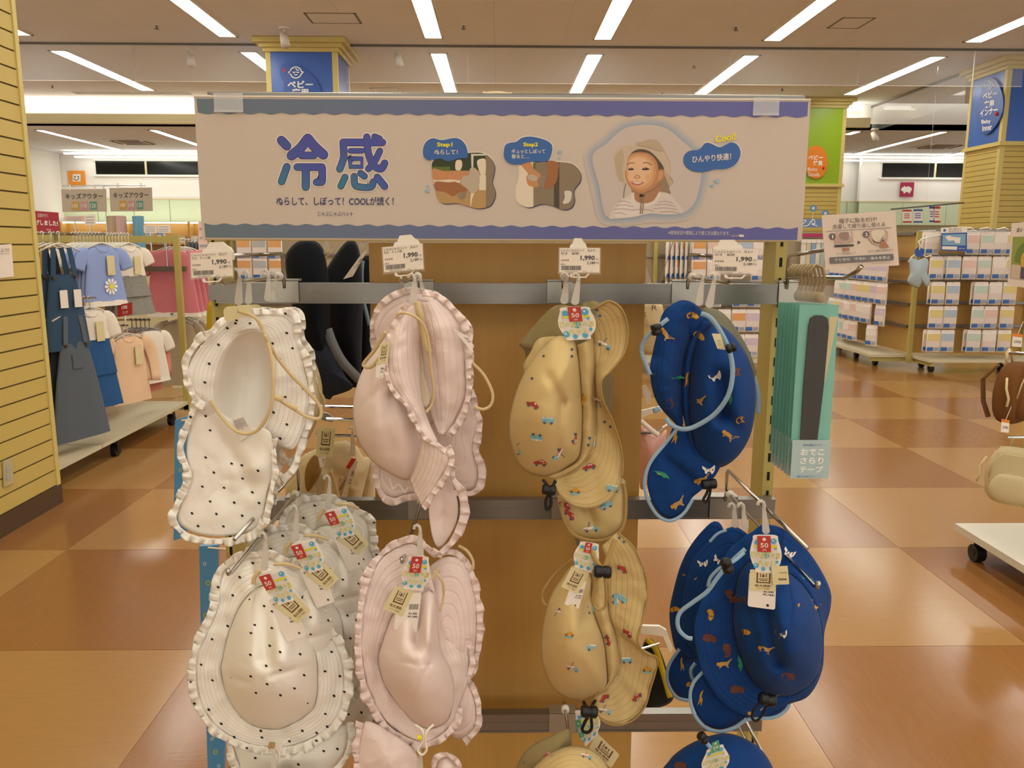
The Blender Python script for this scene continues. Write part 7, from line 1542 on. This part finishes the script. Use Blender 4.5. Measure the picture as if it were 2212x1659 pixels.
h.puff('body', [(90, 640), (150, 690), (250, 760), (330, 700), (300, 900), (240, 1100), (160, 1180), (100, 1220), (70, 900)], (190, 900), 0, .03, .5, m=6, mt=cloth('pale pink cotton', 'cf9d92')); h.strap([(100, 620, .04), (180, 690, .04), (260, 750, .04)], 46, m_tagw, 'paper_tag')
t = thing('rear_hook', 'chrome and white hooks on the back of the rack right of the oak board', 'hook', P(1400, 930, 1.6))
part('wire', MB().tube([P(1375, 935, 1.6), P(1415, 935, 1.6), P(1430, 925, 1.62), P(1445, 915, 1.66)], .003, 6), m_chrome, t); part('arm', MB().slab([P(x, y, 1.55) for x, y in ((1382, 888), (1415, 880), (1440, 876), (1432, 888), (1400, 896), (1384, 905))], (0, .006, 0)), m_wplas, t); part('plastic_hook', MB().slab([P(x, y, 1.6) for x, y in ((1386, 835), (1395, 832), (1407, 850), (1405, 872), (1398, 874))], (0, .003, 0)), m_jh, t)
t = thing('rear_hook', 'white bracket hook low on the back of the rack by the lower sand hat', 'hook', P(1420, 1365, 1.6)); part('arm', MB().slab([P(x, y, 1.6) for x, y in ((1383, 1352), (1425, 1353), (1440, 1362), (1454, 1400), (1448, 1410), (1432, 1375), (1384, 1368))], (0, .008, 0)), m_wplas, t); part('wire', MB().cyl(P(1385, 1402, 1.6), P(1425, 1390, 1.6), .003, 6), m_chrome, t)
h = Hat((1360, 1360, .35), 1.66, 'cloth_bag', 'yellow and black bag low on the back of the rack right of the sand hat', (120, 60)); h.root['category'] = 'bag'
h.puff('body', [(100, 60), (170, 100), (230, 250), (270, 420), (180, 480), (90, 470), (60, 250)], (150, 280), 0, .03, .5, m=6, mt=cloth('black canvas', '16150f')); h.strap([(105, 60, .03), (160, 120, .04), (205, 260, .04), (250, 420, .04)], 36, cloth('yellow webbing', 'b59a1c'), 'webbing')
h = Hat((1380, 510, .1507), 1.75, 'paper_bag', 'cream paper bag with brown letters behind the blue hat', (180, 1000)); h.root['category'] = 'bag'
h.puff('body', [(70, 980), (330, 980), (330, 1400), (330, 1659), (40, 1659), (60, 1300)], (190, 1330), 0, .01, 2, m=3, mt=mat('cream kraft', 'c9b48a', .7), wrinkle=.003); q = Quad(h.px(70, 980), h.px(330, 980), h.px(330, 1659), h.px(40, 1659), 1.735); mb = MB(); q.text(mb, 'R', .45, .02, .75, .12, bold=.0, lift=.0); q.text(mb, 'S', .02, .17, .16, .26); q.text(mb, 'Fashion goods', .1, .42, .7, .46); part('lettering', mb, m_tbrn, h.root)['kind'] = 'stuff'; part('hang_wire', MB().cyl(h.w(200, 990), (h.w(200, 990).x * .9, 1.39, 1.35), .0007, 5), m_chrome, h.root)
# blue ring-patterned packages at the left end of the rack
m_bp = mat('blue ring package', '4f8fc0', .4); m_ring = mat('lime ring', 'b9bf3a', .5); m_ring2 = mat('white ring', 'cfd8d8', .5)
for k, (c4, Y, lb) in enumerate((([(378, 908), (408, 898), (400, 1160), (375, 1168)], 1.50, 'blue package with rings beside the upper white hat, top one of three'), ([(430, 1180), (470, 1178), (466, 1370), (434, 1365)], 1.50, 'blue package with rings by the left post, middle one of three'), ([(446, 1570), (486, 1566), (482, 1700), (450, 1700)], 1.50, 'blue package with rings by the left post, lowest one of three'))):
    q = Quad(*c4, Y); t = thing('ring_package', lb, 'package', q.at(.5, 1), 'blue ring packages'); mb = MB(); q.body(mb, .01); part('box', mb, m_bp, t); mb = MB()
    for u, v, r_, mi in ((.5, .42, .14, 0), (.3, .2, .1, 1), (.7, .65, .1, 1), (.35, .8, .16, 0)):
        n = 14; asp = (q.c[1] - q.c[0]).length / (q.c[3] - q.c[0]).length
        for j in range(n):
            a, b = 6.2832 * j / n, 6.2832 * (j + 1) / n
            mb.poly([q.at(u + rr * math.cos(x), v + rr * asp * math.sin(x), .001) for rr, x in ((r_, a), (r_, b), (r_ * .6, b), (r_ * .6, a))], mi)
    part('ring_print', mb, [m_ring, m_ring2], t)['kind'] = 'stuff'; part('hang_strip', MB().cyl(q.at(.5, .02), Vector((-.455, 1.405, q.at(.5, .02).z + .03)), .002, 4), m_wplas, t)
h = Hat((400, 510, .1175), 1.6, 'card_tag', 'yellow rounded card hanging at the left end behind the top rail', (520, 1250)); h.root['category'] = 'card'
h.puff('card', [(430, 1230), (550, 1225), (620, 1290), (660, 1446), (650, 1800), (420, 1850), (405, 1500)], (520, 1540), 0, .004, 2, m=2, mt=mat('mustard card', 'b59a10', .5), wrinkle=0); part('hang_wire', MB().cyl(h.w(545, 1240), (-.462, 1.40, 1.27), .002, 5), m_chrome, h.root)
# display hat on top of the rack, its crown just over the banner
h = Hat((0, 0, 1), 1.385, 'sun_hat', 'cream hat standing on top of the rack, only its crown tip above the banner', (1073, 206), 'hats on the back of the rack', 'cream')
h.puff('crown', [(1040, 206), (1050, 200), (1073, 198), (1096, 201), (1110, 210), (1125, 300), (1073, 330), (1020, 300)], (1073, 240), 0, .06, .5, m=6, wrinkle=.001); part('hat_stand', MB().cyl(P(1073, 420, 1.385), P(1073, 230, 1.385), .012, 10), m_wplas, h.root)
# ------------------------------------------------------------------ far wall shelves and small goods
ws = thing('wall_shelf', 'wooden wall shelving along the far wall behind the kids clothes', 'shelf', (-7, 21, 0))
part('back_panel', MB().box(-11, -3.2, 21.2, 21.32, .1, 1.86), m_wood, ws)
for z in (.45, .9, 1.3): part('shelf_board', MB().box(-11, -3.2, 20.85, 21.2, z, z + .03), m_wood, ws)
part('top_lamp', MB().box(-11, -3.2, 20.95, 21.1, 1.83, 1.86), m_wash, ws)
for x in (-11, -9.4, -7.8, -6.2, -4.6, -3.2): part('upright', MB().box(x - .02, x + .02, 20.85, 21.2, .1, 1.86), m_wood, ws)
cols = ['c65a5a', 'd8c9b0', '7f9ab8', 'e0d8c8', '9a8a70', 'b0b0b8', 'd0a070']
for k in range(26):
    x = -10.8 + k * .28; z = 1.33; hgt = random.uniform(.14, .3); c = random.randrange(7)
    nmz = ('red', 'beige', 'blue', 'white', 'brown', 'grey', 'orange')[c]
    t = thing('shop_box', '%s box on the far wall shelf, %s group, number from the left corner' % (nmz, 'left' if k < 9 else 'middle' if k < 18 else 'right'), 'box', (x, 20.98, z), 'boxes on the far wall shelf'); t['label'] = '%s small box on the far wall shelf, %s of the %s stretch' % (nmz, ORD[k % 9], ('left', 'middle', 'right')[k // 9])
    part('carton', MB().box(x - .07, x + .07, 20.9, 21.05, z, z + hgt), mat('carton ' + nmz, cols[c], .6), t); part('carton_label', MB().box(x - .05, x + .05, 20.895, 20.9, z + hgt * .3, z + hgt * .7), m_tagw, t)
for x0, y0, x1, y1, Y, lb in ((310, 487, 338, 503, 8.3, 'small white shelf card behind the clothes rack, left of two'), (340, 487, 367, 503, 8.3, 'small white shelf card behind the clothes rack, right of two'), (428, 479, 452, 545, 7.4, 'tall white card with a hand drawing beside the pink dress'), (182, 464, 206, 486, 8.6, 'pale info card on a stem behind the clothes rack'), (140, 467, 182, 479, 9, 'pink floral header card behind the clothes rack')):
    q = Quad((x0, y0), (x1, y0 - 1), (x1 + 1, y1), (x0 + 1, y1), Y); t = thing('shelf_card', lb, 'card', q.at(.5, 1)); mb = MB(); q.body(mb, .004); part('card', mb, m_tagw if 'pink' not in lb else PC['pink'], t)
    mb = MB()
    for v in (.2, .5, .75): q.rect(mb, .12, v, .85, v + .07, lift=.003)
    part('print', mb, m_bar, t); part('stem', MB().cyl(q.at(.5, 1), q.at(.5, 1) - Vector((0, 0, .35)), .006, 6), m_chrome, t)
t = thing('low_shelf', 'low wooden shelf behind the clothes rack', 'shelf', (-3.9, 8.3, 0)); part('top_board', MB().box(-4.9, -3.05, 8.1, 9.2, 1.2, 1.24), m_wood, t); part('body', MB().box(-4.85, -3.1, 8.15, 9.15, .08, 1.2), m_cream, t); part('plinth', MB().box(-4.8, -3.15, 8.2, 9.1, 0, .08), m_base, t)
for k, (px, c, lb) in enumerate(((300, '6fa2bd', 'light blue striped curtain roll standing on the low shelf'), (262, 'c9a8a0', 'dusty pink cloth roll standing on the low shelf'), (245, 'b9a284', 'beige cloth roll standing on the low shelf'))):
    p = P(px, 495, 8.4); t = thing('cloth_roll', lb, 'cloth roll', (p.x, 8.4, 1.24)); mb = MB(); rows = []
    for z in (1.24, 1.4, 1.6): rows.append([(p.x + (.05 + .008 * math.cos(9 * a)) * math.cos(a), 8.4 + (.05 + .008 * math.cos(9 * a)) * math.sin(a), z) for a in [6.2832 * j / 24 for j in range(24)]])
    part('roll', MB().grid(rows, True), cloth('roll ' + c, c), t, True); part('core', MB().cyl((p.x, 8.4, 1.5), (p.x, 8.4, 1.605), .04, 12), m_paper, t)
for k in range(5):
    p = P(408 + k * 8, 520, 7.6); t = thing('bottle', 'small dark bottle with a silver cap beside the pink dress, %s from the left' % ORD[k], 'bottle', (p.x, 7.6, 1.24), 'bottles beside the pink dress')
    part('bottle_body', MB().tube([(p.x, 7.6, 1.24), (p.x, 7.6, 1.33), (p.x, 7.6, 1.345)], [.016, .016, .009], 10), mat('smoked plastic', '4a5058', .2), t, True); part('cap', MB().cyl((p.x, 7.6, 1.345), (p.x, 7.6, 1.37), .012, 10), m_chrome, t)
t = thing('bottle_stand', 'small wooden stand under the bottles beside the pink dress', 'stand', (-2.85, 7.6, 0)); part('top_board', MB().box(-3.1, -2.55, 7.45, 7.75, 1.2, 1.24), m_wood, t); part('body', MB().box(-3.05, -2.6, 7.5, 7.7, 0, 1.2), m_cream, t)
# sale leaflets hanging on a line at the right, and goods by the orange column
ln = thing('hanging_line', 'thin metal bar with leaflets hanging over the right rack', 'bar', P(2000, 448, 12.6)); part('bar', MB().cyl(P(1925, 452, 12.6), P(2082, 438, 12.6), .012, 6), m_alu, ln); part('suspension_wire', MB().cyl(P(2000, 446, 12.6), Vector((P(2000, 446, 12.6).x, 12.6, 4.0)), .002, 4), m_chrome, ln)
for x0, x1, y0, y1, c, lb in ((1950, 1969, 453, 481, m_red, 'white leaflet with red print, leftmost on the bar'), (1973, 1993, 452, 481, m_dblue, 'white leaflet with a blue head, second on the bar'), (2007, 2018, 446, 480, m_dblue, 'narrow leaflet with a blue head, third on the bar'), (2017, 2031, 446, 481, m_red, 'white leaflet with a red foot, rightmost on the bar')):
    q = Quad((x0, y0), (x1, y0), (x1, y1), (x0, y1), 12.58); t = thing('leaflet', lb, 'leaflet', q.at(.5, 0), 'leaflets on the bar'); mb = MB(); q.body(mb, .004); part('sheet', mb, m_tagw, t); mb = MB(); q.rect(mb, 0, 0, 1, .14, 0, .003)
    for v in (.3, .45, .6): q.rect(mb, .15, v, .8, v + .06, 0, .003)
    q.rect(mb, 0, .88, 1, 1, 0, .003); part('print', mb, c, t)['kind'] = 'stuff'; part('string', MB().cyl(q.at(.5, 0), q.at(.5, -.05), .004, 4), m_chrome, t)
og = thing('goods_rack', 'rack of long clear packs below a blue header beside the banner', 'rack', (4.2, 11, 0)); a, b = P(1728, 500, 11), P(1830, 500, 11)
part('back_board', MB().box(a.x - .3, b.x, 11.1, 11.13, .1, 1.5), mat('cream back board', 'a8977a', .6), og); part('post', MB().box(b.x - .05, b.x, 11.02, 11.08, 0, 1.6), m_postf, og); part('base_shelf', MB().box(a.x - .3, b.x, 10.7, 11.1, .1, .14), m_shelf, og); part('caster', MB().cyl((b.x - .1, 10.8, .05), (b.x - .06, 10.8, .05), .05, 12).box(b.x - .09, b.x - .07, 10.79, 10.81, .05, .1), m_black, og)
q = Quad((1722, 473), (1790, 473), (1790, 491), (1722, 491), 10.98); mb = MB(); q.body(mb, .03); part('blue_header', mb, mat('header blue', '6a86b0', .5), og); mb = MB(); line2(mb, [(1726, 482), (1735, 476), (1741, 477), (1732, 487), (1745, 487), (1752, 478), (1758, 474), (1760, 482), (1753, 484), (1765, 488)], 1.6, 10.97); part('header_print', mb, m_swhite, og)['kind'] = 'stuff'
q = Quad((1722, 505), (1790, 505), (1790, 512), (1722, 512), 10.98); mb = MB(); q.body(mb, .03); part('pink_header', mb, mat('header pink', 'b02d5c', .5), og)
for px, py, lb in ((1728, 460, 'small blue card on the goods rack header, leftmost'), (1757, 450, 'round fish-shaped card on the goods rack header'), (1783, 461, 'blue card on the goods rack header, rightmost')):
    c = P(px, py, 10.95); t = thing('topper_card', lb, 'card', c); mb = MB(); mb.slab([c + Vector((.05 * math.cos(k * .785 + .39), 0, .045 * math.sin(k * .785 + .39))) for k in range(8)], (0, .004, 0)); part('card', mb, mat('topper blue', '4a86b8', .5), t); part('stem', MB().cyl(c - Vector((0, -.005, .03)), c - Vector((0, -.005, .19)), .003, 4), m_wplas, t); mb = MB(); mb.slab([c + Vector((.02 * math.cos(k * .785), -.002, .022 * math.sin(k * .785))) for k in range(8)], (0, .001, 0)); part('picture', mb, m_pe, t)
for k in range(8):
    c = ('e0dccf', 'd8c8a0', '8fa6c4', 'e0dccf', 'b8c4bc', 'd9cfb4', 'cfd6d8', 'e2d9b8')[k]; x = a.x + .02 + k * .065; t = thing('long_pack', 'long clear pack on the goods rack, %s from the left' % ORD[k], 'pack', (x, 10.9, 1.42), 'long packs on the goods rack')
    part('pack_body', MB().slab([(x - .028, 10.88, 1.40), (x + .028, 10.88, 1.40), (x + .03, 10.88, .95), (x - .03, 10.88, .95)], (0, .02, 0)), mat('long pack ' + c, c, .3), t); part('header_card', MB().box(x - .03, x + .03, 10.875, 10.9, 1.36, 1.41), m_tagw, t); part('hook', MB().cyl((x, 10.89, 1.42), (x, 11.1, 1.42), .003, 6), m_chrome, t)
